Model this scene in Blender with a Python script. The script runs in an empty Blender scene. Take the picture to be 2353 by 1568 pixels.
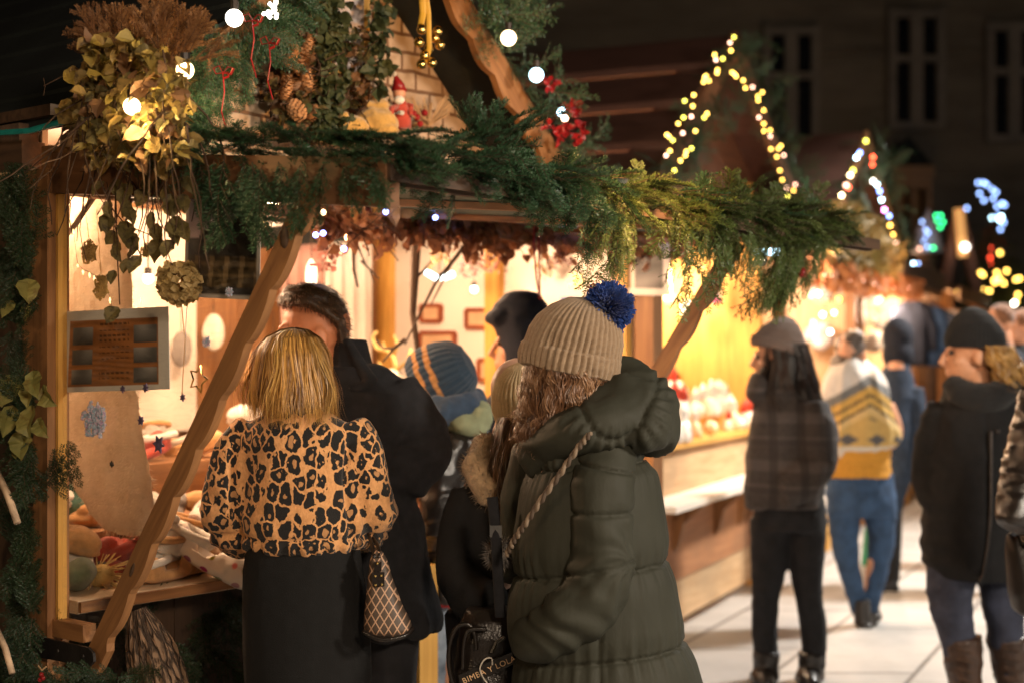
import bpy, bmesh, math, random
import numpy as np
from mathutils import Vector, Matrix, Euler
from math import radians, sin, cos, pi

R = random.Random(7)
NR = np.random.RandomState(11)
scene = bpy.context.scene
COL = scene.collection

# ------------------------------------------------------------------ camera
CAMZ = 1.53
F = 3267.0            # focal length in the 2352-wide units the layout was measured in
cam_d = bpy.data.cameras.new('camera')
cam = bpy.data.objects.new('camera', cam_d)
COL.objects.link(cam)
cam.location = (0, 0, CAMZ)
cam.rotation_euler = (radians(90), 0, 0)
cam_d.lens = 50
cam_d.sensor_width = 36
cam_d.shift_y = 36 / 2352
cam_d.clip_start = .05
cam_d.clip_end = 400
cam_d.dof.use_dof = True
cam_d.dof.focus_distance = 3.62
cam_d.dof.aperture_fstop = 1.9
scene.camera = cam

# ------------------------------------------------------------------ night sky, moon and exposure
world = bpy.data.worlds.new('World')
scene.world = world
world.use_nodes = True
wn = world.node_tree
bg = wn.nodes['Background']
sky = wn.nodes.new('ShaderNodeTexSky')
sky.sky_type = 'NISHITA'
sky.sun_disc = False
sky.sun_elevation = radians(-4)
sky.sun_rotation = radians(200)
wn.links.new(sky.outputs[0], bg.inputs[0])
bg.inputs[1].default_value = .03
scene.view_settings.view_transform = 'Standard'
scene.view_settings.look = 'None'
scene.view_settings.exposure = 0
scene.view_settings.gamma = 1


def lamp(name, kind, loc, energy, col, size=.1, target=None, spot=None, blend=.6, size_y=None):
    d = bpy.data.lights.new(name, kind)
    d.energy = energy
    d.color = col
    if kind == 'AREA':
        d.size = size
        if size_y:
            d.shape = 'RECTANGLE'
            d.size_y = size_y
    else:
        d.shadow_soft_size = size
    if kind == 'SPOT':
        d.spot_size = radians(spot or 90)
        d.spot_blend = blend
    o = bpy.data.objects.new(name, d)
    COL.objects.link(o)
    o.location = loc
    if target is not None:
        o.rotation_euler = (Vector(target) - Vector(loc)).to_track_quat('-Z', 'Y').to_euler()
    return o


WARM = (1.0, .64, .38)
AMBER = (1.0, .66, .36)
# unseen fill lamps added out of view to light what faces the camera
lamp('front_fill_lamp', 'AREA', (1.2, -.6, 2.7), 108, (1.0, .77, .55), .5, (-.6, 3.9, 1.3))
lamp('front_fill_lamp', 'AREA', (3.8, 1.4, 2.7), 215, (1.0, .86, .70), .6, (1.7, 6.2, 1.1))
lamp('front_fill_lamp', 'AREA', (-2.4, .6, 2.0), 16, AMBER, .4, (-.8, 3.7, 2.3))
# cool white street lamp over the alley farther back
lamp('street_lamp_light', 'SPOT', (5.7, 9.6, 5.4), 3500, (1.0, .95, .87), .35, (4.6, 8.6, 0), 98, .5)
lamp('moon', 'SUN', (0, 0, 20), .004, (.7, .8, 1.0), .05, (2, 6, 0))

# ------------------------------------------------------------------ helpers
def cy_hash(ix, iy, iz):
    h = (ix * 374761393 + iy * 668265263 + iz * 2147483647 + 1013904223) & 0xFFFFFFFF
    h = ((h ^ (h >> 13)) * 1274126177) & 0xFFFFFFFF
    return ((h ^ (h >> 16)) & 0xFFFF) / 65535.0


def vnoise(P, scale=1.0, seed=0):
    """smooth value noise in 0..1 for an (N,3) array"""
    Q = np.asarray(P, float) * scale + seed * 17.31 + 1000.0
    I = np.floor(Q).astype(np.int64)
    f = Q - I
    f = f * f * (3 - 2 * f)
    out = np.zeros(len(Q))
    for dx in (0, 1):
        for dy in (0, 1):
            for dz in (0, 1):
                w = (f[:, 0] if dx else 1 - f[:, 0]) * (f[:, 1] if dy else 1 - f[:, 1]) * (f[:, 2] if dz else 1 - f[:, 2])
                out += w * cy_hash(I[:, 0] + dx, I[:, 1] + dy, I[:, 2] + dz)
    return out


def V(*a):
    return np.array(a, float)


def unit(v):
    v = np.asarray(v, float)
    return v / max(1e-9, np.linalg.norm(v))


def frame_of(d, up=(0, 0, 1)):
    d = unit(d)
    up = np.asarray(up, float)
    if abs(np.dot(d, up)) > .97:
        up = np.array([0, 1., 0]) if abs(d[1]) < .9 else np.array([1., 0, 0])
    a = unit(np.cross(up, d))
    b = np.cross(d, a)
    return a, b, d


class G:
    """collects geometry for ONE mesh object"""
    def __init__(s):
        s.v, s.f, s.m, s.g, s.c, s.n = [], [], [], [], [], 0

    def add(s, verts, faces, mat=0, grain=None, col=None):
        verts = np.asarray(verts, float).reshape(-1, 3)
        k = s.n
        s.v.append(verts)
        s.g.append(np.asarray(grain, float).reshape(-1, 3) if grain is not None else verts)
        if col is None:
            col = np.ones((len(verts), 3))
        else:
            col = np.asarray(col, float)
            if col.ndim == 1:
                col = np.tile(col, (len(verts), 1))
        s.c.append(col)
        for q in faces:
            s.f.append(tuple(int(i) + k for i in q))
        s.m.extend([mat] * len(faces))
        s.n += len(verts)
        return s

    def hexa(s, c8, mat=0, col=None):
        """8 corners: bottom 4 ccw then top 4"""
        c8 = np.asarray(c8, float)
        ex, ey, ez = (np.linalg.norm(c8[1] - c8[0]), np.linalg.norm(c8[3] - c8[0]), np.linalg.norm(c8[4] - c8[0]))
        L = np.array([[0, 0, 0], [ex, 0, 0], [ex, ey, 0], [0, ey, 0], [0, 0, ez], [ex, 0, ez], [ex, ey, ez], [0, ey, ez]])
        o = np.argsort([-ex, -ey, -ez])
        L = L[:, o] + R.random() * 9
        # separate faces with their own corners (sharp edges)
        for q in ((0, 3, 2, 1), (4, 5, 6, 7), (0, 1, 5, 4), (1, 2, 6, 5), (2, 3, 7, 6), (3, 0, 4, 7)):
            s.add(c8[list(q)], [(0, 1, 2, 3)], mat, L[list(q)], col)
        return s

    def box(s, c, size, ax=None, mat=0, col=None):
        ax = np.eye(3) if ax is None else np.asarray(ax, float)
        h = np.asarray(size, float) / 2
        sg = [(-1, -1, -1), (1, -1, -1), (1, 1, -1), (-1, 1, -1), (-1, -1, 1), (1, -1, 1), (1, 1, 1), (-1, 1, 1)]
        return s.hexa([np.asarray(c, float) + (np.array(q) * h) @ ax for q in sg], mat, col)

    def bar(s, a, b, w, t, up=(0, 0, 1), mat=0, col=None):
        a, b = np.asarray(a, float), np.asarray(b, float)
        x, y, z = frame_of(b - a, up)
        return s.box((a + b) / 2, (np.linalg.norm(b - a), w, t), np.array([z, x, y]), mat, col)

    def prism(s, poly, vec, mat=0, col=None, ends=True):
        poly = np.asarray(poly, float)
        n = len(poly)
        vec = np.asarray(vec, float)
        gx = unit(poly[np.argmax(np.linalg.norm(poly - poly[0], axis=1))] - poly[0])
        gz = unit(vec)
        gy = np.cross(gz, gx)
        gr = np.stack([poly @ gx, poly @ gy, poly @ gz], 1)
        for i in range(n):
            j = (i + 1) % n
            s.add([poly[i], poly[j], poly[j] + vec, poly[i] + vec], [(0, 1, 2, 3)], mat, [gr[i], gr[j], gr[j] + (0, .02, 0), gr[i] + (0, .02, 0)], col)
        if ends:
            s.add(poly, [tuple(range(n))[::-1]], mat, gr, col)
            s.add(poly + vec, [tuple(range(n))], mat, gr, col)
        return s

    def tube(s, pts, rad, n=8, mat=0, caps=True, flat=1.0, up=(0, 0, 1), col=None):
        pts = np.asarray(pts, float)
        k = len(pts)
        rad = np.broadcast_to(np.asarray(rad, float), (k,)) if np.ndim(rad) < 2 else np.asarray(rad)
        tan = np.gradient(pts, axis=0)
        a0, b0, _ = frame_of(tan[0], up)
        vs, gs = [], []
        L = 0
        for i in range(k):
            d = unit(tan[i])
            a0 = unit(a0 - d * np.dot(a0, d))
            b0 = np.cross(d, a0)
            if i:
                L += np.linalg.norm(pts[i] - pts[i - 1])
            for j in range(n):
                th = 2 * pi * j / n
                vs.append(pts[i] + rad[i] * (cos(th) * a0 + flat * sin(th) * b0))
                gs.append((L, rad[i] * cos(th), rad[i] * sin(th)))
        fs = []
        for i in range(k - 1):
            for j in range(n):
                jj = (j + 1) % n
                fs.append((i * n + j, i * n + jj, (i + 1) * n + jj, (i + 1) * n + j))
        if caps:
            fs.append(tuple(range(n))[::-1])
            fs.append(tuple((k - 1) * n + j for j in range(n)))
        c = None
        if col is not None:
            c = np.asarray(col, float)
            if c.ndim == 2 and len(c) == k:
                c = np.repeat(c, n, axis=0)
        return s.add(vs, fs, mat, gs, c)

    def loft(s, rings, n=28, mat=0, caps=True, ax=None, fn=None, power=2.0):
        """rings: (center, rx, ry) ellipses in the plane of ax[0], ax[1]; fn(i, theta)->radius factor"""
        ax = np.eye(3) if ax is None else np.asarray(ax, float)
        vs = []
        for i, (c, rx, ry) in enumerate(rings):
            c = np.asarray(c, float)
            for j in range(n):
                th = 2 * pi * j / n
                k = fn(i, th) if fn else 1.0
                cx, sx = cos(th), sin(th)
                e = 2.0 / power
                X = math.copysign(abs(cx) ** e, cx)
                Yy = math.copysign(abs(sx) ** e, sx)
                vs.append(c + k * rx * X * ax[0] + k * ry * Yy * ax[1])
        fs = []
        for i in range(len(rings) - 1):
            for j in range(n):
                jj = (j + 1) % n
                fs.append((i * n + j, i * n + jj, (i + 1) * n + jj, (i + 1) * n + j))
        if caps:
            fs.append(tuple(range(n))[::-1])
            fs.append(tuple((len(rings) - 1) * n + j for j in range(n)))
        return s.add(vs, fs, mat)

    def ell(s, c, r, ax=None, nu=16, nv=10, mat=0, col=None):
        ax = np.eye(3) if ax is None else np.asarray(ax, float)
        r = np.broadcast_to(np.asarray(r, float), (3,))
        vs = [np.asarray(c, float) + (np.array([0, 0, -1.]) * r) @ ax]
        for i in range(1, nv):
            ph = -pi / 2 + pi * i / nv
            for j in range(nu):
                th = 2 * pi * j / nu
                vs.append(np.asarray(c, float) + (np.array([cos(ph) * cos(th), cos(ph) * sin(th), sin(ph)]) * r) @ ax)
        vs.append(np.asarray(c, float) + (np.array([0, 0, 1.]) * r) @ ax)
        fs = []
        for j in range(nu):
            jj = (j + 1) % nu
            fs.append((0, 1 + jj, 1 + j))
            fs.append((len(vs) - 1, 1 + (nv - 2) * nu + j, 1 + (nv - 2) * nu + jj))
        for i in range(nv - 2):
            for j in range(nu):
                jj = (j + 1) % nu
                fs.append((1 + i * nu + j, 1 + i * nu + jj, 1 + (i + 1) * nu + jj, 1 + (i + 1) * nu + j))
        return s.add(vs, fs, mat, None, col)

    def sheet(s, fn, nu, nv, mat=0, colfn=None):
        """open grid surface fn(u,v) with u,v in 0..1"""
        vs, uv = [], []
        for i in range(nv + 1):
            for j in range(nu + 1):
                vs.append(fn(j / nu, i / nv))
                uv.append((j / nu, i / nv, 0))
        fs = [(i * (nu + 1) + j, i * (nu + 1) + j + 1, (i + 1) * (nu + 1) + j + 1, (i + 1) * (nu + 1) + j) for i in range(nv) for j in range(nu)]
        c = None if colfn is None else np.array([colfn(a, b) for a, b, _ in uv])
        return s.add(vs, fs, mat, None if colfn is None else uv, c)

    def arrays(s):
        return np.concatenate(s.v), s.f

    def build(s, name, mats, parent=None, smooth=False, solid=0, offset=(0, 0, 0)):
        me = bpy.data.meshes.new(name)
        v = np.concatenate(s.v)
        if parent is not None:
            v = v - np.array(world_of(parent))
        me.from_pydata(v.tolist(), [], s.f)
        if not isinstance(mats, (list, tuple)):
            mats = [mats]
        for m_ in mats:
            me.materials.append(m_)
        if len(mats) > 1:
            me.polygons.foreach_set('material_index', s.m)
        a = me.attributes.new('grain', 'FLOAT_VECTOR', 'POINT')
        a.data.foreach_set('vector', np.concatenate(s.g).ravel())
        c = np.concatenate(s.c)
        if not np.allclose(c, 1.0):
            a = me.color_attributes.new('Col', 'FLOAT_COLOR', 'POINT')
            a.data.foreach_set('color', np.concatenate([c, np.ones((len(c), 1))], 1).ravel())
        if smooth:
            me.polygons.foreach_set('use_smooth', [True] * len(me.polygons))
        me.update()
        o = bpy.data.objects.new(name, me)
        COL.objects.link(o)
        if parent is not None:
            o.parent = parent
        if solid:
            md = o.modifiers.new('solid', 'SOLIDIFY')
            md.thickness = solid
        return o


def world_of(o):
    p = Vector((0, 0, 0))
    while o is not None:
        p = p + o.location
        o = o.parent
    return p


def fuse(g, voxel=.01, smooth=4):
    """one continuous surface out of the overlapping shapes in g"""
    v, f = g.arrays()
    me = bpy.data.meshes.new('tmp')
    me.from_pydata(v.tolist(), [], f)
    o = bpy.data.objects.new('tmp', me)
    COL.objects.link(o)
    md = o.modifiers.new('r', 'REMESH')
    md.mode = 'VOXEL'
    md.voxel_size = voxel
    if smooth:
        sm = o.modifiers.new('s', 'SMOOTH')
        sm.iterations = smooth
        sm.factor = .5
    dg = bpy.context.evaluated_depsgraph_get()
    ev = o.evaluated_get(dg)
    m2 = bpy.data.meshes.new_from_object(ev)
    n = len(m2.vertices)
    vv = np.empty(n * 3)
    m2.vertices.foreach_get('co', vv)
    nn = np.empty(n * 3)
    m2.vertices.foreach_get('normal', nn)
    ff = [tuple(p.vertices) for p in m2.polygons]
    bpy.data.objects.remove(o)
    bpy.data.meshes.remove(me)
    bpy.data.meshes.remove(m2)
    return vv.reshape(-1, 3), nn.reshape(-1, 3), ff


def soft(name, g, mat, parent, voxel=.01, smooth=4, disp=None, colfn=None):
    v, nrm, f = fuse(g, voxel, smooth)
    if disp is not None:
        v = v + nrm * disp(v, nrm)[:, None]
    k = G()
    k.add(v, f, 0, None, None if colfn is None else colfn(v, nrm))
    return k.build(name, mat, parent, smooth=True)


def tag(o, label, cat, group=None, kind=None):
    if label:
        o['label'] = label
    if cat:
        o['category'] = cat
    if group:
        o['group'] = group
    if kind:
        o['kind'] = kind
    return o


def thing(name, loc, label, cat, group=None):
    o = bpy.data.objects.new(name, None)
    COL.objects.link(o)
    o.location = Vector([float(x) for x in loc])
    o.empty_display_size = .1
    return tag(o, label, cat, group)


def copy_tree(o, parent=None):
    c = o.copy()
    COL.objects.link(c)
    if parent is not None:
        c.parent = parent
    for ch in o.children:
        copy_tree(ch, c)
    return c


def at(px, py, Y):
    return V((px - 1176) / F * Y, Y, CAMZ - (py - 820) / F * Y)
# ------------------------------------------------------------------ materials
def nodes_of(name):
    m = bpy.data.materials.new(name)
    m.use_nodes = True
    nt = m.node_tree
    return m, nt, nt.nodes['Principled BSDF']


def mx(nt, a, b, fac, blend='MIX'):
    n = nt.nodes.new('ShaderNodeMix')
    n.data_type = 'RGBA'
    n.blend_type = blend
    for sock, val in ((6, a), (7, b)):
        if isinstance(val, (tuple, list)):
            n.inputs[sock].default_value = (*val[:3], 1)
        else:
            nt.links.new(val, n.inputs[sock])
    if isinstance(fac, (int, float)):
        n.inputs[0].default_value = fac
    else:
        nt.links.new(fac, n.inputs[0])
    return n.outputs[2]


def ramp(nt, fac, stops, interp='LINEAR'):
    n = nt.nodes.new('ShaderNodeValToRGB')
    n.color_ramp.interpolation = interp
    e = n.color_ramp.elements
    while len(e) < len(stops):
        e.new(.5)
    for i, (p, c) in enumerate(stops):
        e[i].position = p
        e[i].color = (*c, 1) if isinstance(c, (tuple, list)) else (c, c, c, 1)
    nt.links.new(fac, n.inputs[0])
    return n.outputs[0]


def coords(nt, kind='grain', scale=(1, 1, 1), rot=(0, 0, 0)):
    if kind == 'grain':
        a = nt.nodes.new('ShaderNodeAttribute')
        a.attribute_name = 'grain'
        src = a.outputs['Vector']
    else:
        t = nt.nodes.new('ShaderNodeTexCoord')
        src = t.outputs[kind]
    mp = nt.nodes.new('ShaderNodeMapping')
    mp.inputs['Scale'].default_value = scale
    mp.inputs['Rotation'].default_value = rot
    nt.links.new(src, mp.inputs['Vector'])
    return mp.outputs[0]


def ntex(nt, vec, scale, detail=4, rough=.55, dist=0):
    n = nt.nodes.new('ShaderNodeTexNoise')
    n.inputs['Scale'].default_value = scale
    n.inputs['Detail'].default_value = detail
    n.inputs['Roughness'].default_value = rough
    n.inputs['Distortion'].default_value = dist
    nt.links.new(vec, n.inputs['Vector'])
    return n.outputs['Fac']


def bump(nt, b, h, strength=.3, dist=.004):
    n = nt.nodes.new('ShaderNodeBump')
    n.inputs['Strength'].default_value = strength
    n.inputs['Distance'].default_value = dist
    nt.links.new(h, n.inputs['Height'])
    nt.links.new(n.outputs[0], b.inputs['Normal'])


def mat(name, col, rough=.75, var=.25, vs=9, bs=140, bstr=.3, metal=0, sheen=0, col2=None, spec=.4, kind='Object', vcol=False, scale=(1, 1, 1)):
    m, nt, b = nodes_of(name)
    vec = coords(nt, kind, scale)
    nz = ntex(nt, vec, vs, 5)
    lo = tuple(c * (1 - var) for c in col)
    hi = col2 or tuple(min(1, c * (1 + var)) for c in col)
    out = ramp(nt, nz, [(.32, lo), (.68, hi)])
    if vcol:
        a = nt.nodes.new('ShaderNodeAttribute')
        a.attribute_name = 'Col'
        out = mx(nt, out, a.outputs['Color'], 1.0, 'MULTIPLY')
    nt.links.new(out, b.inputs['Base Color'])
    b.inputs['Roughness'].default_value = rough
    b.inputs['Metallic'].default_value = metal
    b.inputs['Specular IOR Level'].default_value = spec
    if sheen:
        b.inputs['Sheen Weight'].default_value = sheen
        b.inputs['Sheen Roughness'].default_value = .5
    if bstr:
        bump(nt, b, ntex(nt, vec, bs, 3), bstr)
    return m


def wood(name, col, dark, rough=.6, fine=1.0):
    m, nt, b = nodes_of(name)
    vec = coords(nt, 'grain', (1.1 * fine, 16 * fine, 16 * fine))
    n1 = ntex(nt, vec, 2.2, 6, .62, .7)
    n2 = ntex(nt, coords(nt, 'grain', (1.2, 3, 3)), 1.7, 3)
    c = ramp(nt, n1, [(.33, dark), (.66, col)])
    c = mx(nt, c, tuple(x * .62 for x in col), ramp(nt, n2, [(.5, 0.), (.72, .8)]))
    nt.links.new(c, b.inputs['Base Color'])
    b.inputs['Roughness'].default_value = rough
    bump(nt, b, n1, .25, .003)
    return m


def emit(name, col, strength):
    m, nt, b = nodes_of(name)
    b.inputs['Base Color'].default_value = (*col, 1)
    b.inputs['Emission Color'].default_value = (*col, 1)
    b.inputs['Emission Strength'].default_value = strength
    return m


def foliage(name, a, b_, c_=None, rough=.6, trans=.25, vs=6):
    m, nt, b = nodes_of(name)
    vec = coords(nt, 'Object')
    col = ramp(nt, ntex(nt, vec, vs, 5, .7), [(.35, a), (.65, b_)])
    if c_:
        col = mx(nt, col, c_, ramp(nt, ntex(nt, vec, vs * 5, 3), [(.52, 0.), (.66, 1.)]))
    nt.links.new(col, b.inputs['Base Color'])
    b.inputs['Roughness'].default_value = rough
    tr = nt.nodes.new('ShaderNodeBsdfTranslucent')
    nt.links.new(col, tr.inputs[0])
    ms = nt.nodes.new('ShaderNodeMixShader')
    ms.inputs[0].default_value = trans
    nt.links.new(b.outputs[0], ms.inputs[1])
    nt.links.new(tr.outputs[0], ms.inputs[2])
    nt.links.new(ms.outputs[0], nt.nodes['Material Output'].inputs[0])
    return m


M = {}
M['wood'] = wood('honey_wood', (.36, .17, .062), (.18, .075, .026))
M['wood_pale'] = wood('pale_wood', (.62, .42, .24), (.42, .25, .12))
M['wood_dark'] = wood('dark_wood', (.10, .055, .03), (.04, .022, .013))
M['wood_yellow'] = wood('yellow_pine', (.75, .42, .10), (.55, .27, .05))
M['bark'] = mat('bark', (.09, .055, .035), .95, .6, 22, 60, 1.0, kind='grain', scale=(.4, 1, 1))
M['birch'] = mat('birch_bark', (.42, .30, .2), .8, .5, 30, 90, .6, kind='grain', scale=(.5, 1, 1))
M['roof'] = mat('tarred_roof', (.012, .016, .016), .8, .35, 4, 60, .5)
M['tarp'] = mat('green_painted_board', (.05, .115, .10), .55, .2, 5, 60, .2)
M['white_board'] = mat('white_board', (.76, .68, .6), .7, .06, 3, 60, .1)
M['counter'] = wood('pale_counter', (.72, .58, .42), (.58, .44, .30))
M['metal_dark'] = mat('dark_metal', (.035, .03, .028), .5, .3, 20, 90, .3, metal=.6)
M['brass'] = mat('brass', (.85, .58, .2), .22, .1, 20, 90, .05, metal=1)
M['silver'] = mat('silver', (.8, .78, .75), .2, .1, 20, 90, .05, metal=1)
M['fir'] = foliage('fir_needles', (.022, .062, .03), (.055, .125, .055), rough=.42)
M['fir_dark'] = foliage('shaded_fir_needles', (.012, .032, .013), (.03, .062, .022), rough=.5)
M['fir_warm_lit'] = foliage('warm_lit_fir_needles', (.055, .095, .022), (.12, .16, .045), rough=.45)  # yellow-green carries the warm light on the garland's far stretch
M['leaf_yellow'] = foliage('yellowed_leaf', (.30, .22, .05), (.48, .36, .10), trans=.35, vs=9)
M['leaf_brown'] = foliage('withered_leaf', (.13, .065, .028), (.24, .12, .05), trans=.2, vs=9)
M['wood_shaded'] = wood('shaded_wood', (.22, .10, .04), (.12, .05, .02))  # darker wood: shade on the near hatch beam put into the colour
M['fir_brown'] = foliage('dry_fir_needles', (.20, .085, .03), (.32, .16, .06))
M['twig'] = mat('twig', (.07, .04, .025), .9, .4, 30, 90, .5)
M['leaf_dry'] = foliage('dry_hop_leaf', (.13, .10, .028), (.36, .23, .07), (.09, .055, .02), trans=.3, vs=9)
M['leaf_dark'] = foliage('dark_dry_leaf', (.10, .085, .03), (.17, .13, .045), (.06, .045, .02), trans=.3, vs=14)
M['leaf_pale'] = foliage('pale_green_leaf', (.15, .15, .04), (.30, .27, .08), (.20, .15, .04), trans=.2, vs=9)
M['ivy'] = foliage('ivy', (.03, .05, .02), (.08, .09, .03), trans=.2)
M['paper'] = mat('paper', (.8, .76, .7), .8, .05, 8, 90, .1)
M['vcol'] = mat('printed_sheet', (.95, .95, .95), .45, .05, 20, 90, .05, vcol=True)
M['vcloth'] = mat('coloured_cloth', (.95, .95, .95), .85, .08, 30, 260, .3, vcol=True)
M['fleece'] = foliage('sheepskin', (.62, .52, .40), (.78, .68, .55), rough=.95, trans=.55, vs=14)
M['wool_white'] = mat('white_wool', (.75, .70, .62), .95, .12, 40, 300, .8, sheen=.4)
M['wool_tan'] = mat('tan_felt', (.55, .30, .12), .9, .2, 40, 300, .6, sheen=.3)
M['wool_green'] = mat('green_felt', (.12, .15, .08), .9, .2, 40, 300, .6, sheen=.3)
M['wool_red'] = mat('red_felt', (.45, .06, .035), .9, .2, 40, 300, .6, sheen=.3)
M['wool_brown'] = mat('brown_felt', (.18, .08, .04), .9, .2, 40, 300, .6, sheen=.3)
M['wool_grey'] = mat('grey_felt', (.22, .2, .19), .9, .2, 40, 300, .6, sheen=.3)
M['wool_teal'] = mat('teal_felt', (.12, .28, .25), .9, .2, 40, 300, .6, sheen=.3)
M['red'] = mat('red_ribbon', (.26, .012, .014), .35, .2, 20, 90, .1)
M['plush'] = mat('yellow_plush', (.55, .33, .09), .95, .2, 40, 220, .9, sheen=.5)
M['skin'] = mat('skin', (.62, .31, .19), .5, .08, 30, 240, .12)
M['skin_pale'] = mat('pale_skin', (.68, .44, .33), .5, .06, 30, 240, .1)
M['eye'] = mat('eye', (.05, .035, .03), .15, .1, 20, 50, 0)
M['hair'] = mat('hair', (.95, .95, .95), .42, .18, 60, 200, 0, vcol=True, spec=.5)


def bulb_mat(name, col, s):
    M[name] = emit(name, col, s)


bulb_mat('bulb_warm', (1, .72, .38), 8)
bulb_mat('bulb_white', (1, .93, .8), 6)
bulb_mat('bulb_cool', (.55, .85, 1), 6)
bulb_mat('bulb_yellow', (1, .60, .11), 10)
bulb_mat('bulb_pink', (1, .55, .38), 8)
bulb_mat('bulb_green', (.05, 1, .3), 9)
bulb_mat('bulb_olive', (.8, .72, .10), 9)
bulb_mat('bulb_blue', (.2, .32, 1), 14)
bulb_mat('bulb_ice', (.34, .52, 1), 7)
bulb_mat('bulb_red', (1, .08, .03), 14)
bulb_mat('tiny_white', (1, .93, .8), 18)
bulb_mat('tiny_warm', (1, .72, .38), 18)
bulb_mat('tiny_cool', (.55, .85, 1), 16)
bulb_mat('bulb_violet', (.24, .32, 1), 13)
bulb_mat('bulb_magenta', (1, .3, .8), 16)


def plexi():
    m, nt, b = nodes_of('plexiglass')
    nt.nodes.remove(b)
    tr = nt.nodes.new('ShaderNodeBsdfTransparent')
    tr.inputs[0].default_value = (.93, .92, .9, 1)
    gl = nt.nodes.new('ShaderNodeBsdfGlossy')
    gl.inputs['Roughness'].default_value = .06
    fr = nt.nodes.new('ShaderNodeLayerWeight')
    ms = nt.nodes.new('ShaderNodeMixShader')
    nt.links.new(ramp(nt, fr.outputs['Facing'], [(.3, .04), (.6, .07), (.85, .35), (1, 1.)]), ms.inputs[0])
    nt.links.new(tr.outputs[0], ms.inputs[1])
    nt.links.new(gl.outputs[0], ms.inputs[2])
    # scuffed film of dust on the sheet
    df = nt.nodes.new('ShaderNodeBsdfDiffuse')
    df.inputs[0].default_value = (.8, .74, .66, 1)
    vec = coords(nt, 'Object', (1, 1, .5), (0, .6, 0))
    sc = ramp(nt, ntex(nt, coords(nt, 'Object', (3, 3, 12), (0, .6, 0)), 3, 6, .75, 2), [(.5, 0.0), (.85, .10)])
    ms2 = nt.nodes.new('ShaderNodeMixShader')
    nt.links.new(sc, ms2.inputs[0])
    nt.links.new(ms.outputs[0], ms2.inputs[1])
    nt.links.new(df.outputs[0], ms2.inputs[2])
    nt.links.new(ms2.outputs[0], nt.nodes['Material Output'].inputs[0])
    return m


M['plexi'] = plexi()


def leopard():
    m, nt, b = nodes_of('leopard_fur')
    vec = coords(nt, 'Object', (1, .8, .76))

    def math_(op, x, y):
        n = nt.nodes.new('ShaderNodeMath')
        n.operation = op
        for i, q in enumerate((x, y)):
            if isinstance(q, (int, float)):
                n.inputs[i].default_value = q
            else:
                nt.links.new(q, n.inputs[i])
        return n.outputs[0]
    nz = nt.nodes.new('ShaderNodeTexNoise')
    nz.inputs['Scale'].default_value = 36
    nz.inputs['Detail'].default_value = 3
    nt.links.new(vec, nz.inputs['Vector'])
    dis = nt.nodes.new('ShaderNodeVectorMath')
    dis.operation = 'MULTIPLY_ADD'
    nt.links.new(nz.outputs['Color'], dis.inputs[0])
    dis.inputs[1].default_value = (.030, .030, .030)
    nt.links.new(vec, dis.inputs[2])
    v1 = nt.nodes.new('ShaderNodeTexVoronoi')
    v1.inputs['Scale'].default_value = 30
    v1.inputs['Randomness'].default_value = .72
    nt.links.new(dis.outputs[0], v1.inputs['Vector'])
    v2 = nt.nodes.new('ShaderNodeTexVoronoi')
    v2.feature = 'DISTANCE_TO_EDGE'
    v2.inputs['Scale'].default_value = 30
    v2.inputs['Randomness'].default_value = .72
    nt.links.new(dis.outputs[0], v2.inputs['Vector'])
    n2 = ntex(nt, vec, 48, 2)
    n3 = ntex(nt, vec, 24, 2)
    # rosettes: separate dark blots with a paler heart, some of them open to one side
    e = math_('ADD', v1.outputs['Distance'], math_('MULTIPLY', math_('SUBTRACT', n2, .5), .42))
    spot = ramp(nt, e, [(.58, 1.), (.615, 0.)])
    net = ramp(nt, v2.outputs['Distance'], [(.05, 0.), (.075, 1.)])
    spot = mx(nt, (0, 0, 0), spot, net)
    d = math_('ADD', v1.outputs['Distance'], math_('MULTIPLY', math_('SUBTRACT', n3, .5), 1.2))
    core = ramp(nt, d, [(.14, 1.), (.18, 0.)])
    slit = ramp(nt, n2, [(.66, 0.), (.70, 1.)])
    tan = ramp(nt, ntex(nt, vec, 120, 3), [(.3, (.60, .29, .11)), (.7, (.82, .42, .17))])
    c = mx(nt, tan, (.008, .007, .007), spot)
    c = mx(nt, c, (.50, .25, .10), core)
    c = mx(nt, c, tan, slit)
    nt.links.new(c, b.inputs['Base Color'])
    b.inputs['Roughness'].default_value = .9
    b.inputs['Sheen Weight'].default_value = .15
    bump(nt, b, ntex(nt, coords(nt, 'Object', (1, 1, .35)), 420, 3), .7, .004)
    return m


M['leopard'] = leopard()


def banded(name, base, bands, rough=.85):
    """woven check: bands = (axis 0..2, frequency, colour, width)"""
    m, nt, b = nodes_of(name)
    vec = coords(nt, 'Object')
    sep = nt.nodes.new('ShaderNodeSeparateXYZ')
    nt.links.new(vec, sep.inputs[0])
    c = ramp(nt, ntex(nt, vec, 60, 4), [(.3, tuple(x * .75 for x in base)), (.7, tuple(x * 1.2 for x in base))])
    for ax, fr, colr, wd in bands:
        a = nt.nodes.new('ShaderNodeMath')
        a.operation = 'MULTIPLY'
        nt.links.new(sep.outputs[ax], a.inputs[0])
        a.inputs[1].default_value = fr
        p = nt.nodes.new('ShaderNodeMath')
        p.operation = 'FRACT'
        nt.links.new(a.outputs[0], p.inputs[0])
        f = ramp(nt, p.outputs[0], [(0, 0.), (.05, .6), (wd, .6), (wd + .05, 0.)])
        c = mx(nt, c, colr, f)
    nt.links.new(c, b.inputs['Base Color'])
    b.inputs['Roughness'].default_value = rough
    bump(nt, b, ntex(nt, vec, 300, 3), .4)
    return m


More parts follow.
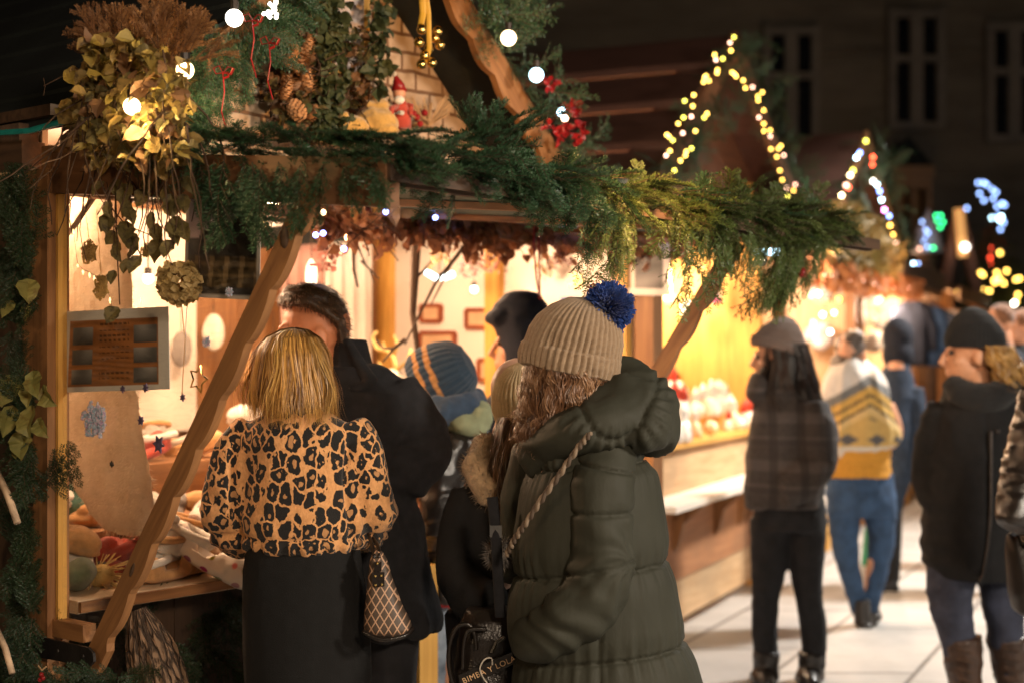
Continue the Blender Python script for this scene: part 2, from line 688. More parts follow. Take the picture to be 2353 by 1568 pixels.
M['plaid'] = banded('plaid_wool', (.055, .045, .042), [(2, 9, (.11, .092, .088), .45), (0, 8, (.017, .014, .014), .3), (2, 4.5, (.02, .016, .016), .15)])
def nylon():
    m, nt, b = nodes_of('olive_nylon')
    vec = coords(nt, 'Object')
    c = ramp(nt, ntex(nt, vec, 7, 4), [(.3, (.032, .033, .024)), (.7, (.040, .041, .030))])
    nt.links.new(c, b.inputs['Base Color'])
    b.inputs['Roughness'].default_value = .66
    b.inputs['Specular IOR Level'].default_value = .24
    a = ntex(nt, coords(nt, 'Object', (1, 1, .45)), 34, 4, .6, 1.2)
    fold = ramp(nt, a, [(.40, 0.), (.5, 1.), (.60, 0.)])
    h = mx(nt, fold, ntex(nt, vec, 420, 2), .12)
    bump(nt, b, ntex(nt, coords(nt, 'Object', (1, 1, .5)), 16, 5, .6, .4), .30, .010)
    return m


M['coat_olive'] = nylon()
M['coat_black'] = mat('black_wool', (.006, .006, .007), .88, .3, 30, 420, .5)
M['coat_navy'] = mat('navy_cloth', (.006, .008, .017), .85, .3, 30, 420, .4)
M['coat_char'] = mat('charcoal_wool', (.0135, .0135, .0165), .9, .3, 30, 420, .5)
M['leather'] = mat('black_leather', (.014, .010, .008), .28, .3, 20, 160, .35, spec=.6)
M['leather_brown'] = mat('brown_leather', (.05, .026, .016), .42, .35, 20, 160, .4, spec=.5)
M['skirt'] = mat('black_skirt_cloth', (.0045, .0045, .0048), .9, .25, 40, 420, .4)
M['denim'] = mat('denim', (.032, .068, .14), .85, .35, 14, 420, .4)
M['denim_worn'] = mat('worn_denim', (.07, .11, .18), .85, .6, 9, 420, .4, col2=(.3, .36, .44))
M['trouser'] = mat('black_trousers', (.014, .014, .017), .85, .25, 20, 420, .3)
M['knit_tan'] = mat('tan_knit', (.33, .23, .145), .95, .15, 120, 500, .8, sheen=.2)
M['knit_cream'] = mat('cream_knit', (.66, .50, .28), .95, .12, 120, 500, .8, sheen=.2)
M['knit_brown'] = mat('brown_knit', (.19, .14, .12), .95, .18, 120, 500, .8, sheen=.2)
M['knit_black'] = mat('black_knit', (.012, .012, .013), .95, .2, 120, 500, .8, sheen=.1)
M['knit_blue'] = mat('blue_knit', (.9, .9, .9), .95, .15, 120, 500, .8, sheen=.2, vcol=True)
M['knit_mustard'] = mat('mustard_knit', (.62, .29, .04), .95, .15, 60, 400, .8)
M['yarn_blue'] = mat('blue_yarn', (.015, .06, .28), .9, .45, 60, 300, .6, sheen=.2)
M['fur_beige'] = mat('beige_fur', (.42, .29, .17), .95, .3, 60, 300, .6, sheen=.4)
M['fur_grey'] = mat('grey_fur', (.16, .14, .125), .95, .4, 60, 300, .6, sheen=.4)
M['hood_green'] = mat('sage_jersey', (.30, .33, .20), .9, .12, 30, 300, .3)


def rough_bark():
    m, nt, b = nodes_of('rough_bark')
    vec = coords(nt, 'grain', (16, 62, 62))
    v = nt.nodes.new('ShaderNodeTexVoronoi')
    v.feature = 'DISTANCE_TO_EDGE'
    v.inputs['Scale'].default_value = 1
    nn = nt.nodes.new('ShaderNodeTexNoise')
    nn.inputs['Scale'].default_value = 1.2
    nt.links.new(vec, nn.inputs['Vector'])
    ma = nt.nodes.new('ShaderNodeVectorMath')
    ma.operation = 'MULTIPLY_ADD'
    nt.links.new(nn.outputs['Color'], ma.inputs[0])
    ma.inputs[1].default_value = (1.4, 1.4, 1.4)
    nt.links.new(vec, ma.inputs[2])
    nt.links.new(ma.outputs[0], v.inputs['Vector'])
    f = ramp(nt, v.outputs['Distance'], [(.02, 0.), (.22, 1.)])
    c = mx(nt, (.035, .02, .012), mx(nt, (.14, .08, .045), (.24, .15, .09), ntex(nt, vec, 2.2, 4)), f)
    nt.links.new(c, b.inputs['Base Color'])
    b.inputs['Roughness'].default_value = .95
    bump(nt, b, f, 1.0, .012)
    return m


M['rough_bark'] = rough_bark()
M['skin_red'] = mat('ruddy_skin', (.55, .21, .10), .5, .1, 30, 240, .12)
# ------------------------------------------------------------------ ground
def pavement():
    m, nt, b = nodes_of('stone_paving')
    t = nt.nodes.new('ShaderNodeTexCoord')
    sep = nt.nodes.new('ShaderNodeSeparateXYZ')
    nt.links.new(t.outputs['Object'], sep.inputs[0])
    dot = nt.nodes.new('ShaderNodeVectorMath')
    dot.operation = 'DOT_PRODUCT'
    nt.links.new(t.outputs['Object'], dot.inputs[0])
    dot.inputs[1].default_value = (.9, -.435, 0)
    cmb = nt.nodes.new('ShaderNodeCombineXYZ')
    nt.links.new(sep.outputs[1], cmb.inputs[0])
    nt.links.new(dot.outputs['Value'], cmb.inputs[1])
    br = nt.nodes.new('ShaderNodeTexBrick')
    br.inputs['Scale'].default_value = 1
    br.inputs['Brick Width'].default_value = 1.15
    br.inputs['Row Height'].default_value = .62
    br.inputs['Mortar Size'].default_value = .013
    br.inputs['Mortar Smooth'].default_value = .2
    br.inputs['Color1'].default_value = (.44, .425, .405, 1)
    br.inputs['Color2'].default_value = (.37, .355, .34, 1)
    br.inputs['Mortar'].default_value = (.10, .092, .085, 1)
    nt.links.new(cmb.outputs[0], br.inputs['Vector'])
    n1 = ntex(nt, t.outputs['Object'], 2.3, 6, .6)
    n2 = ntex(nt, t.outputs['Object'], 55, 4, .7)
    c = mx(nt, br.outputs['Color'], (.26, .235, .21), ramp(nt, n1, [(.48, 0.), (.75, .55)]))
    c = mx(nt, c, (.20, .18, .165), ramp(nt, n2, [(.56, 0.), (.8, .5)]))
    nt.links.new(c, b.inputs['Base Color'])
    nt.links.new(ramp(nt, n1, [(.3, .45), (.7, .75)]), b.inputs['Roughness'])
    hh = mx(nt, br.outputs['Fac'], n2, .35)
    inv = nt.nodes.new('ShaderNodeInvert')
    nt.links.new(hh, inv.inputs[1])
    bump(nt, b, inv.outputs[0], .4, .006)
    return m


M['paving'] = pavement()
g = G()
g.add([(-60, -20, 0), (80, -20, 0), (80, 140, 0), (-60, 140, 0)], [(0, 1, 2, 3)])
tag(g.build('ground', M['paving']), 'pale stone paving slabs of the market alley', 'ground', kind='structure')

# ------------------------------------------------------------------ the near stall
P0 = V(-1.19, 3.8, 0)
U1, N1 = V(.62, .785, 0), V(.785, -.62, 0)
Z1 = V(0, 0, 1)


def S1(t, w, z):
    return P0 + U1 * t + N1 * w + Z1 * z


def sb(g, S, t0, t1, w0, w1, z0, z1, mat=0, col=None, dz=(0, 0, 0, 0)):
    """a box in stall coordinates (t along the front, w out of it)"""
    c = [S(t0, w1, z0), S(t1, w1, z0), S(t1, w0, z0), S(t0, w0, z0), S(t0, w1, z1), S(t1, w1, z1), S(t1, w0, z1), S(t0, w0, z1)]
    return g.hexa(c, mat, col)


def brick_gable():
    m, nt, b = nodes_of('whitewashed_brick')
    vec = coords(nt, 'grain')
    dn = nt.nodes.new('ShaderNodeTexNoise')
    dn.inputs['Scale'].default_value = 6
    nt.links.new(vec, dn.inputs['Vector'])
    ma = nt.nodes.new('ShaderNodeVectorMath')
    ma.operation = 'MULTIPLY_ADD'
    nt.links.new(dn.outputs['Color'], ma.inputs[0])
    ma.inputs[1].default_value = (.03, .03, 0)
    nt.links.new(vec, ma.inputs[2])
    br = nt.nodes.new('ShaderNodeTexBrick')
    br.inputs['Scale'].default_value = 1
    br.inputs['Brick Width'].default_value = .14
    br.inputs['Row Height'].default_value = .06
    br.inputs['Mortar Size'].default_value = .007
    br.inputs['Mortar Smooth'].default_value = .3
    br.inputs['Color1'].default_value = (.55, .42, .30, 1)
    br.inputs['Color2'].default_value = (.44, .30, .19, 1)
    br.inputs['Mortar'].default_value = (.16, .085, .045, 1)
    nt.links.new(ma.outputs[0], br.inputs['Vector'])
    n = ntex(nt, vec, 7, 5, .65)
    c = mx(nt, br.outputs['Color'], (.24, .13, .06), ramp(nt, n, [(.5, 0.), (.68, .8)]))
    nt.links.new(c, b.inputs['Base Color'])
    b.inputs['Roughness'].default_value = .9
    inv = nt.nodes.new('ShaderNodeInvert')
    nt.links.new(br.outputs['Fac'], inv.inputs[1])
    bump(nt, b, mx(nt, inv.outputs[0], n, .4), .5, .01)
    return m


M['brick'] = brick_gable()
L1 = 2.9
LH = 2.45           # length of the hatch
HZ = 2.04            # hinge height of the hatch
FZ = 1.925           # outer edge of the raised hatch
FW = 1.19
stall = thing('market_stall', P0, 'honey wood market stall with raised hatch, plexiglass side and gable dressed in greenery', 'market stall')

# corner posts
g = G(); sb(g, S1, -.055, .012, -.125, -.006, .66, 2.03); g.build('corner_post', M['wood'], stall)
g = G(); sb(g, S1, L1 - .01, L1 + .07, -.1, 0, 0, HZ); g.build('corner_post', M['wood'], stall)
# side wall near the photographer, outside the glazed corner: bark boards
g = G()
for i in range(9):
    w1 = -.13 - i * .17
    w0 = w1 - .165
    sb(g, S1, -.05 - R.random() * .015, .0, w0, w1, 0, 2.16 + R.random() * .02)
g.build('side_wall', M['bark'], stall)
g = G(); sb(g, S1, -.04, 0, -.13, .0, 0, .66); g.build('side_wall', M['bark'], stall)
# inside walls
g = G()
for i in range(12):
    sb(g, S1, 0 + i * .245, .243 + i * .245, -1.62, -1.585, 0, 2.3)
g.build('back_wall', M['wood'], stall)
g = G(); sb(g, S1, L1, L1 + .03, -1.6, -.1, .02, 2.3); g.build('end_wall', M['white_board'], stall)
for w_, ww in ((-1.55, .09), (-.86, .085), (-.14, .05)):
    g = G(); sb(g, S1, L1 - .045, L1 - .002, w_ - ww / 2, w_ + ww / 2, .7, 2.2); g.build('wall_post', M['wood_yellow'], stall)
g = G(); sb(g, S1, .012, .03, -1.58, -.13, .9, 2.2); g.build('inner_panel', M['white_board'], stall)
g = G(); sb(g, S1, .1, 1.70, -1.575, -1.55, 1.22, 2.14); g.build('inner_panel', M['white_board'], stall)
# ceiling above the shop floor
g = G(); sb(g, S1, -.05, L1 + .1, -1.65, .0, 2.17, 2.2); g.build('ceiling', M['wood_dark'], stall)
# counter
g = G(); sb(g, S1, .014, L1, -.75, .03, .845, .88); g.build('counter', M['counter'], stall)
g = G(); sb(g, S1, .014, L1, .032, .045, .85, .878); g.build('counter_edge', M['wood'], stall)
g = G()
for i in range(19):
    sb(g, S1, .0 + i * .152, .15 + i * .152, -.16, -.13 + R.random() * .01, 0, .83)
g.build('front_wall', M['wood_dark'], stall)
g = G(); sb(g, S1, 1.24, 1.33, .06, .15, 0, .84); g.build('counter_leg', M['wood_yellow'], stall)

# raised hatch
def SH(t, w, dz):
    return S1(t, w, HZ - (HZ - FZ) * w / FW + dz)


def hb(g, t0, t1, w0, w1, d0, d1, mat=0):
    c = [SH(t0, w1, d0), SH(t1, w1, d0), SH(t1, w0, d0), SH(t0, w0, d0), SH(t0, w1, d1), SH(t1, w1, d1), SH(t1, w0, d1), SH(t0, w0, d1)]
    return g.hexa(c, mat)


hatch = G(); hb(hatch, 0, LH, .0, FW, -.01, .015)
hatch = hatch.build('hatch', M['tarp'], stall)
g = G(); hb(g, -.045, -.002, .0, FW + .02, -.075, .03); g.build('hatch_beam', M['wood_shaded'], hatch)
g = G(); hb(g, 0, LH, FW - .05, FW, -.026, -.012); g.build('hatch_beam', M['wood_dark'], hatch)
g = G(); hb(g, -.04, LH, FW + .003, FW + .03, -.018, .018); g.build('hatch_beam', M['wood_dark'], hatch)
for t_ in (.7, 1.4, 2.1):
    g = G(); hb(g, t_, t_ + .06, .04, FW - .06, -.03, -.012); g.build('hatch_batten', M['wood'], hatch)
g = G(); sb(g, S1, -.05, L1, -.04, 0, HZ - .075, HZ + .05); g.build('lintel', M['wood'], stall)

# scalloped hatch props
def strut(t):
    a = V(.165, .735); b = V(.985, 1.905)
    d = unit(b - a); nrm = V(d[1], -d[0])
    L = np.linalg.norm(b - a)
    pts = [a - nrm * .030, b - nrm * .030]
    n = 88
    right = []
    for i in range(n + 1):
        s = i / n
        ph = (s * L / .150 + .2) % 1.0
        bulge = math.sin(pi * ph ** .8) ** .8
        off = .016 + .014 * bulge
        if s < .06:
            off = .034
        if s > .93:
            off = .026
        right.append(a + d * L * s + nrm * off)
    poly2 = [pts[0]] + right + [pts[1]]
    poly = [S1(t, q[0], q[1]) for q in poly2]
    g = G()
    g.prism(poly, U1 * .024)
    return g


s1 = strut(-.046).build('hatch_prop', M['wood'], stall)
g = G()
g.ell(S1(-.0465, .90, 1.80), (.013, .026, .006), np.array([N1, Z1, U1]))
g.build('knot', M['wood_dark'], s1)
g = G()
g.ell(S1(-.0465, .345, 1.0), (.006, .020, .004), np.array([unit(N1 - .5 * Z1), unit(Z1 + .5 * N1), U1]))
g.build('knot', M['wood_dark'], s1)
strut(1.85).build('hatch_prop', M['wood'], stall)
# iron bracket that carries the near prop
g = G()
poly = [S1(-.06, -.09, .735), S1(-.06, .195, .742), S1(-.06, .215, .757), S1(-.06, .212, .778), S1(-.06, .19, .79), S1(-.06, -.09, .792)]
g.prism(poly, U1 * -.008)
br_ = g.build('iron_bracket', M['metal_dark'], stall)
for w_ in (-.07, -.02, .06, .17):
    g = G(); g.ell(S1(-.069, w_, .765), (.007, .007, .003), np.array([N1, Z1, U1]), 8, 6); g.build('bolt', M['metal_dark'], br_)
g = G(); sb(g, S1, -.04, .0, -.006, .13, .79, .835); g.build('frame_rail', M['wood'], stall)
# plexiglass wind shield between the post, the hatch and the prop
def zc(w):
    return HZ - (HZ - FZ) * w / FW - .077


g = G()
pp = [S1(-.018, -.002, .82), S1(-.018, .185, .82), S1(-.018, .935, 1.855), S1(-.018, .95, zc(.95)), S1(-.018, -.002, zc(0))]
g.prism(pp, U1 * .004)
g.build('plexiglass_pane', M['plexi'], stall)
g = G(); sb(g, S1, -.03, -.003, -.005, .006, .82, zc(0)); g.build('glazing_bead', M['wood_yellow'], stall)

# gable with its own little roof
ga = (.0, 2.12); gp = (.98, 2.965); gb = (2.06, 2.02)
g = G()
k = [(.0, 2.05), (0, 2.12), (.98, 2.965), (2.03, 2.05)]
poly = [S1(t, .0, z) for t, z in k]
gr = np.array([[t, z, 0] for t, z in k])
g.add(poly, [(0, 3, 2, 1)], 0, gr)
g.add([S1(t, -.03, z) for t, z in k], [(0, 1, 2, 3)], 0, gr)
gable = g.build('gable', M['brick'], stall)


def slope(g, a, b, w0, w1, th=.03, drop=0):
    """roof slope from eave a to ridge b given as (t,z)"""
    c = [S1(a[0], w1, a[1]), S1(b[0], w1, b[1]), S1(b[0], w0, b[1]), S1(a[0], w0, a[1])]
    return g.hexa(c + [q + Z1 * th for q in c])


g = G()
nb = 7
for i in range(nb):
    f0, f1 = i / nb, (i + 1) / nb
    A = (-.03 + (gp[0] + .03) * f0, 2.125 + (gp[1] - 2.125) * f0 + .012)
    B = (-.03 + (gp[0] + .03) * f1, 2.125 + (gp[1] - 2.125) * f1)
    slope(g, A, B, -1.9, .27, .03)
g.build('roof', M['roof'], stall)
g = G(); slope(g, gb, gp, -1.9, .27, .03); g.build('roof', M['roof'], stall)
# sawn barge boards on the gable rim
def barge(a, b, w):
    d = unit(V(b[0] - a[0], b[1] - a[1])); n2 = V(-d[1], d[0])
    if n2[1] > 0:
        n2 = -n2
    L = math.hypot(b[0] - a[0], b[1] - a[1])
    top = [V(*a) - n2 * .03, V(*b) - n2 * .03]
    low = []
    n = 70
    for i in range(n + 1):
        s = i / n
        low.append(V(*a) + d * L * s + n2 * (.055 + .022 * abs(math.sin(pi * s * L / .16))))
    poly = [S1(q[0], w, q[1]) for q in [top[1], top[0]] + low]
    return G().prism(poly, N1 * .025)


barge((-.04, 2.09), gp, .272).build('barge_board', M['wood'], stall)
barge((2.09, 1.98), gp, .272).build('barge_board', M['wood'], stall)
# little window in the gable
wnd = G(); sb(wnd, S1, .93, 1.13, .0, .03, 2.42, 2.80)
wnd = wnd.build('gable_window', M['wood_yellow'], stall)
g = G(); sb(g, S1, .965, 1.095, .031, .036, 2.45, 2.77); g.build('window_pane', mat('pale_pane', (.55, .47, .45), .3, .1, 6, 50, .05), wnd)
# cable along the eave
g = G()
cp = [S1(-.11, .24, 2.135), S1(-.11, .0, 2.12), S1(-.1, -.3, 2.14), S1(-.12, -.7, 2.1), S1(-.1, -1.3, 2.13)]
g.tube(cp, .008, 6)
tag(g.build('teal_cable', mat('teal_plastic', (.02, .28, .26), .3, .2, 30, 60, 0)), 'teal plastic cable slung under the dark tarred roof edge', 'cable')
g = G(); sb(g, S1, -.07, 0, -1.6, -.1, 2.03, 2.11); g.build('eave_beam', M['wood_dark'], stall)
g = G(); sb(g, S1, -.095, -.055, -.75, -.13, 1.98, 2.025); g.build('eave_board', M['wood_pale'], stall)

# ------------------------------------------------------------------ the second stall
A2 = V(.977, 8.08, 0)
U2, N2 = V(.41, .912, 0), V(.912, -.41, 0)


def S2(t, w, z):
    return A2 + U2 * t + N2 * w + Z1 * z


st2 = thing('market_stall', S2(0, 0, 0), 'stall with yellow pine walls and white counter front under a tall lamp-edged gable', 'market stall', 'market stalls along the alley')
g = G(); sb(g, S2, -.9, 1.66, -.02, .02, .07, .74)
g.build('front_wall', M['wood_pale'], st2)
g = G(); sb(g, S2, -.9, 1.66, -.02, .02, .775, 1.03)
g.build('front_panel', M['wood_pale'], st2)
g = G(); sb(g, S2, -.9, 1.66, .02, .24, .742, .775); g.build('ledge', M['white_board'], st2)
for t_ in (-.3, .5, 1.05, 1.22, 1.6):
    pl = [S2(t_, .022, .735), S2(t_, .21, .735), S2(t_, .16, .68), S2(t_, .09, .62), S2(t_, .06, .5), S2(t_, .022, .45)]
    g = G(); g.prism(pl, U2 * .035); g.build('ledge_bracket', M['wood'], st2)
g = G(); sb(g, S2, -.9, 1.66, .021, .03, .30, .735); g.build('kick_board', wood('reddish_board', (.46, .21, .09), (.33, .13, .05)), st2)
g = G(); sb(g, S2, -.9, 1.66, -.6, .06, 1.03, 1.06); g.build('counter', M['wood_yellow'], st2)
g = G()
for i in range(7):
    sb(g, S2, 1.62, 1.65, -1.5 + i * .21, -1.293 + i * .21, 1.0, 2.7)
g.build('end_wall', M['wood_yellow'], st2)
g = G(); sb(g, S2, -.9, 1.62, -1.53, -1.5, .9, 2.7); g.build('back_wall', M['white_board'], st2)
g = G(); sb(g, S2, 1.60, 1.70, -.07, .03, 0, 2.4); g.build('corner_post', M['wood_yellow'], st2)
g = G(); sb(g, S2, -.6, 1.7, -.07, .03, 2.3, 2.45); g.build('lintel', M['wood'], st2)
for t_ in (-.6, .4, 1.4):
    g = G(); sb(g, S2, t_, t_ + .1, -.3, -.1, .0, .07); g.build('foot_block', M['wood_pale'], st2)
ap2, l2, r2 = (.64, 3.44), (-1.0, 2.30), (2.5, 2.5)


def slope2(g, a, b, w0, w1, S, th=.04):
    c = [S(a[0], w1, a[1]), S(b[0], w1, b[1]), S(b[0], w0, b[1]), S(a[0], w0, a[1])]
    return g.hexa(c + [q + Z1 * th for q in c])


M['roof_red'] = wood('brown_roof_board', (.13, .055, .036), (.085, .036, .025))
g = G()
nb = 4
for i in range(nb):
    f0, f1 = i / nb, (i + 1) / nb
    slope2(g, (l2[0] + (ap2[0] - l2[0]) * f0, l2[1] + (ap2[1] - l2[1]) * f0 + .05), (l2[0] + (ap2[0] - l2[0]) * f1, l2[1] + (ap2[1] - l2[1]) * f1), -2.6, .1, S2)
g.build('roof', M['roof_red'], st2)
g = G(); slope2(g, r2, ap2, -2.6, .1, S2); g.build('roof', M['roof_red'], st2)
g = G()
k = [(-.8, 2.45), ap2, (2.3, 2.62), (2.3, 2.45)]
poly = [S2(t, -.12, z) for t, z in k]
g.prism(poly, N2 * -.03)
g.build('gable', wood('red_pine', (.22, .09, .045), (.13, .05, .025)), st2)
for a, b in ((l2, ap2), (r2, ap2)):
    g = G(); slope2(g, (a[0], a[1] - .09), (b[0], b[1] - .09), .1, .135, S2, .15); g.build('barge_board', wood('red_barge', (.28, .12, .06), (.18, .07, .03)), st2)
g = G(); slope2(g, (.25, 2.6), (.62, 3.3), -.10, .0, S2, .06); g.build('gable_timber', M['wood_dark'], st2)

# ------------------------------------------------------------------ stalls farther along
def far_stall(t0, t1, ap, lft, rgt, label, matw, counter=1.0, w_flap=.5, z_flap=2.12, seed=0, base_col=None):
    o = thing('market_stall', S2(t0, 0, 0), label, 'market stall', 'market stalls along the alley')
    g = G(); sb(g, S2, t0, t1, -.02, .02, .25, counter - .04); g.build('front_wall', M['white_board'], o)
    g = G(); sb(g, S2, t0, t1, .0, .12, .17, .25); g.build('base_rail', M['wood_yellow'], o)
    for k in range(5):
        tt = t0 + (t1 - t0) * (k + .2) / 5
        g = G(); sb(g, S2, tt, tt + .1, .02, .1, 0, .17); g.build('foot_block', M['wood_yellow'], o)
    g = G(); sb(g, S2, t0, t1, -.6, .1, counter - .04, counter); g.build('counter', M['wood_pale'], o)
    g = G(); sb(g, S2, t0, t1, -1.4, -1.36, .2, 2.6); g.build('back_wall', M['wood_pale'], o)
    g = G(); sb(g, S2, t1 - .04, t1, -1.4, -.02, .2, 2.5); g.build('end_wall', matw, o)
    g = G(); sb(g, S2, t0, t0 + .04, -1.4, -.4, .2, 2.5); g.build('end_wall', matw, o)
    for tt in (t0, t1 - .09):
        g = G(); sb(g, S2, tt, tt + .09, -.05, .04, 0, 2.4); g.build('corner_post', M['wood'], o)
    g = G()
    c = [S2(t0, w_flap, z_flap), S2(t1, w_flap, z_flap), S2(t1, -.1, z_flap + .2), S2(t0, -.1, z_flap + .2)]
    g.hexa(c + [q + Z1 * .03 for q in c]); g.build('awning', M['wood'], o)
    g = G(); sb(g, S2, t0, t1, w_flap, w_flap + .03, z_flap - .05, z_flap + .1); g.build('awning_edge', M['wood'], o)
    if ap:
        g = G(); slope2(g, lft, ap, -1.8, w_flap, S2); g.build('roof', M['roof_red'], o)
        g = G(); slope2(g, rgt, ap, -1.8, w_flap, S2); g.build('roof', M['roof_red'], o)
        g = G(); g.prism([S2(t, w_flap - .15, z) for t, z in (lft, ap, rgt)], N2 * -.03)
        g.build('gable', M['wood_dark'], o)
        for a in (lft, rgt):
            g = G(); slope2(g, (a[0], a[1] - .05), (ap[0], ap[1] - .05), w_flap + .005, w_flap + .03, S2, .1); g.build('barge_board', M['wood'], o)
    return o


st3 = far_stall(2.25, 5.0, (2.8, 3.14), (1.78, 2.5), (4.3, 2.42), 'stall with copper fringe hanging from its awning and a rainbow-lit gable', M['wood_pale'])
st4 = far_stall(5.3, 8.0, None, None, None, 'stall hung with navy clothes under a dark sign board', M['wood_pale'], .95, .35, 2.2)
st5 = far_stall(8.3, 11.5, None, None, None, 'last stall of the row, small behind the black beanie', M['wood'], .95, .5, 2.2)
g = G(); sb(g, S2, 5.35, 7.9, .39, .42, 2.22, 2.42)
sgn = g.build('sign_board', wood('sign_wood', (.12, .075, .05), (.06, .035, .025)), st4)

# ------------------------------------------------------------------ dark old houses beyond
def stone(name, a, b_):
    m, nt, b = nodes_of(name)
    vec = coords(nt, 'Object')
    c = ramp(nt, ntex(nt, coords(nt, 'Object', (.25, .25, 1.2)), 1.4, 6, .7), [(.35, a), (.7, b_)])
    nt.links.new(c, b.inputs['Base Color'])
    b.inputs['Roughness'].default_value = .95
    bump(nt, b, ntex(nt, vec, 5, 5), .6, .03)
    return m


M['stone'] = stone('old_stone', (.10, .085, .065), (.2, .17, .13))
hs = thing('old_house', (8, 25, 0), 'tall dark stone house with pale double window frames behind the stalls', 'house')
g = G(); g.box((3.5, 25.5, 6.5), (17, .6, 13)); g.build('wall', M['stone'], hs)
for zz in (4.9, 6.9, 8.2):
    g = G(); g.box((3.5, 25.15, zz), (17, .12, .1)); g.build('string_course', M['stone'], hs)


def window(px, py, w, h, Y, parent):
    c = at(px, py, Y)
    f = G()
    for dx in (-w / 2, 0, w / 2):
        f.box(c + V(dx, 0, 0), (.14 if dx else .22, .12, h + .15))
    for dz in (-h / 2, h / 2 * .2, h / 2):
        f.box(c + V(0, .015, dz), (w, .1, .12))
    fo = f.build('window', mat('pale_frame', (.17, .15, .125), .8, .15, 3, 40, .2), parent)
    p = G(); p.box(c + V(0, .09, 0), (w, .05, h)); p.build('pane', mat('dark_glass', (.01, .011, .014), .15, .2, 3, 40, 0), fo)


window(1817, 200, .85, 1.95, 24.9, hs)
window(2105, 160, .85, 1.95, 24.9, hs)
window(2330, 190, .85, 1.95, 24.9, hs)
hs2 = thing('old_house', (-4, 24, 0), 'shadowy house behind the near stall roof on the unlit side', 'house')
g = G(); g.box((-9, 26.5, 5.5), (8, .6, 11)); g.build('wall', M['stone'], hs2)
window(300, 120, .85, 1.7, 26.1, hs2)
# small belfry, its dim orange light put into the stone colour
bt = thing('bell_tower', at(2098, 560, 23.5) * V(1, 1, 0), 'slim stone bell tower with twin arched openings, dimly orange', 'tower')
Yb = 23.5
c0 = at(2055, 408, Yb); c1 = at(2142, 570, Yb)
wx = c1[0] - c0[0]; cxm = (c0[0] + c1[0]) / 2
M['tower'] = stone('amber_lit_stone', (.22, .13, .07), (.34, .2, .1))
g = G()
g.box((cxm, Yb + .3, c1[2] / 2), (wx, .6, c1[2]))
for dx in (-wx * .43, 0, wx * .43):
    g.box((cxm + dx, Yb + .3, (c0[2] + c1[2]) / 2), (wx * (.14 if dx else .1), .6, c0[2] - c1[2]))
g.box((cxm, Yb + .3, c0[2] + .09), (wx * 1.08, .66, .2))
g.box((cxm, Yb + .55, (c0[2] + c1[2]) / 2), (wx * .9, .05, c0[2] - c1[2]))
g.box((cxm, Yb + .3, c0[2] - .09), (wx, .58, .16))
g.build('shaft', M['tower'], bt)
g = G()
g.add([(cxm - wx * .55, Yb, c0[2] + .19), (cxm + wx * .55, Yb, c0[2] + .19), (cxm + wx * .55, Yb + .7, c0[2] + .19), (cxm - wx * .55, Yb + .7, c0[2] + .19), (cxm, Yb + .35, c0[2] + .75)],
      [(0, 1, 4), (1, 2, 4), (2, 3, 4), (3, 0, 4), (3, 2, 1, 0)])
g.build('roof', M['roof'], bt)
# ------------------------------------------------------------------ people
def head_geo(g, c, yaw, pitch=0, k=1.0, roll=0):
    """skull, jaw, nose, brow, lips, ears and neck; faces local -Y"""
    Rm = np.array((Euler((pitch, roll, yaw), 'XYZ').to_matrix()))
    ax = Rm.T

    def L(x, y, z):
        return np.asarray(c, float) + (Rm @ np.array([x, y, z])) * k
    g.ell(L(0, .012, .025), V(.075, .096, .092) * k, ax)
    g.ell(L(0, -.028, -.045), V(.059, .066, .082) * k, ax)
    g.ell(L(0, -.062, -.098), V(.030, .026, .024) * k, ax)
    for s in (-1, 1):
        g.ell(L(s * .040, -.052, -.028), V(.024, .028, .024) * k, ax)
        g.ell(L(s * .079, .018, -.014), V(.012, .022, .034) * k, ax)
        g.ell(L(s * .032, -.080, .026), V(.026, .014, .010) * k, ax)
    g.tube([L(0, -.088, .022), L(0, -.104, -.006), L(0, -.118, -.032), L(0, -.098, -.044)], np.array([.009, .011, .0145, .011]) * k, 8)
    g.ell(L(0, -.094, -.066), V(.022, .010, .006) * k, ax)
    g.ell(L(0, -.091, -.079), V(.019, .011, .007) * k, ax)
    g.tube([L(0, .015, -.06), L(0, .035, -.15), L(0, .045, -.23)], np.array([.056, .056, .066]) * k, 14)
    return L


def body(name, g, parent, skin, eyes=()):
    v, n, f = fuse(g, .0065, 3)
    k = G()
    k.add(v, f, 0)
    for e in eyes:
        k.ell(e, .0115, None, 10, 8, 1)
    return k.build(name, [skin, M['eye']], parent, smooth=True)


def eyes_of(L):
    return [L(-.031, -.079, .006), L(.031, -.079, .006)]


def lofted(Y, rows, ry=.13, dc=0.0):
    """rings from rows (py, xl, xr[, ry[, dc]]) measured at depth Y"""
    out = []
    for r in rows:
        py, xl, xr = r[:3]
        y_ = r[3] if len(r) > 3 else ry
        d_ = r[4] if len(r) > 4 else dc
        c = at((xl + xr) / 2, py, Y)
        out.append((c + V(0, d_, 0), (xr - xl) / 2 * Y / F, y_))
    return out


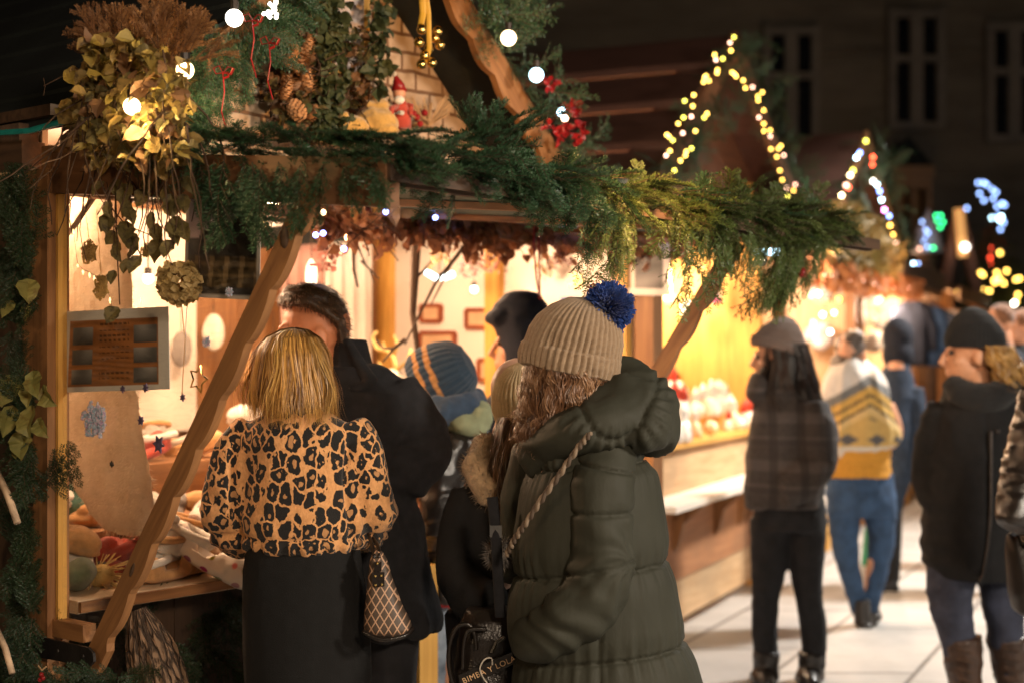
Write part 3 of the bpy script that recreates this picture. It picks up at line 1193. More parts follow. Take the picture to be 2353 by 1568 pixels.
def tpx(g, Y, pts, n=12, flat=1.0):
    """tube through (px, py, depth offset, radius)"""
    P = [at(p[0], p[1], Y) + V(0, p[2], 0) for p in pts]
    # resample smoothly
    P = np.array(P); r = np.array([p[3] for p in pts])
    tt = np.linspace(0, len(P) - 1, (len(P) - 1) * 5 + 1)
    i0 = np.clip(tt.astype(int), 0, len(P) - 2)
    out, rr = [], []
    for t, i in zip(tt, i0):
        f = t - i
        a = P[max(i - 1, 0)]; b = P[i]; c = P[i + 1]; d = P[min(i + 2, len(P) - 1)]
        out.append(.5 * ((2 * b) + (-a + c) * f + (2 * a - 5 * b + 4 * c - d) * f * f + (-a + 3 * b - 3 * c + d) * f ** 3))
        rr.append(r[i] * (1 - f) + r[i + 1] * f)
    return g.tube(out, np.array(rr), n, flat=flat)


def folds(scale=(9, 9, 3), amp=.006, seed=0, fine=.0015):
    def fn(v, n):
        a = vnoise(v * np.array(scale), 1, seed)
        b = vnoise(v * np.array(scale) * 2.3, 1, seed + 3)
        ridge = 1 - np.abs(2 * a - 1)
        return amp * (ridge ** 2 - .4) + amp * .5 * (b - .5) + fine * (vnoise(v, 60, seed + 5) - .5)
    return fn


def hair_strands(g, rings, n, r=(.72, 1.04), seg=14, width=.0035, wob=.006, curl=0, cf=60, col=((.2, .1, .04), (.6, .36, .12)), end=(.75, 1.0), arc=(0, 2 * pi), start=0.0, seed=1, root=None, rootlen=.25, ax=None):
    """ribbons that flow over a stack of elliptical rings from top to bottom"""
    rr = random.Random(seed)
    C = np.array([q[0] for q in rings]); RX = np.array([q[1] for q in rings]); RY = np.array([q[2] for q in rings])
    ax = np.eye(3) if ax is None else np.asarray(ax, float)
    m = len(rings) - 1
    locks = [(rr.random(), rr.random() * 7, rr.random() * 7, rr.uniform(-.3, .3), rr.random()) for _ in range(max(12, n // 22))]
    for k in range(n):
        lk = locks[rr.randrange(len(locks))]
        th = arc[0] + (arc[1] - arc[0]) * (lk[0] + rr.gauss(0, .010))
        rho = r[0] + (r[1] - r[0]) * rr.random() ** .6
        e = end[0] + (end[1] - end[0]) * rr.random()
        s0 = start * rr.random()
        dth = lk[3] + rr.uniform(-.06, .06)
        ph, ph2 = lk[1] + rr.gauss(0, .35), lk[2] + rr.gauss(0, .35)
        wb = wob * rr.uniform(.4, 1.4)
        kc = curl * rr.uniform(.5, 1.4)
        P = []
        for i in range(seg + 1):
            s = s0 + (e - s0) * i / seg
            f = s * m
            j = min(int(f), m - 1)
            f -= j
            c = C[j] * (1 - f) + C[j + 1] * f
            rx = RX[j] * (1 - f) + RX[j + 1] * f
            ry = RY[j] * (1 - f) + RY[j + 1] * f
            t2 = th + dth * s
            p = c + rho * (rx * cos(t2) * ax[0] + ry * sin(t2) * ax[1])
            w = s * s
            p = p + wb * w * V(sin(5 * s + ph), cos(4 * s + ph2), 0)
            if kc:
                p = p + kc * (.3 + s) * V(cos(cf * s + ph), sin(cf * s + ph), .6 * sin(cf * s * .8 + ph2))
            P.append(p)
        P = np.array(P)
        tan = np.gradient(P, axis=0)
        out = np.stack([cos(th) * ax[0] + sin(th) * ax[1]] * (seg + 1))
        side = np.cross(tan, out)
        side /= np.maximum(1e-9, np.linalg.norm(side, axis=1))[:, None]
        side = side + .5 * rr.uniform(-1, 1) * out
        wd = width * rr.uniform(.6, 1.3) * np.array([min(1, .5 + 2 * i / seg) * (1 if i < seg * .7 else 1 - (i / seg - .7) / .34) for i in range(seg + 1)])
        vs = np.concatenate([P - side * wd[:, None] / 2, P + side * wd[:, None] / 2])
        fs = [(i, i + 1, seg + 1 + i + 1, seg + 1 + i) for i in range(seg)]
        q = min(1, max(0, lk[4] + rr.gauss(0, .2)))
        ca = np.array(col[0]) * (1 - q) + np.array(col[1]) * q
        cc = np.tile(ca, (seg + 1, 1))
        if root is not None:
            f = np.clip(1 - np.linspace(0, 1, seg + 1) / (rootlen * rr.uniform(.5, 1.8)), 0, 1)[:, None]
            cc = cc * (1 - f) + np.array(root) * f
        g.add(vs, fs, 0, None, np.concatenate([cc, cc]))
    return g


def shrink(rings, k):
    return [(c, a * k, b * k) for c, a, b in rings]


def beanie(c, up, fwd, prof, nrib=34, depth=.05, n=None, cuff=0.0, twist=0.0, seed=0, lean=None, col=None):
    """knitted cap: prof rows (h, rx, ry) along `up` from the brim to the tip; ribs are real ridges"""
    up = unit(up)
    fy = unit(np.asarray(fwd, float) - up * np.dot(fwd, up))
    fx = np.cross(fy, up)
    n = n or nrib * 6
    g = G()
    hs = [p[0] for p in prof]
    m = 46
    vs, cs = [], []
    H = np.linspace(0, 1, m + 1)
    arc = np.concatenate([[0], np.cumsum([math.hypot(prof[i + 1][0] - prof[i][0], prof[i + 1][1] - prof[i][1]) for i in range(len(prof) - 1)])])
    arc /= arc[-1]
    for i in range(m + 1):
        s = H[i]
        h = np.interp(s, arc, hs); rx = np.interp(s, arc, [p[1] for p in prof]); ry = np.interp(s, arc, [p[2] for p in prof])
        off = V(0, 0, 0) if lean is None else np.asarray(lean, float) * (max(0, h) / hs[-1]) ** 2
        for j in range(n):
            th = 2 * pi * j / n
            rib = abs(math.sin(nrib * th / 2 + twist * s))
            k = 1 - depth * (1 - rib ** .7)
            vs.append(np.asarray(c, float) + off + up * h + k * (rx * cos(th) * fx + ry * sin(th) * fy))
            if col is not None:
                cs.append(col(s, th, h))
    fs = []
    for i in range(m):
        for j in range(n):
            jj = (j + 1) % n
            fs.append((i * n + j, i * n + jj, (i + 1) * n + jj, (i + 1) * n + j))
    fs.append(tuple(m * n + j for j in range(n)))
    v = np.array(vs)
    v += (vnoise(v, 26, seed)[:, None] - .5) * .007
    g.add(v, fs, 0, None, None if col is None else np.array(cs))
    return g


def person(px, Y, label, group=None):
    return thing('person', V((px - 1176) / F * Y, Y, 0), label, 'person', group)


def legs_to_ground(g, Y, left, right, r0=.075):
    pass


# ---- woman in the leopard jacket, seen from behind
def leopard_woman():
    Y = 3.70
    o = person(700, Y, 'woman with long blonde hair in a leopard print jacket and black skirt, seen from behind')
    g = G()
    L = head_geo(g, at(675, 858, Y) + V(0, .02, 0), pi + .35, .1)
    g.loft(lofted(Y, [(955, 620, 745, .09), (1060, 570, 820, .1), (1250, 585, 815, .1), (1400, 580, 825, .12), (1560, 590, 815, .11)]))
    for s, pts in ((0, [(575, 1000, 0, .05), (520, 1140, .02, 0.028), (540, 1235, .14, .035), (600, 1230, .28, .03)]), (1, [(800, 1000, 0, .05), (870, 1130, .02, 0.028), (845, 1235, .14, .035), (790, 1235, .26, .03)])):
        tpx(g, Y, pts)
    for x in (650, 755):
        tpx(g, Y, [(x, 1500, .0, 0.046), (x, 1800, .0, 0.034), (x, 2080, .0, 0.026), (x, 2150, .0, 0.025)])
        g.ell(at(x, 2150, Y) + V(0, .05, 0), (.045, .12, .035))
    # hands clasped in front: palms with five fingers each
    for hx, sg in ((610, 1), (785, -1)):
        p0 = at(hx, 1232, Y) + V(0, .29, 0)
        g.ell(p0, (.042, .018, .035))
        for q in range(4):
            a = p0 + V(sg * .03, 0, .024 - q * .016)
            g.tube([a, a + V(sg * .035, .012, 0), a + V(sg * .055, -.008, -.003)], [.0095, .009, .0075], 6)
        g.tube([p0 + V(0, 0, .03), p0 + V(sg * .025, -.01, .05), p0 + V(sg * .045, -.01, .055)], [.011, .0095, .008], 6)
    body('body', g, o, M['skin_pale'], eyes_of(L))
    # skirt
    g = G()
    g.loft(lofted(Y, [(1225, 572, 822, .115), (1300, 562, 832, .125), (1400, 560, 845, .13), (1500, 562, 852, .135), (1572, 566, 854, .14)]), n=40, power=2.3)
    soft('skirt', g, M['skirt'], o, .010, 4, folds((16, 16, 2), .005, 2))
    # jacket
    g = G()
    g.loft(lofted(Y, [(925, 628, 742, .075, .0), (950, 608, 762, .09), (975, 560, 805, .105), (1010, 545, 825, .118), (1080, 556, 838, .125), (1160, 562, 838, .13), (1215, 556, 842, .14), (1240, 556, 840, .14), (1256, 562, 828, .125), (1264, 568, 822, .12)]), n=40)
    tpx(g, Y, [(585, 985, .01, .055), (548, 1040, .0, .068), (535, 1110, .0, .072), (524, 1180, .02, .073), (538, 1228, .05, .064), (585, 1245, .14, .05), (625, 1238, .26, .04)], 16)
    tpx(g, Y, [(795, 985, .01, .055), (828, 1040, .0, .062), (840, 1110, .0, .062), (848, 1175, .02, .062), (838, 1222, .06, .055), (800, 1238, .15, .048), (765, 1236, .26, .04)], 16)
    base = folds((11, 11, 6), .008, 4, .004)

    def dj(v, n):
        d = base(v, n)
        zz = v[:, 2]
        hem = at(0, 1228, Y)[2]
        d -= .010 * np.exp(-((zz - hem) / .008) ** 2)              # gathered waist seam
        d += .006 * np.exp(-((zz - hem + .022) / .013) ** 2) * np.sin(v[:, 0] * 190)
        d += .012 * np.exp(-((zz - hem - .05) / .03) ** 2) * vnoise(v * np.array([22, 22, 60]), 1, 9)
        for sx in (562, 822):                                       # armhole creases
            x0 = at(sx, 0, Y)[0] + .02 * np.sin(zz * 9)
            d -= .018 * np.exp(-((v[:, 0] - x0) / .008) ** 2) * (zz > at(0, 1225, Y)[2]) * (zz < at(0, 1015, Y)[2]) * (n[:, 1] < .3)
        return d
    soft('jacket', g, M['leopard'], o, .0085, 4, dj)
    g = G()
    g.loft(lofted(Y, [(895, 622, 742, .085, .0), (915, 612, 748, .09), (960, 602, 760, .098)]), n=32)
    soft('collar', g, M['leopard'], o, .008, 3, folds((20, 20, 9), .007, 14))
    # hair
    rings = lofted(Y, [(752, 668, 676, .006, .03), (757, 642, 704, .05, .03), (775, 610, 728, .09, .02), (810, 592, 744, .112, .01), (860, 585, 754, .108, .0), (905, 580, 762, .098, -.01), (945, 588, 764, .09, -.025), (985, 600, 772, .10, -.05)])
    g = G()
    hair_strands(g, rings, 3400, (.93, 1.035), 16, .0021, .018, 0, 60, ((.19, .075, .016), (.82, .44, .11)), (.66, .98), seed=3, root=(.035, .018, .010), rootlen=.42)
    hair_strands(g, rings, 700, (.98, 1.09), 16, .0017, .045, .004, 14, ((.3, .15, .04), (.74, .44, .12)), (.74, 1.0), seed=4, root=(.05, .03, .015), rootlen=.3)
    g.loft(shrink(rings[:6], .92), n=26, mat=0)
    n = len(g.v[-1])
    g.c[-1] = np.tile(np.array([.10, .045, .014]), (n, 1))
    g.build('hair', M['hair'], o, smooth=True)
    return o


def man_black_coat():
    Y = 4.12
    o = person(800, Y, 'dark haired man in a turned-up black coat leaning towards the blonde woman')
    g = G()
    L = head_geo(g, at(716, 768, Y) + V(0, .03, 0), -pi / 2 + .12, .10, 1.05)
    tpx(g, Y, [(770, 835, .03, .06), (795, 900, .03, .07)])
    g.loft(lofted(Y, [(880, 740, 900, .10), (960, 690, 960, .11), (1200, 720, 930, .11), (1350, 740, 920, .11)]))
    for x in (800, 888):
        tpx(g, Y, [(x, 1320, .0, 0.053), (x, 1650, .0, 0.037), (x, 1980, .0, 0.028), (x, 2025, .0, 0.026)])
        g.ell(at(x - 10, 2028, Y) + V(-.05, 0, 0), (.13, .045, .035))
    tpx(g, Y, [(940, 930, .0, .055), (980, 1060, 0, .045), (870, 1095, .04, .038), (800, 1100, .08, .032)])
    p0 = at(780, 1100, Y) + V(0, .08, 0)
    g.ell(p0, (.045, .02, .038))
    for q in range(4):
        a = p0 + V(-.03, 0, .024 - q * .016)
        g.tube([a, a + V(-.04, .01, 0), a + V(-.06, -.008, -.006)], [.0105, .0095, .008], 6)
    g.tube([p0 + V(.01, 0, .034), p0 + V(-.02, -.012, .055), p0 + V(-.045, -.012, .06)], [.012, .0105, .009], 6)
    body('body', g, o, M['skin_red'], eyes_of(L))
    g = G()
    # hair: short cap over back and top of skull
    hc = at(712, 768, Y) + V(0, .03, 0)
    rows = lofted(Y, [(650, 690, 722, .02, .03), (656, 660, 752, .06, .03), (676, 638, 776, .08, .03), (696, 634, 788, .088, .03), (712, 700, 793, .088, .03), (732, 752, 796, .086, .03), (758, 770, 797, .080, .04), (790, 776, 797, .070, .045), (822, 772, 799, .058, .04)])
    k = G(); k.loft(rows, n=26)
    v, n, f = fuse(k, .007, 3)
    d = vnoise(v * np.array([30, 30, 90]), 1, 2) - .5
    g.add(v + n * (d * .010)[:, None], f, 0, None, np.tile(np.array([.06, .033, .018]), (len(v), 1)))
    rr = random.Random(5)
    # cropped strands standing off the surface
    idx = NR.choice(len(v), 2600)
    for i in idx:
        p = v[i]; nn = n[i]
        t = unit(V(rr.uniform(-.1, .8), rr.uniform(-.4, .4), -.9 + rr.uniform(-.3, .6)) + nn * .5)
        s = unit(np.cross(t, nn)) * .0016
        q = p + nn * .003
        e = q + t * rr.uniform(.008, .018) + nn * .001
        kk = rr.uniform(.6, 2.0)
        g.add([q - s, q + s, e], [(0, 1, 2)], 0, None, np.array([.095, .052, .028]) * kk)
    g.build('hair', M['hair'], o, smooth=True)
    g = G()
    g.loft(lofted(Y, [(842, 748, 868, .09, .02), (866, 730, 908, .105, .02), (905, 700, 958, .13), (960, 672, 976, .145), (1040, 668, 962, .15), (1120, 690, 950, .15), (1220, 700, 975, .165), (1330, 705, 998, .18), (1415, 712, 1014, .19), (1446, 716, 1012, .188)]), n=40)
    tpx(g, Y, [(905, 895, .0, .075), (948, 960, -.02, .083), (968, 1035, -.03, .082), (935, 1076, -.05, .078), (860, 1082, -.03, .07), (790, 1085, .05, .062)], 16)
    tpx(g, Y, [(705, 930, .03, .07), (660, 1010, .08, .075), (650, 1090, .14, .07), (700, 1110, .2, .06)], 14)
    bf = folds((10, 10, 6), .017, 8)

    def dm(v, n):
        d = bf(v, n)
        e = at(975, 1060, Y)
        dist = np.linalg.norm((v - e) * np.array([1, .6, 1]), axis=1)
        ang = np.arctan2(v[:, 2] - e[2] - .05, v[:, 0] - e[0] + .12)
        d += .006 * np.exp(-(dist / .15) ** 2) * np.sin(ang * 13 + 8 * vnoise(v, 9, 4))
        return d
    soft('coat', g, M['coat_char'], o, .010, 4, dm)
    # turned-up collar
    g = G()
    g.loft([(at(800, 778, Y) + V(0, .05, 0), .048, .075), (at(803, 830, Y) + V(0, .04, 0), .062, .085), (at(806, 872, Y) + V(0, .03, 0), .085, .105), (at(808, 895, Y) + V(0, .03, 0), .092, .115)], n=30)
    tpx(g, Y, [(800, 785, -.03, .012), (838, 845, -.06, .02), (858, 878, -.09, .022), (835, 892, -.10, .018), (812, 890, -.10, .012)], 8)
    soft('collar', g, M['coat_char'], o, .007, 3, folds((12, 12, 8), .006, 18))
    g = G()
    for x in (800, 890):
        tpx(g, Y, [(x, 1330, .0, .10), (x, 1650, .0, .085), (x, 1960, .0, .075), (x, 2010, 0, .078)])
    soft('trousers', g, M['trouser'], o, .012, 3, folds((9, 9, 4), .006, 5))
    g = G()
    for x in (790, 880):
        g.ell(at(x, 2030, Y) + V(-.04, 0, .01), (.15, .052, .045))
    soft('shoes', g, M['leather'], o, .01, 3)
    return o


def striped_beanie():
    Y = 4.9
    o = person(1030, Y, 'person in a slouchy blue beanie with two tan stripes and black leather jacket')
    g = G()
    L = head_geo(g, at(1012, 893, Y), -pi / 2 - .25, .2, .98)
    g.loft(lofted(Y, [(985, 1000, 1110, .09), (1050, 985, 1125, .1), (1300, 960, 1060, .1)]))
    for x in (970, 1035):
        tpx(g, Y, [(x, 1350, .0, 0.046), (x, 1600, .0, 0.034), (x, 1830, .0, 0.025)])
    tpx(g, Y, [(1020, 1010, -.06, .05), (1000, 1120, -.08, .04), (985, 1160, -.02, .035), (975, 1230, 0, .03)])
    body('body', g, o, M['skin'], eyes_of(L))

    def stripes(s, th, h):
        a = cos(th - .2)
        for lo, hi in ((.10, .17), (.27, .345)):
            if lo < s + .04 * a < hi:
                return (.55, .27, .09)
        return (.018, .045, .085)
    up = unit(V(.88, -.1, .45))
    c = at(962, 888, Y)
    g = beanie(c, up, (0, 1, 0), [(-.005, .096, .10), (.02, .112, .112), (.06, .122, .118), (.12, .118, .112), (.165, .10, .098), (.195, .07, .07), (.21, .02, .02)], 30, .04, seed=3, col=stripes, lean=(.0, 0, -.01))
    g.build('beanie', M['knit_blue'], o, smooth=True)
    g = G()
    g.tube([at(985, 925, Y) + V(0, -.05, 0), at(1020, 945, Y) + V(0, -.11, 0), at(1070, 935, Y) + V(0, -.06, 0), at(1085, 925, Y) + V(0, .03, 0), at(1040, 925, Y) + V(0, .1, 0), at(985, 930, Y) + V(0, .03, 0)], .055, 12)
    g.tube([at(985, 950, Y) + V(0, -.08, 0), at(992, 1000, Y) + V(0, -.11, 0), at(1000, 1035, Y) + V(0, -.12, 0)], [.05, .045, .04], 10)
    soft('scarf', g, mat('blue_scarf', (.03, .055, .10), .9, .25, 30, 260, .5, sheen=.2), o, .009, 3, folds((20, 20, 30), .008, 3))
    g = G()
    g.ell(at(1068, 972, Y) + V(0, -.05, 0), V(.085, .09, .05), np.array(Euler((0, -.25, 0)).to_matrix()))
    g.ell(at(1100, 955, Y) + V(0, -.03, 0), V(.05, .08, .055))
    soft('hood', g, M['hood_green'], o, .008, 3, folds((16, 16, 16), .008, 6))
    g = G()
    g.loft(lofted(Y, [(975, 1010, 1120, .1), (1010, 992, 1140, .12), (1100, 985, 1140, .13), (1250, 975, 1110, .13), (1330, 960, 1080, .13), (1372, 955, 1078, .13)]), n=32)
    tpx(g, Y, [(1045, 1010, -.08, .062), (1020, 1080, -.13, .068), (1008, 1150, -.15, .062), (1000, 1210, -.12, .052), (985, 1270, -.05, .045)], 14)
    bf = folds((14, 14, 22), .011, 12)
    soft('jacket', g, M['leather'], o, .009, 3, bf)
    g = G()
    g.loft(lofted(Y, [(1368, 958, 1076, .125), (1382, 958, 1074, .124)]), n=28)
    soft('shirt_hem', g, M['red'], o, .008, 2)
    g = G()
    for x, k in ((985, 0), (1030, .06)):
        tpx(g, Y, [(x, 1365, k, .088), (x - 3, 1480, k, .078), (x - 5, 1600, k, .068), (x, 1820, k, .058)])
    soft('jeans', g, M['denim_worn'], o, .01, 3, folds((10, 10, 22), .009, 31))
    g = G()
    for x in (985, 1030):
        g.ell(at(x, 1822, Y) + V(-.04, 0, .02), (.13, .05, .05))
    soft('shoes', g, M['leather'], o, .01, 3)
    return o


def hooded_person():
    Y = 5.3
    o = person(1190, Y, 'person in a dark navy peaked hood, face in profile beside the framed pictures')
    g = G()
    c = at(1200, 792, Y)
    L = head_geo(g, c + V(.0, 0, 0), -pi / 2 - .05, .0, 1.02)
    g.loft(lofted(Y, [(900, 1150, 1240, 0.056), (980, 1100, 1280, .11), (1300, 1120, 1260, .11)]))
    for x in (1150, 1230):
        tpx(g, Y, [(x, 1270, .0, 0.050), (x, 1520, .0, 0.034), (x, 1740, .0, 0.026)])
    body('body', g, o, M['skin'], eyes_of(L))
    g = G()
    g.ell(at(1152, 722, Y), V(.066, .112, .032), np.array([unit(V(.94, 0, .34)), V(0, 1, 0), unit(V(-.34, 0, .94))]), 20, 12)
    g.ell(at(1140, 735, Y), V(.040, .10, .026), np.array([unit(V(.75, 0, -.65)), V(0, 1, 0), unit(V(.65, 0, .75))]), 20, 12)
    g.loft(lofted(Y, [(668, 1180, 1215, .02), (674, 1160, 1238, .07), (700, 1132, 1258, .115), (735, 1130, 1268, .128), (780, 1146, 1266, .125), (830, 1160, 1262, .118), (870, 1172, 1262, .12), (905, 1150, 1275, .13)]), n=30)
    v, n, f = fuse(g, .008, 4)
    # open the face side of the hood
    k = G(); k.add(v + n * (folds((12, 12, 10), .006, 9)(v, n))[:, None], f)
    k.build('hood', M['coat_navy'], o, smooth=True)
    g = G()
    g.loft(lofted(Y, [(890, 1140, 1265, .12), (940, 1095, 1290, .14), (1100, 1080, 1300, .16), (1330, 1090, 1290, .17), (1400, 1090, 1290, .17)]), n=32)
    tpx(g, Y, [(1110, 950, -.06, .07), (1085, 1080, -.08, .07), (1100, 1200, -.08, .06), (1150, 1230, -.13, .05)])
    soft('coat', g, M['coat_navy'], o, .012, 3, folds((9, 9, 5), .01, 3))
    g = G()
    for x in (1150, 1230):
        tpx(g, Y, [(x, 1380, .0, .09), (x, 1520, .0, .075), (x, 1740, .0, .062)])
        g.ell(at(x - 10, 1752, Y) + V(0, 0, .0), (.13, .05, .05))
    soft('trousers', g, M['trouser'], o, .012, 3)
    return o


def cream_beanie():
    Y = 3.98
    o = person(1120, Y, 'girl in a cream ribbed beanie with a long brown ponytail, head bowed')
    g = G()
    L = head_geo(g, at(1190, 912, Y) + V(.01, .04, 0), pi - .9, .12, .94)
    g.loft(lofted(Y, [(1050, 1110, 1210, 0.056), (1120, 1060, 1230, .11), (1350, 1060, 1220, .11)]))
    tpx(g, Y, [(1085, 1130, .0, 0.031), (1055, 1290, -.02, .042), (1120, 1330, -.1, .036), (1170, 1300, -.14, .03)])
    for x in (1100, 1175):
        tpx(g, Y, [(x, 1350, .0, 0.050), (x, 1700, .0, 0.034), (x, 2030, .0, 0.026)])
    body('body', g, o, M['skin_pale'], eyes_of(L))
    up = unit(V(-.42, -.52, .8)) * -1
    # cap pulled far down the back of the bowed head
    ctr = at(1176, 905, Y)
    g = beanie(at(1214, 930, Y), unit(V(-.14, -.22, .96)), (0, 1, 0), [(-.085, .094, .118), (-.05, .101, .122), (.0, .104, .122), (.05, .10, .112), (.09, .078, .085), (.115, .045, .048), (.126, .010, .010)], 44, .06, seed=6)
    g.build('beanie', M['knit_cream'], o, smooth=True)
    rings = [(at(1205, 955, Y) + V(0, -.03, 0), .07, .09), (at(1192, 985, Y) + V(0, -.06, 0), .066, .08), (at(1180, 1020, Y) + V(0, -.09, 0), .06, .07), (at(1168, 1070, Y) + V(0, -.125, 0), .056, .05), (at(1166, 1115, Y) + V(0, -.14, 0), .052, .04), (at(1172, 1170, Y) + V(0, -.14, 0), .042, .028)]
    g = G()
    hair_strands(g, rings, 1500, (.8, 1.08), 14, .0022, .014, .003, 18, ((.06, .028, .012), (.22, .11, .045)), (.75, 1.0), seed=8)
    g.loft(shrink(rings, .75), n=16)
    g.c[-1] = np.tile(np.array([.05, .025, .012]), (len(g.v[-1]), 1))
    g.build('hair', M['hair'], o, smooth=True)
    # fur-edged hood lying on the shoulders
    g = G()
    g.tube([at(1125, 1010, Y) + V(0, -.05, 0), at(1100, 1065, Y) + V(0, -.1, 0), at(1130, 1120, Y) + V(0, -.13, 0), at(1190, 1125, Y) + V(0, -.13, 0), at(1225, 1080, Y) + V(0, -.08, 0)], [.035, .045, .045, .04, .03], 12)
    v, n, f = fuse(g, .008, 3)
    k = G(); k.add(v + n * (.014 * vnoise(v, 26, 3))[:, None], f)
    for i in NR.choice(len(v), 1500):
        p = v[i]; nn = n[i]
        e = p + unit(nn + V(*NR.uniform(-.6, .6, 3))) * NR.uniform(.012, .026)
        s = unit(np.cross(nn, V(.3, .5, .8))) * .002
        k.add([p - s, p + s, e], [(0, 1, 2)])
    k.build('fur_collar', M['fur_beige'], o, smooth=True)
    g = G()
    g.loft(lofted(Y, [(1065, 1112, 1215, .11), (1100, 1075, 1235, .13), (1160, 1050, 1240, .145), (1250, 1045, 1235, .15), (1350, 1040, 1230, .15), (1440, 1045, 1230, .155)]), n=34)
    tpx(g, Y, [(1085, 1130, -.02, .062), (1060, 1210, -.05, .066), (1058, 1290, -.09, .066), (1085, 1345, -.16, .062), (1140, 1345, -.24, .05)], 14)
    soft('jacket', g, M['coat_black'], o, .0095, 4, folds((11, 11, 7), .009, 22))
    g = G()
    for x in (1095, 1175):
        tpx(g, Y, [(x, 1400, .0, .095), (x, 1700, .0, .07), (x, 2020, .0, .058)])
        g.ell(at(x, 2060, Y) + V(0, .02, .0), (.05, .12, .05))
    soft('trousers', g, M['trouser'], o, .012, 3)
    return o


def coat_woman():
    Y = 3.58
    o = person(1360, Y, 'woman in a long olive quilted coat and tan knit hat with blue pompom')
    g = G()
    L = head_geo(g, at(1308, 842, Y) + V(0, .01, 0), pi + 1.15, .12)
    g.loft(lofted(Y, [(980, 1240, 1420, 0.056), (1060, 1220, 1470, .11), (1300, 1230, 1480, .11), (1450, 1230, 1500, .11)]))
    tpx(g, Y, [(1400, 1060, -.06, .05), (1400, 1260, -.08, .044), (1310, 1370, -.11, .036), (1262, 1410, -.08, .03)])
    tpx(g, Y, [(1250, 1060, .10, .05), (1240, 1250, .12, 0.027), (1200, 1370, .1, .034)])
    for x in (1320, 1420):
        tpx(g, Y, [(x, 1450, .0, 0.053), (x, 1850, .0, 0.037), (x, 2180, .0, 0.028), (x, 2200, 0, 0.028)])
    p0 = at(1262, 1418, Y) + V(0, -.05, 0)
    g.ell(p0, (.042, .018, .036))
    for q in range(4):
        a = p0 + V(-.03, 0, .024 - q * .016)
        g.tube([a, a + V(-.035, .012, -.01), a + V(-.05, .02, -.02)], [.0095, .009, .0075], 6)
    g.tube([p0 + V(0, 0, .03), p0 + V(-.025, -.01, .045), p0 + V(-.04, -.01, .045)], [.011, .0095, .008], 6)
    body('body', g, o, M['skin_pale'], eyes_of(L))
    # hat: ribbed crown, turned-up cuff, pompom
    up = unit(V(.20, -.02, .98)); fw = V(-.85, .5, 0)
    c = at(1308, 828, Y)
    g = beanie(c, up, fw, [(-.028, .110, .122), (.0, .117, .128), (.03, .118, .128), (.062, .116, .124), (.10, .104, .11), (.13, .083, .086), (.152, .05, .052), (.160, .012, .012)], 46, .07, seed=1, lean=(.02, 0, .0))
    hat = g.build('hat', M['knit_tan'], o, smooth=True)
    g = beanie(c + up * -.034, up, fw, [(.0, .108, .119), (.006, .1205, .1315), (.03, .1235, .1345), (.056, .1215, .1325), (.064, .114, .126)], 46, .06, seed=2)
    g.build('cuff', M['knit_tan'], hat, smooth=True)
    g = G()
    pc = at(1396, 708, Y) + V(0, -.02, 0)
    v = []
    g.ell(pc, .045, None, 20, 14)
    rr = random.Random(9)
    for i in range(2100):
        d = unit(V(rr.gauss(0, 1), rr.gauss(0, 1), rr.gauss(0, 1)))
        l = .050 + .017 * rr.random()
        s = unit(np.cross(d, V(rr.random(), rr.random(), rr.random()))) * .0030
        b_ = np.cross(d, s)
        j = V(*[rr.uniform(-.006, .006) for _ in range(3)])
        a = pc + d * .036
        e = pc + d * l + j
        m_ = (a + e) / 2
        g.add([a - s, a + s, m_ + s * 1.2, e + s * .9, e - s * .9, m_ - s * 1.2], [(0, 1, 2, 5), (5, 2, 3, 4)])
        g.add([a - b_, a + b_, e + b_, e - b_], [(0, 1, 2, 3)])
    g.build('pompom', M['yarn_blue'], hat, smooth=False)
    g = G()
    q = at(1358, 668, Y)
    for pts in (((1366, 676), (1360, 664), (1346, 660)), ((1368, 676), (1369, 662), (1361, 652), (1357, 657)), ((1362, 678), (1356, 670), (1348, 668))):
        g.tube([at(a, b, Y) + V(0, -.02, 0) for a, b in pts], .003, 6)
    g.build('pompom_tie', M['wool_brown'], hat)
    # curly hair
    rings = [(at(1308, 838, Y), .106, .11), (at(1306, 870, Y), .110, .11), (at(1294, 915, Y) + V(0, -.01, 0), .105, .10), (at(1270, 960, Y) + V(0, -.01, 0), .088, .09), (at(1240, 1000, Y), .055, .08), (at(1224, 1045, Y), .032, .07)]
    g = G()
    hair_strands(g, rings, 2600, (.78, 1.05), 30, .0021, .016, .008, 21, ((.05, .022, .012), (.26, .125, .06)), (.55, 1.0), seed=12)
    hair_strands(g, rings, 700, (1.0, 1.11), 30, .0014, .026, .012, 24, ((.16, .08, .04), (.42, .23, .115)), (.45, 1.0), seed=13)
    g.loft(shrink(rings, .8), n=20)
    g.c[-1] = np.tile(np.array([.05, .024, .013]), (len(g.v[-1]), 1))
    g.build('hair', M['hair'], o, smooth=True)
    # coat body
    zs = lambda py: at(0, py, Y)[2]
    g = G()
    g.loft(lofted(Y, [(985, 1250, 1440, .105), (1020, 1222, 1478, .13), (1080, 1208, 1512, .155), (1160, 1194, 1526, .165), (1250, 1180, 1538, .17), (1330, 1174, 1550, .175), (1420, 1172, 1566, .18), (1500, 1176, 1590, .19), (1600, 1182, 1620, .2), (1720, 1190, 1640, .205), (1760, 1190, 1640, .205)]), n=48)
    main = G()

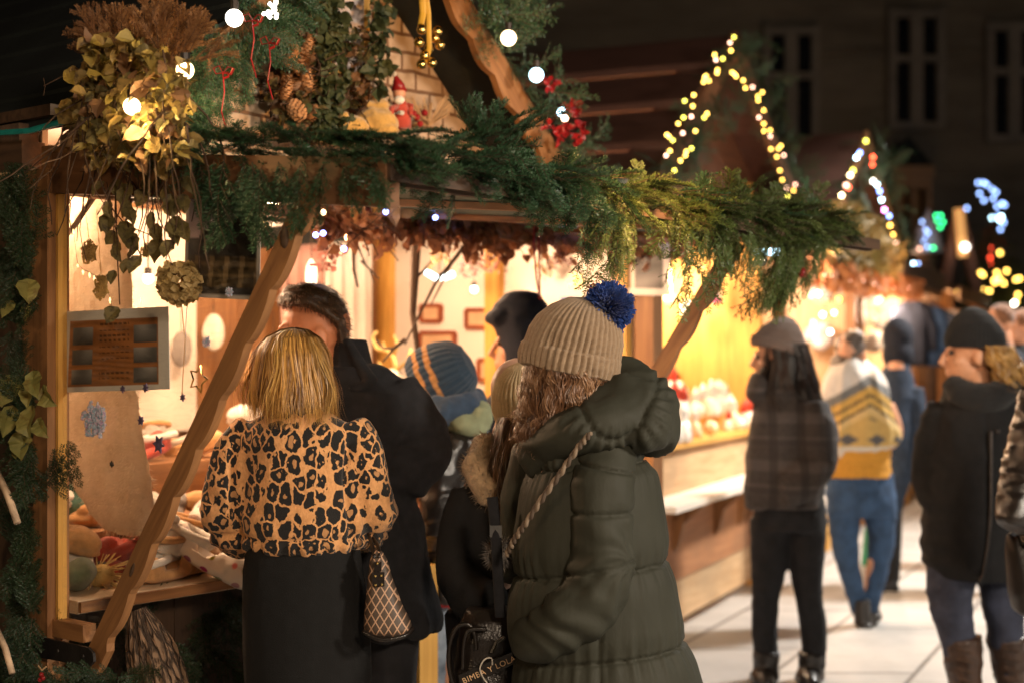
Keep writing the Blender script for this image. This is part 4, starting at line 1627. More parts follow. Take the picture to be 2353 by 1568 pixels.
    def dcoat(v, n):
        d = np.zeros(len(v))
        z = v[:, 2] - .10 * (v[:, 0] - at(1360, 0, Y)[0])
        seams = [zs(1060), zs(1300), zs(1490), zs(1690)]
        gap = np.min([np.abs(z - s) for s in seams], axis=0)
        d += .013 * (1 - np.exp(-(gap / .035) ** 2)) - .013 * np.exp(-(gap / .0042) ** 2) - .008
        ang = np.arctan2(v[:, 1] - Y, v[:, 0] - at(1360, 0, Y)[0])
        q = np.stack([ang * 7, z * 3.5, ang * 0], 1)
        w = np.exp(-(gap / .07) ** 2)
        d += .012 * w * (vnoise(q * np.array([2.1, 1, 1]), 1, 4) - .5)
        d += .006 * np.exp(-(gap / .03) ** 2) * (vnoise(np.stack([ang * 19, z * 3, z * 0], 1), 1, 8) - .5)
        d += .012 * (vnoise(np.stack([ang * 2.2, z * 3.1, z * 0], 1), 1, 7) - .5)
        xs = at(1368, 0, Y)[0]                                     # side seam below the pocket
        d -= .012 * np.exp(-((v[:, 0] - xs) / .006) ** 2) * (z < zs(1340)) * (n[:, 1] < 0)
        d += .003 * (vnoise(v * np.array([30, 30, 12]), 1, 9) - .5)
        return d
    soft('coat', g, M['coat_olive'], o, .0062, 5, dcoat)
    # near sleeve, hand in pocket
    g = G()
    tpx(g, Y, [(1396, 1010, -.06, .07), (1386, 1060, -.10, .077), (1372, 1130, -.135, .080), (1370, 1200, -.15, .079), (1376, 1270, -.155, .080), (1356, 1338, -.16, .079), (1300, 1392, -.165, .074), (1248, 1430, -.145, .066), (1212, 1452, -.10, .058)], 20)

    def dslv(v, n):
        d = np.zeros(len(v))
        z = v[:, 2]
        for s, k in ((1160, .0), (1062, -.02), (1280, .02)):
            zz = z - zs(s) - k * (v[:, 0] - at(1370, 0, Y)[0]) / .1
            d -= .011 * np.exp(-(zz / .0042) ** 2) * (v[:, 2] > zs(1330))
        e = at(1440, 1270, Y)
        r = np.hypot(v[:, 0] - e[0], v[:, 2] - e[2])
        ang = np.arctan2(v[:, 2] - e[2], v[:, 0] - e[0])
        w = np.exp(-((r - .08) / .10) ** 2)
        d += .0035 * w * np.sin(ang * 11 + 12 * vnoise(v, 9, 2))
        d += .012 * (vnoise(v * np.array([11, 11, 15]), 1, 5) - .5) + .006 * (vnoise(v * np.array([16, 16, 40]), 1, 15) - .5)
        # folds along the forearm
        a = (v[:, 0] - at(1240, 0, Y)[0]) * .75 + (v[:, 2] - zs(1430)) * .66
        d += .005 * np.exp(-((a - .06) / .10) ** 2) * np.sin(a * 110 + 9 * vnoise(v, 11, 6))
        return d
    slv = soft('sleeve', g, M['coat_olive'], o, .006, 4, dslv)
    g = G()
    tpx(g, Y, [(1245, 1040, .10, .07), (1222, 1130, .12, .075), (1212, 1250, .14, .072), (1200, 1350, .1, .062)], 14)
    soft('sleeve', g, M['coat_olive'], o, .01, 3, folds((9, 9, 10), .01, 41))
    # big hood lying on the back
    g = G()
    tpx(g, Y, [(1400, 862, .06, .045), (1440, 880, .05, .062), (1478, 920, .0, .075), (1498, 975, -.05, .075), (1490, 1015, -.08, .062)], 16)
    tpx(g, Y, [(1440, 890, -.04, .055), (1430, 940, -.09, .07), (1380, 972, -.13, .07), (1320, 988, -.12, .062), (1268, 1010, -.08, .056), (1228, 1055, .0, .05)], 16)
    tpx(g, Y, [(1460, 900, -.05, .06), (1478, 960, -.1, .07), (1440, 1000, -.13, .05)], 14)
    g.ell(at(1415, 955, Y) + V(0, -.05, 0), V(.125, .115, .085))
    g.ell(at(1350, 985, Y) + V(0, -.03, 0), V(.13, .12, .06))
    tpx(g, Y, [(1420, 930, .06, .07), (1340, 960, .09, .07), (1260, 1000, .1, .06)], 14)
    bf = folds((10, 10, 12), .013, 15)

    def dh(v, n):
        e = at(1400, 880, Y)
        ang = np.arctan2(v[:, 2] - e[2], v[:, 0] - e[0])
        r = np.hypot(v[:, 0] - e[0], v[:, 2] - e[2])
        d = bf(v, n) - .010 * np.exp(-((r - .115 - .02 * np.sin(ang * 3)) / .007) ** 2)
        d += .005 * np.sin(ang * 34) * np.exp(-((r - .14) / .03) ** 2)
        return d
    soft('hood', g, M['coat_olive'], o, .0085, 3, dh)
    # rope strap of her bag
    g = G()
    pts = [at(a, b, Y) + V(0, d, 0) for a, b, d in ((1345, 985, -.21), (1320, 1015, -.205), (1282, 1070, -.2), (1240, 1130, -.185), (1205, 1185, -.165), (1180, 1225, -.13), (1165, 1260, -.1))]
    P = np.array(pts)
    tt = np.linspace(0, len(P) - 1, 90)
    P = np.stack([np.interp(tt, range(len(P)), P[:, i]) for i in range(3)], 1)
    for sgn, cc in ((0, (.25, .185, .13)), (pi, (.10, .07, .05))):
        off = np.stack([np.cos(np.arange(90) * .62 + sgn) * .0032, np.sin(np.arange(90) * .62 + sgn) * .003, np.sin(np.arange(90) * .62 + sgn) * .0035], 1)
        g.tube(P + off, .0052, 7, col=cc)
    g.build('bag_strap', M['vcloth'], o, smooth=True)
    return o


def plaid_woman():
    Y = 6.75
    o = person(1812, Y, 'woman with long dark hair in a brown beanie, plaid jacket and black skinny trousers')
    g = G()
    L = head_geo(g, at(1782, 820, Y), -pi / 2 - .35, .05, 1.0)
    g.loft(lofted(Y, [(905, 1760, 1850, .09), (960, 1730, 1875, .11), (1150, 1740, 1870, .11)]))
    tpx(g, Y, [(1845, 950, -.08, .05), (1850, 1060, -.1, .042), (1790, 1110, -.14, .035)])
    for pts in ([(1775, 1150, 0, 0.053), (1765, 1350, 0, 0.038), (1765, 1540, 0, 0.028)], [(1850, 1150, 0, 0.053), (1855, 1350, 0, 0.038), (1870, 1560, 0, 0.028)]):
        tpx(g, Y, pts)
    body('body', g, o, M['skin'], eyes_of(L))
    c = at(1788, 792, Y)
    up = unit(V(.18, 0, .98))
    g = beanie(c, up, (-.9, .3, 0), [(-.025, .120, .125), (.0, .126, .132), (.03, .118, .122), (.07, .10, .102), (.105, .068, .07), (.13, .03, .03), (.136, .006, .006)], 40, .05, seed=5, lean=(.02, 0, 0))
    hat = g.build('beanie', M['knit_brown'], o, smooth=True)
    g = beanie(c - up * .03, unit(V(.30, 0, .95)), (-.9, .3, 0), [(.0, .118, .123), (.01, .131, .137), (.04, .131, .137), (.048, .12, .126)], 40, .05, seed=6)
    g.build('cuff', M['knit_brown'], hat, smooth=True)
    rings = lofted(Y, [(790, 1755, 1850, .11), (830, 1752, 1862, .11), (880, 1742, 1872, .12), (930, 1738, 1882, .13), (985, 1745, 1892, .13), (1020, 1760, 1896, .12)], dc=-.01)
    g = G()
    hair_strands(g, rings, 1300, (.85, 1.06), 16, .0045, .03, .010, 15, ((.010, .006, .005), (.045, .024, .016)), (.6, 1.0), seed=15)
    g.loft(shrink(rings[:5], .88), n=18)
    g.c[-1] = np.tile(np.array([.010, .006, .005]), (len(g.v[-1]), 1))
    g.build('hair', M['hair'], o, smooth=True)
    g = G()
    g.loft(lofted(Y, [(880, 1748, 1850, .12), (912, 1738, 1876, .15), (970, 1728, 1884, .17), (1060, 1712, 1890, .18), (1130, 1706, 1892, .185), (1164, 1712, 1886, .18)]), n=40)
    tpx(g, Y, [(1850, 930, -.09, .09), (1862, 1000, -.13, .096), (1858, 1060, -.16, .094), (1820, 1100, -.2, .085), (1780, 1118, -.2, .075)], 16)
    g.ell(at(1738, 890, Y) + V(0, -.02, 0), (.05, .09, .07))
    bf = folds((8, 8, 9), .014, 33)
    soft('jacket', g, M['plaid'], o, .011, 3, bf)
    g = G()
    g.loft(lofted(Y, [(1140, 1730, 1892, .14), (1180, 1733, 1896, .145), (1215, 1735, 1896, .14)]), n=30)
    tpx(g, Y, [(1770, 1190, 0, .100), (1768, 1270, -.01, .092), (1757, 1370, -.02, .064), (1756, 1440, 0, .062), (1762, 1530, 0, .052), (1763, 1560, 0, .05)], 16)
    tpx(g, Y, [(1852, 1190, 0, .100), (1850, 1270, -.01, .090), (1856, 1370, -.02, .064), (1868, 1440, 0, .062), (1870, 1530, 0, .052), (1868, 1560, 0, .05)], 16)
    bz = folds((8, 8, 14), .006, 21)
    soft('trousers', g, M['trouser'], o, .010, 3, bz)
    for x in (1760, 1864):
        g = G()
        tpx(g, Y, [(x, 1495, 0, .066), (x, 1530, 0, .062), (x, 1560, -.01, .06)])
        g.ell(at(x - 5, 1562, Y) + V(-.02, -.06, .02), (.055, .13, .05))
        soft('boot', g, M['leather'], o, .009, 3, folds((20, 20, 20), .005, 2))
    return o


def shawl_col(v, n=None):
    return None


def shawl_woman():
    Y = 8.1
    o = person(1968, Y, 'woman walking away in a big patterned triangle shawl, mustard jumper and jeans')
    g = G()
    L = head_geo(g, at(1955, 812, Y), pi - .5, .1, .98)
    g.loft(lofted(Y, [(880, 1920, 1990, .08), (930, 1900, 2030, .1), (1090, 1910, 2030, .1)]))
    for pts in ([(1940, 1095, 0, .09), (1948, 1240, 0, 0.031), (1966, 1370, 0, .028), (1974, 1420, -.01, .026)], [(2018, 1095, 0, .09), (2020, 1240, .03, 0.031), (2008, 1310, .05, .036), (2000, 1370, .04, .028), (2004, 1410, .05, .026)]):
        tpx(g, Y, pts)
    tpx(g, Y, [(1905, 930, 0, .05), (1890, 1020, 0, .045), (1930, 1060, .12, .035)])
    tpx(g, Y, [(2035, 930, 0, .05), (2055, 1000, 0, .045), (2010, 1050, .14, .035)])
    body('body', g, o, M['skin'], eyes_of(L))
    # hair bun
    g = G()
    k = G(); k.ell(at(1952, 800, Y), (.085, .1, .085)); k.ell(at(1958, 778, Y) + V(0, -.03, 0), (.06, .06, .05)); k.ell(at(1945, 830, Y), (.09, .09, .05))
    v, n, f = fuse(k, .01, 2)
    g.add(v + n * ((vnoise(v * np.array([40, 40, 90]), 1, 3) - .5) * .025)[:, None], f, 0, None, np.outer(.5 + vnoise(v * np.array([60, 60, 20]), 1, 5), np.array([.10, .07, .055])))
    g.build('hair', M['hair'], o, smooth=True)
    # jumper
    g = G()
    g.loft(lofted(Y, [(905, 1890, 2040, .12), (1000, 1890, 2046, .14), (1060, 1890, 2044, .15), (1094, 1896, 2046, .155)]), n=34)
    soft('jumper', g, M['knit_mustard'], o, .012, 3, folds((5, 5, 30), .010, 4))
    # shawl: thick cloth over the shoulders, point hanging down the back
    g = G()
    g.loft(lofted(Y, [(826, 1922, 1982, .09), (838, 1908, 1998, .12), (858, 1896, 2018, .15), (890, 1888, 2038, .165), (940, 1885, 2052, .17), (985, 1886, 2066, .175), (1012, 1890, 2062, .17), (1030, 1894, 2030, .155), (1046, 1897, 1960, .12)]), n=40)
    v, n, f = fuse(g, .010, 3)
    z0 = at(0, 820, Y)[2]
    # cut the lower rim on a slant and fold
    v = v + n * folds((11, 11, 4), .026, 7)(v, n)[:, None]
    sx = at(1945, 0, Y)[0]
    x = v[:, 0] - sx - .03; z = v[:, 2] - z0
    dpt = -z - .0
    chev = dpt - .9 * np.abs(x * 0.8 - .05) * 0
    q = dpt + (-.62) * np.abs(x - .06) * 1.0       # chevrons pointing down
    c = np.tile(np.array([.55, .36, .12]), (len(v), 1))

    def band(lo, hi, colr):
        k_ = (q > lo) & (q < hi)
        c[k_] = colr
    c[q <= .10] = (.62, .58, .55)
    band(.10, .155, (.16, .16, .16))
    band(.155, .20, (.60, .36, .09))
    band(.20, .215, (.05, .045, .045))
    band(.215, .255, (.62, .38, .10))
    band(.255, .27, (.05, .045, .045))
    band(.27, .31, (.66, .46, .2))
    dm = (np.abs(((x - .02) % .16) - .08) / .06 + np.abs(((dpt - .40) % .13) - .06) / .034) < 1
    c[dm & (q > .33) & (x > -.12)] = (.10, .095, .10)
    c[(q > .31) & (x < -.13)] = (.60, .55, .50)
    c[(dpt > .50)] = (.62, .57, .5)
    k = G(); k.add(v, f, 0, None, c)
    k.build('shawl', M['vcloth'], o, smooth=True)
    g = G()
    g.loft(lofted(Y, [(1085, 1898, 2050, .13), (1130, 1896, 2056, .145), (1185, 1902, 2058, .14)]), n=30)
    tpx(g, Y, [(1936, 1170, 0, .100), (1940, 1240, 0, .080), (1948, 1300, -.02, .062), (1966, 1370, 0, .052), (1974, 1408, 0, .048)], 14)
    tpx(g, Y, [(2020, 1170, 0, .100), (2028, 1240, .03, .078), (2024, 1300, .06, .062), (2008, 1370, .04, .050), (2002, 1404, .05, .048)], 14)
    soft('jeans', g, M['denim'], o, .011, 3, folds((9, 9, 14), .008, 13))
    for x, yb, k in ((1978, 1440, -.02), (2006, 1425, .06)):
        g = G()
        tpx(g, Y, [(x - 2, yb - 66, k, .052), (x, yb - 35, k, .05), (x + 2, yb - 8, k, .05)])
        g.ell(at(x + 6, yb - 6, Y) + V(.01, k + .05, .0), (.048, .12, .04))
        g.box(at(x - 2, yb + 2, Y) + V(0, k - .04, 0), (.05, .05, .05))
        soft('boot', g, M['leather'], o, .009, 2)
    return o


def navy_companion():
    Y = 9.4
    o = person(2062, Y, 'figure in a long navy coat holding a dark bag, walking beside the shawl woman')
    g = G()
    L = head_geo(g, at(2062, 775, Y), pi - .3, .1, .98)
    g.loft(lofted(Y, [(860, 2030, 2090, .09), (920, 2015, 2100, .1), (1080, 2030, 2090, .1)]))
    for x in (2020, 2046):
        tpx(g, Y, [(x, 1080, 0, 0.050), (x, 1220, 0, 0.037), (x, 1340, 0, 0.026)])
    body('body', g, o, M['skin'], eyes_of(L))
    g = G()
    g.ell(at(2062, 772, Y), (.105, .12, .125)); g.ell(at(2062, 812, Y) + V(0, -.01, 0), (.105, .115, .12))
    soft('hat', g, M['coat_navy'], o, .012, 3)
    g = G()
    g.loft(lofted(Y, [(832, 2038, 2085, .11), (870, 2012, 2098, .14), (950, 2005, 2104, .16), (1060, 2002, 2106, .18), (1180, 2000, 2062, .18)]), n=30)
    tpx(g, Y, [(2092, 890, -.04, .075), (2100, 980, -.06, .08), (2098, 1060, -.08, .07)])
    soft('coat', g, mat('deep_navy', (.018, .03, .055), .85, .3, 30, 300, .4), o, .014, 3, folds((7, 7, 6), .014, 3))
    g = G()
    for x in (2020, 2046):
        tpx(g, Y, [(x, 1100, 0, .08), (x, 1220, 0, .075), (x, 1330, 0, .06)])
        g.ell(at(x, 1348, Y), (.05, .12, .05))
    soft('trousers', g, M['trouser'], o, .014, 3)
    return o


def black_beanie_woman():
    Y = 6.05
    o = person(2235, Y, 'blonde woman in a black beanie, black coat, jeans and laced brown boots')
    g = G()
    L = head_geo(g, at(2232, 812, Y), -pi / 2 - .2, .02, 1.08)
    g.loft(lofted(Y, [(895, 2210, 2290, .09), (960, 2180, 2330, .11), (1250, 2180, 2330, .12)]))
    tpx(g, Y, [(2320, 960, -.06, .05), (2335, 1090, -.08, .042), (2310, 1160, -.16, .036)])
    for pts in ([(2185, 1290, 0, 0.056), (2195, 1440, 0, 0.040), (2215, 1640, 0, 0.028)], [(2305, 1290, 0, 0.056), (2310, 1440, 0, 0.040), (2325, 1650, 0, 0.028)]):
        tpx(g, Y, pts)
    body('body', g, o, mat('flushed_skin', (.60, .30, .17), .5, .1, 30, 200, .12), eyes_of(L))
    c = at(2240, 782, Y)
    up = unit(V(.06, 0, 1))
    g = beanie(c, up, (-1, .2, 0), [(-.035, .112, .122), (.0, .118, .128), (.04, .112, .12), (.075, .095, .10), (.105, .07, .075), (.13, .04, .045), (.143, .01, .01)], 44, .035, seed=8, lean=(-.02, 0, 0))
    g.build('beanie', M['knit_black'], o, smooth=True)
    rings = lofted(Y, [(795, 2222, 2314, .105), (820, 2226, 2326, .115), (850, 2232, 2340, .12), (882, 2242, 2346, .12), (915, 2268, 2340, .11)], dc=-.02)
    g = G()
    hair_strands(g, rings, 2200, (.8, 1.1), 18, .0024, .04, .012, 18, ((.26, .12, .03), (.74, .43, .12)), (.6, 1.0), arc=(-2.2, 1.4), seed=18)
    g.build('hair', M['hair'], o, smooth=True)
    g = G()
    g.loft(lofted(Y, [(880, 2172, 2300, .12), (920, 2166, 2330, .15), (980, 2150, 2372, .18), (1060, 2135, 2385, .19), (1160, 2122, 2385, .2), (1240, 2120, 2370, .2), (1285, 2122, 2365, .205), (1322, 2150, 2360, .2)]), n=44)
    tpx(g, Y, [(2345, 930, -.08, .085), (2372, 1010, -.12, .09), (2378, 1100, -.16, .088), (2345, 1150, -.24, .08), (2300, 1165, -.25, .07)], 16)
    tpx(g, Y, [(2172, 930, .04, .07), (2150, 1010, .05, .075), (2138, 1100, .04, .07), (2150, 1160, -.04, .06)], 14)
    xz = at(2235, 0, Y)[0]
    bf = folds((8, 8, 6), .012, 25)

    def db(v, n):
        d = bf(v, n)
        d -= .008 * np.exp(-((v[:, 0] - xz) / .006) ** 2) * (n[:, 1] < -.3)
        lv = np.exp(-((v[:, 0] - at(2130, 0, Y)[0]) / .05) ** 2)
        return d + .005 * lv * np.sin(v[:, 2] * 70)
    coat = soft('coat', g, M['coat_black'], o, .0105, 4, db)
    g = G()
    tpx(g, Y, [(2242, 985, -.19, .006), (2240, 1080, -.203, .006), (2236, 1190, -.212, .006), (2222, 1290, -.214, .006), (2212, 1318, -.21, .006)], 6)
    g.ell(at(2258, 985, Y) + V(0, -.185, 0), (.012, .008, .012))
    g.build('zip', M['metal_dark'], coat)
    # bulky cowl
    g = G()
    tpx(g, Y, [(2180, 880, -.03, .045), (2200, 905, -.1, .06), (2250, 915, -.13, .065), (2300, 885, -.1, .06), (2320, 868, .0, .055), (2280, 872, .09, .05), (2210, 880, .08, .045)], 14)
    soft('cowl', g, M['knit_black'], o, .009, 3, folds((12, 12, 20), .010, 27))
    g = G()
    tpx(g, Y, [(2188, 1290, 0, .115), (2180, 1360, -.01, .098), (2190, 1430, -.01, .078), (2208, 1500, 0, .072), (2220, 1600, 0, .05)], 16)
    tpx(g, Y, [(2304, 1290, .02, .115), (2308, 1360, .02, .098), (2310, 1430, .01, .08), (2316, 1500, .02, .074), (2330, 1600, .02, .05)], 16)
    soft('jeans', g, mat('indigo_denim', (.035, .04, .065), .85, .35, 12, 420, .4), o, .0105, 3, folds((9, 9, 16), .008, 29))
    for x, k in ((2212, 0), (2322, .02)):
        g = G()
        tpx(g, Y, [(x - 6, 1462, k, .088), (x, 1510, k, .082), (x + 6, 1570, k, .068), (x + 8, 1630, k, .064)])
        g.ell(at(x - 4, 1640, Y) + V(-.05, k - .03, .0), (.12, .055, .045))
        bt_ = soft('boot', g, M['leather_brown'], o, .009, 3, folds((14, 14, 24), .008, 2))
        g = G()
        for i in range(6):
            yy = 1480 + i * 22
            a = at(x - 30 + i, yy, Y) + V(0, k - .085, 0); b = at(x + 4 + i, yy + 8, Y) + V(0, k - .10, 0)
            g.tube([a, (a + b) / 2 + V(0, -.008, 0), b], .004, 5)
        g.build('laces', M['twig'], bt_)
    return o


def edge_person():
    Y = 5.2
    o = person(2400, Y, 'person at the edge in a black puffer sleeve, mostly out of view')
    g = G()
    c = at(2440, 700, Y)
    L = head_geo(g, c, pi / 2 + .3, 0, 1.0)
    g.loft(lofted(Y, [(820, 2400, 2480, .09), (900, 2370, 2520, .11), (1250, 2390, 2500, .11)]))
    for x in (2420, 2480):
        tpx(g, Y, [(x, 1250, 0, 0.053), (x, 1500, 0, 0.037), (x, 1740, 0, 0.026)])
    tpx(g, Y, [(2390, 900, -.02, .05), (2350, 1060, -.04, .045), (2300, 1180, -.1, .035)])
    body('body', g, o, M['skin'], eyes_of(L))
    g = G()
    g.loft(lofted(Y, [(810, 2405, 2480, .11), (880, 2372, 2520, .15), (1000, 2352, 2540, .18), (1250, 2352, 2540, .19)]), n=32)
    tpx(g, Y, [(2392, 900, -.05, .09), (2362, 1000, -.08, .092), (2330, 1090, -.1, .085), (2305, 1160, -.14, .07), (2290, 1200, -.16, .06)], 14)
    soft('jacket', g, M['leather'], o, .011, 3, folds((12, 12, 24), .012, 44))
    g = G()
    for x in (2420, 2480):
        tpx(g, Y, [(x, 1230, 0, .10), (x, 1500, 0, .075), (x, 1735, 0, .06)])
        g.ell(at(x, 1760, Y), (.05, .12, .05))
    soft('trousers', g, M['trouser'], o, .014, 3)
    g = G(); g.ell(c + V(0, .01, .03), (.085, .105, .10)); soft('hair', g, M['wool_brown'], o, .012, 2)
    return o


def far_person(px, top, Y, colr, yaw, label, haircol='wool_brown', hat=None):
    o = person(px, Y, label, 'people far down the alley')
    s = F / Y
    g = G()
    c = at(px, top, Y) + V(0, 0, -.12)
    L = head_geo(g, c, yaw, .05, 1.0)
    gz = lambda h: CAMZ * s + 820 - h * s
    H = CAMZ + (820 - top) / s
    sh = H - .30
    g.loft([(V(c[0], Y + .03, sh), .07, .07), (V(c[0], Y + .03, sh - .06), .18, .09), (V(c[0], Y + .03, sh - .5), .15, .1), (V(c[0], Y + .03, .85), .15, .1)])
    for k in (-.09, .09):
        g.tube([V(c[0] + k, Y, .88), V(c[0] + k, Y, .45), V(c[0] + k, Y, .08)], [.085, .06, .042], 10)
    body('body', g, o, M['skin'], eyes_of(L))
    g = G()
    g.loft([(V(c[0], Y + .03, sh + .05), .08, .09), (V(c[0], Y + .03, sh), .14, .12), (V(c[0], Y + .03, sh - .08), .22, .15), (V(c[0], Y + .03, sh - .5), .21, .17), (V(c[0], Y + .03, .78), .23, .19)], n=24)
    for k in (-1, 1):
        g.tube([V(c[0] + k * .2, Y, sh - .08), V(c[0] + k * .26, Y - .02, sh - .35), V(c[0] + k * .22, Y - .12, sh - .58)], [.075, .07, .055], 10)
    soft('coat', g, colr, o, .016, 3, folds((7, 7, 6), .014, int(px)))
    g = G()
    for k in (-.09, .09):
        g.tube([V(c[0] + k, Y, .85), V(c[0] + k, Y, .45), V(c[0] + k, Y, .06)], [.10, .08, .065], 10)
        g.ell(V(c[0] + k, Y - .05, .045), (.05, .13, .045))
    soft('trousers', g, M['trouser'], o, .016, 2)
    g = G()
    bk = V(-sin(yaw), cos(yaw), 0) * .02
    g.ell(c + V(0, 0, .045) + bk, (.085, .102, .085))
    soft('hat' if hat else 'hair', g, M[hat or haircol], o, .012, 2)
    return o


leopard_woman()
man_black_coat()
striped_beanie()
hooded_person()
cream_beanie()
coat_woman()
plaid_woman()
shawl_woman()
navy_companion()
black_beanie_woman()
edge_person()
far_person(2295, 700, 9.2, M['coat_navy'], -pi / 2 + .3, 'red-faced man in a dark navy jacket behind the black beanie', 'wool_brown')
far_person(2345, 712, 10.2, M['coat_black'], -pi / 2 - .2, 'ruddy person in black at the edge behind the blonde woman')
# ------------------------------------------------------------------ greenery
def onT(px, py, t):
    """point of the near stall's cross plane t seen at (px, py)"""
    r = (px - 1176) / F
    a = P0 + U1 * t
    w = (r * a[1] - a[0]) / (N1[0] - r * N1[1])
    Y = a[1] + N1[1] * w
    return at(px, py, Y)


def onW(px, py, w, P=None, U=None, N=None):
    P = P0 if P is None else P
    U = U1 if U is None else U
    N = N1 if N is None else N
    r = (px - 1176) / F
    a = P + N * w
    t = (r * a[1] - a[0]) / (U[0] - r * U[1])
    Y = a[1] + U[1] * t
    return at(px, py, Y)


def on2(px, py, w):
    return onW(px, py, w, A2, U2, N2)


def sprig(seed, L=.26, nside=6, spread=.75, nl=.023, nw=.0042, dens=.0038, droop=.25):
    """one fir spray along +X: needles as small diamond faces, twigs as thin prisms"""
    r = random.Random(seed)
    nv, sv, sf = [], [], []

    def twig(p, d, ln, rad, up):
        k = max(4, int(ln / .02))
        pts = [p]
        dd = d.copy()
        for i in range(k):
            dd = unit(dd + V(r.uniform(-.06, .06), r.uniform(-.06, .06), -droop * .12 + r.uniform(-.05, .05)))
            pts.append(pts[-1] + dd * ln / k)
        pts = np.array(pts)
        base = len(sv)
        for i, q in enumerate(pts):
            rr = rad * (1 - .7 * i / k)
            a, b, _ = frame_of(d)
            for j in range(3):
                th = 2.1 * j
                sv.append(q + rr * (cos(th) * a + sin(th) * b))
        for i in range(k):
            for j in range(3):
                jj = (j + 1) % 3
                sf.append((base + i * 3 + j, base + i * 3 + jj, base + (i + 1) * 3 + jj, base + (i + 1) * 3 + j))
        n = int(ln / dens)
        for i in range(n):
            f = (i + r.random()) / n * k
            j = min(int(f), k - 1)
            q = pts[j] + (pts[j + 1] - pts[j]) * (f - j)
            td = unit(pts[j + 1] - pts[j])
            side = unit(np.cross(up, td))
            for sg in (-1, 1):
                ang = r.uniform(-.3, 1.1)
                nd = unit(td * r.uniform(.45, .9) + side * sg * cos(ang) + up * sin(ang) * .9)
                l = nl * r.uniform(.75, 1.15) * (1 if f < k - 1 else .8)
                wv = unit(np.cross(nd, up + V(r.uniform(-.6, .6), r.uniform(-.6, .6), 0))) * nw / 2
                m_ = q + nd * l * .45
                nv.append((q, m_ + wv, q + nd * l, m_ - wv))
        return pts
    up = V(0, 0, 1)
    main = twig(V(0, 0, 0), V(1, 0, .12), L, .0028, up)
    for i in range(nside):
        f = (i + .6) / (nside + .3) * (len(main) - 1)
        q = main[int(f)]
        for sg in (-1, 1):
            if r.random() < .14:
                continue
            ln = L * (.50 - .34 * i / nside) * r.uniform(.8, 1.2)
            twig(q, unit(V(1, sg * spread * r.uniform(.8, 1.3), r.uniform(-.1, .2))), ln, .0018, up)
    return np.array(nv).reshape(-1, 3), np.array(sv), sf


SPR = [sprig(i, .24, 5 + i % 2, .8) for i in range(5)]
SPRL = [sprig(20 + i, .34, 7, .45, .019, .0034, .0038, .9) for i in range(3)]
SPRD = [sprig(60 + i, .24, 2, .6, .022, .0032, .0028) for i in range(4)]
SPRC = [sprig(40 + i, .22, 4, .8, .022, .0042, .008) for i in range(3)]   # coarser, for out of focus greens


class Boughs:
    def __init__(s):
        s.n, s.sv, s.sf, s.c = [], [], [], 0

    def put(s, spr, p, d, up=(0, 0, 1), k=1.0):
        d = unit(d)
        up = np.asarray(up, float)
        if abs(np.dot(unit(up), d)) > .95:
            up = N1 + V(0, 0, .3)
        y = unit(np.cross(up, d))
        z = np.cross(d, y)
        A = np.stack([d, y, z]) * k
        s.n.append(spr[0] @ A + p)
        s.sv.append(spr[1] @ A + p)
        s.sf += [tuple(i + s.c for i in f) for f in spr[2]]
        s.c += len(spr[1])

    def build(s, parent, m, nm='needles'):
        n = np.concatenate(s.n)
        g = G(); g.add(n, [(i, i + 1, i + 2, i + 3) for i in range(0, len(n), 4)])
        o = g.build(nm, m, parent)
        g = G(); g.add(np.concatenate(s.sv), s.sf)
        g.build('twigs', M['twig'], parent)
        return o


rv = lambda a=1: V(*NR.uniform(-a, a, 3))

# side garland over the near edge of the hatch
gl = thing('fir_garland', SH(-.02, .6, .05), 'dark fir garland lying over the near side edge of the raised hatch', 'garland')
B = Boughs()
for i in range(52):
    w = .44 + .86 * i / 52 + NR.uniform(-.02, .02)
    p = SH(-.03 + NR.uniform(-.03, .03), w, .04 + NR.uniform(0, .05))
    d = N1 * NR.uniform(-.3, 1.0) + U1 * NR.uniform(-.5, .5) + V(0, 0, NR.uniform(-.5, -.02))
    B.put(SPR[i % 5], p, d, V(0, 0, 1) + rv(.3), NR.uniform(.42, .68))
for px, py, k in ((492, 372, .95), (515, 368, 1.05), (560, 375, .8), (600, 385, .8), (640, 372, .85), (690, 380, .7), (745, 372, .72), (790, 380, .55), (870, 388, .45), (460, 380, .8), (580, 372, 1.0)):
    p = onT(px, py, -.062)
    B.put(SPR[px % 5], p, V(NR.uniform(-.25, .25), -.1, -1), -U1 + rv(.3), k * .86)
for i in range(14):
    p = SH(-.02, .5 + i * .05, .06)
    B.put(SPR[i % 5], p, N1 * NR.uniform(-.4, 1) + V(0, 0, .1) - U1 * .3, V(0, 0, 1), .5)
B.build(gl, M['fir'])

# front garland along the outer edge of the hatch
gl = thing('fir_garland', SH(1.4, FW, .05), 'long bushy fir garland drooping along the front edge of the raised hatch', 'garland')
B = Boughs(); B2 = Boughs()
for i in range(330):
    t = -.05 + 2.25 * (i / 330) + NR.uniform(-.02, .02)
    BB = B if t < .75 or NR.rand() < .15 else B2
    p = SH(t, FW + NR.uniform(-.05, .05), .02 + NR.uniform(-.02, .05))
    d = U1 * NR.uniform(-.6, 1.0) + N1 * NR.uniform(-.2, .8) + V(0, 0, NR.uniform(-.5, .25))
    BB.put(SPR[i % 5], p, d, V(0, 0, 1) + rv(.4), NR.uniform(.36, .68))
for i in range(16):                      # tuft that stands up near the corner
    p = onW(NR.uniform(1050, 1210), NR.uniform(300, 360), FW + .02)
    B.put(SPR[i % 5], p, V(NR.uniform(-.5, 1), -.3, NR.uniform(.0, .9)), V(0, -.4, 1), NR.uniform(.4, .6))
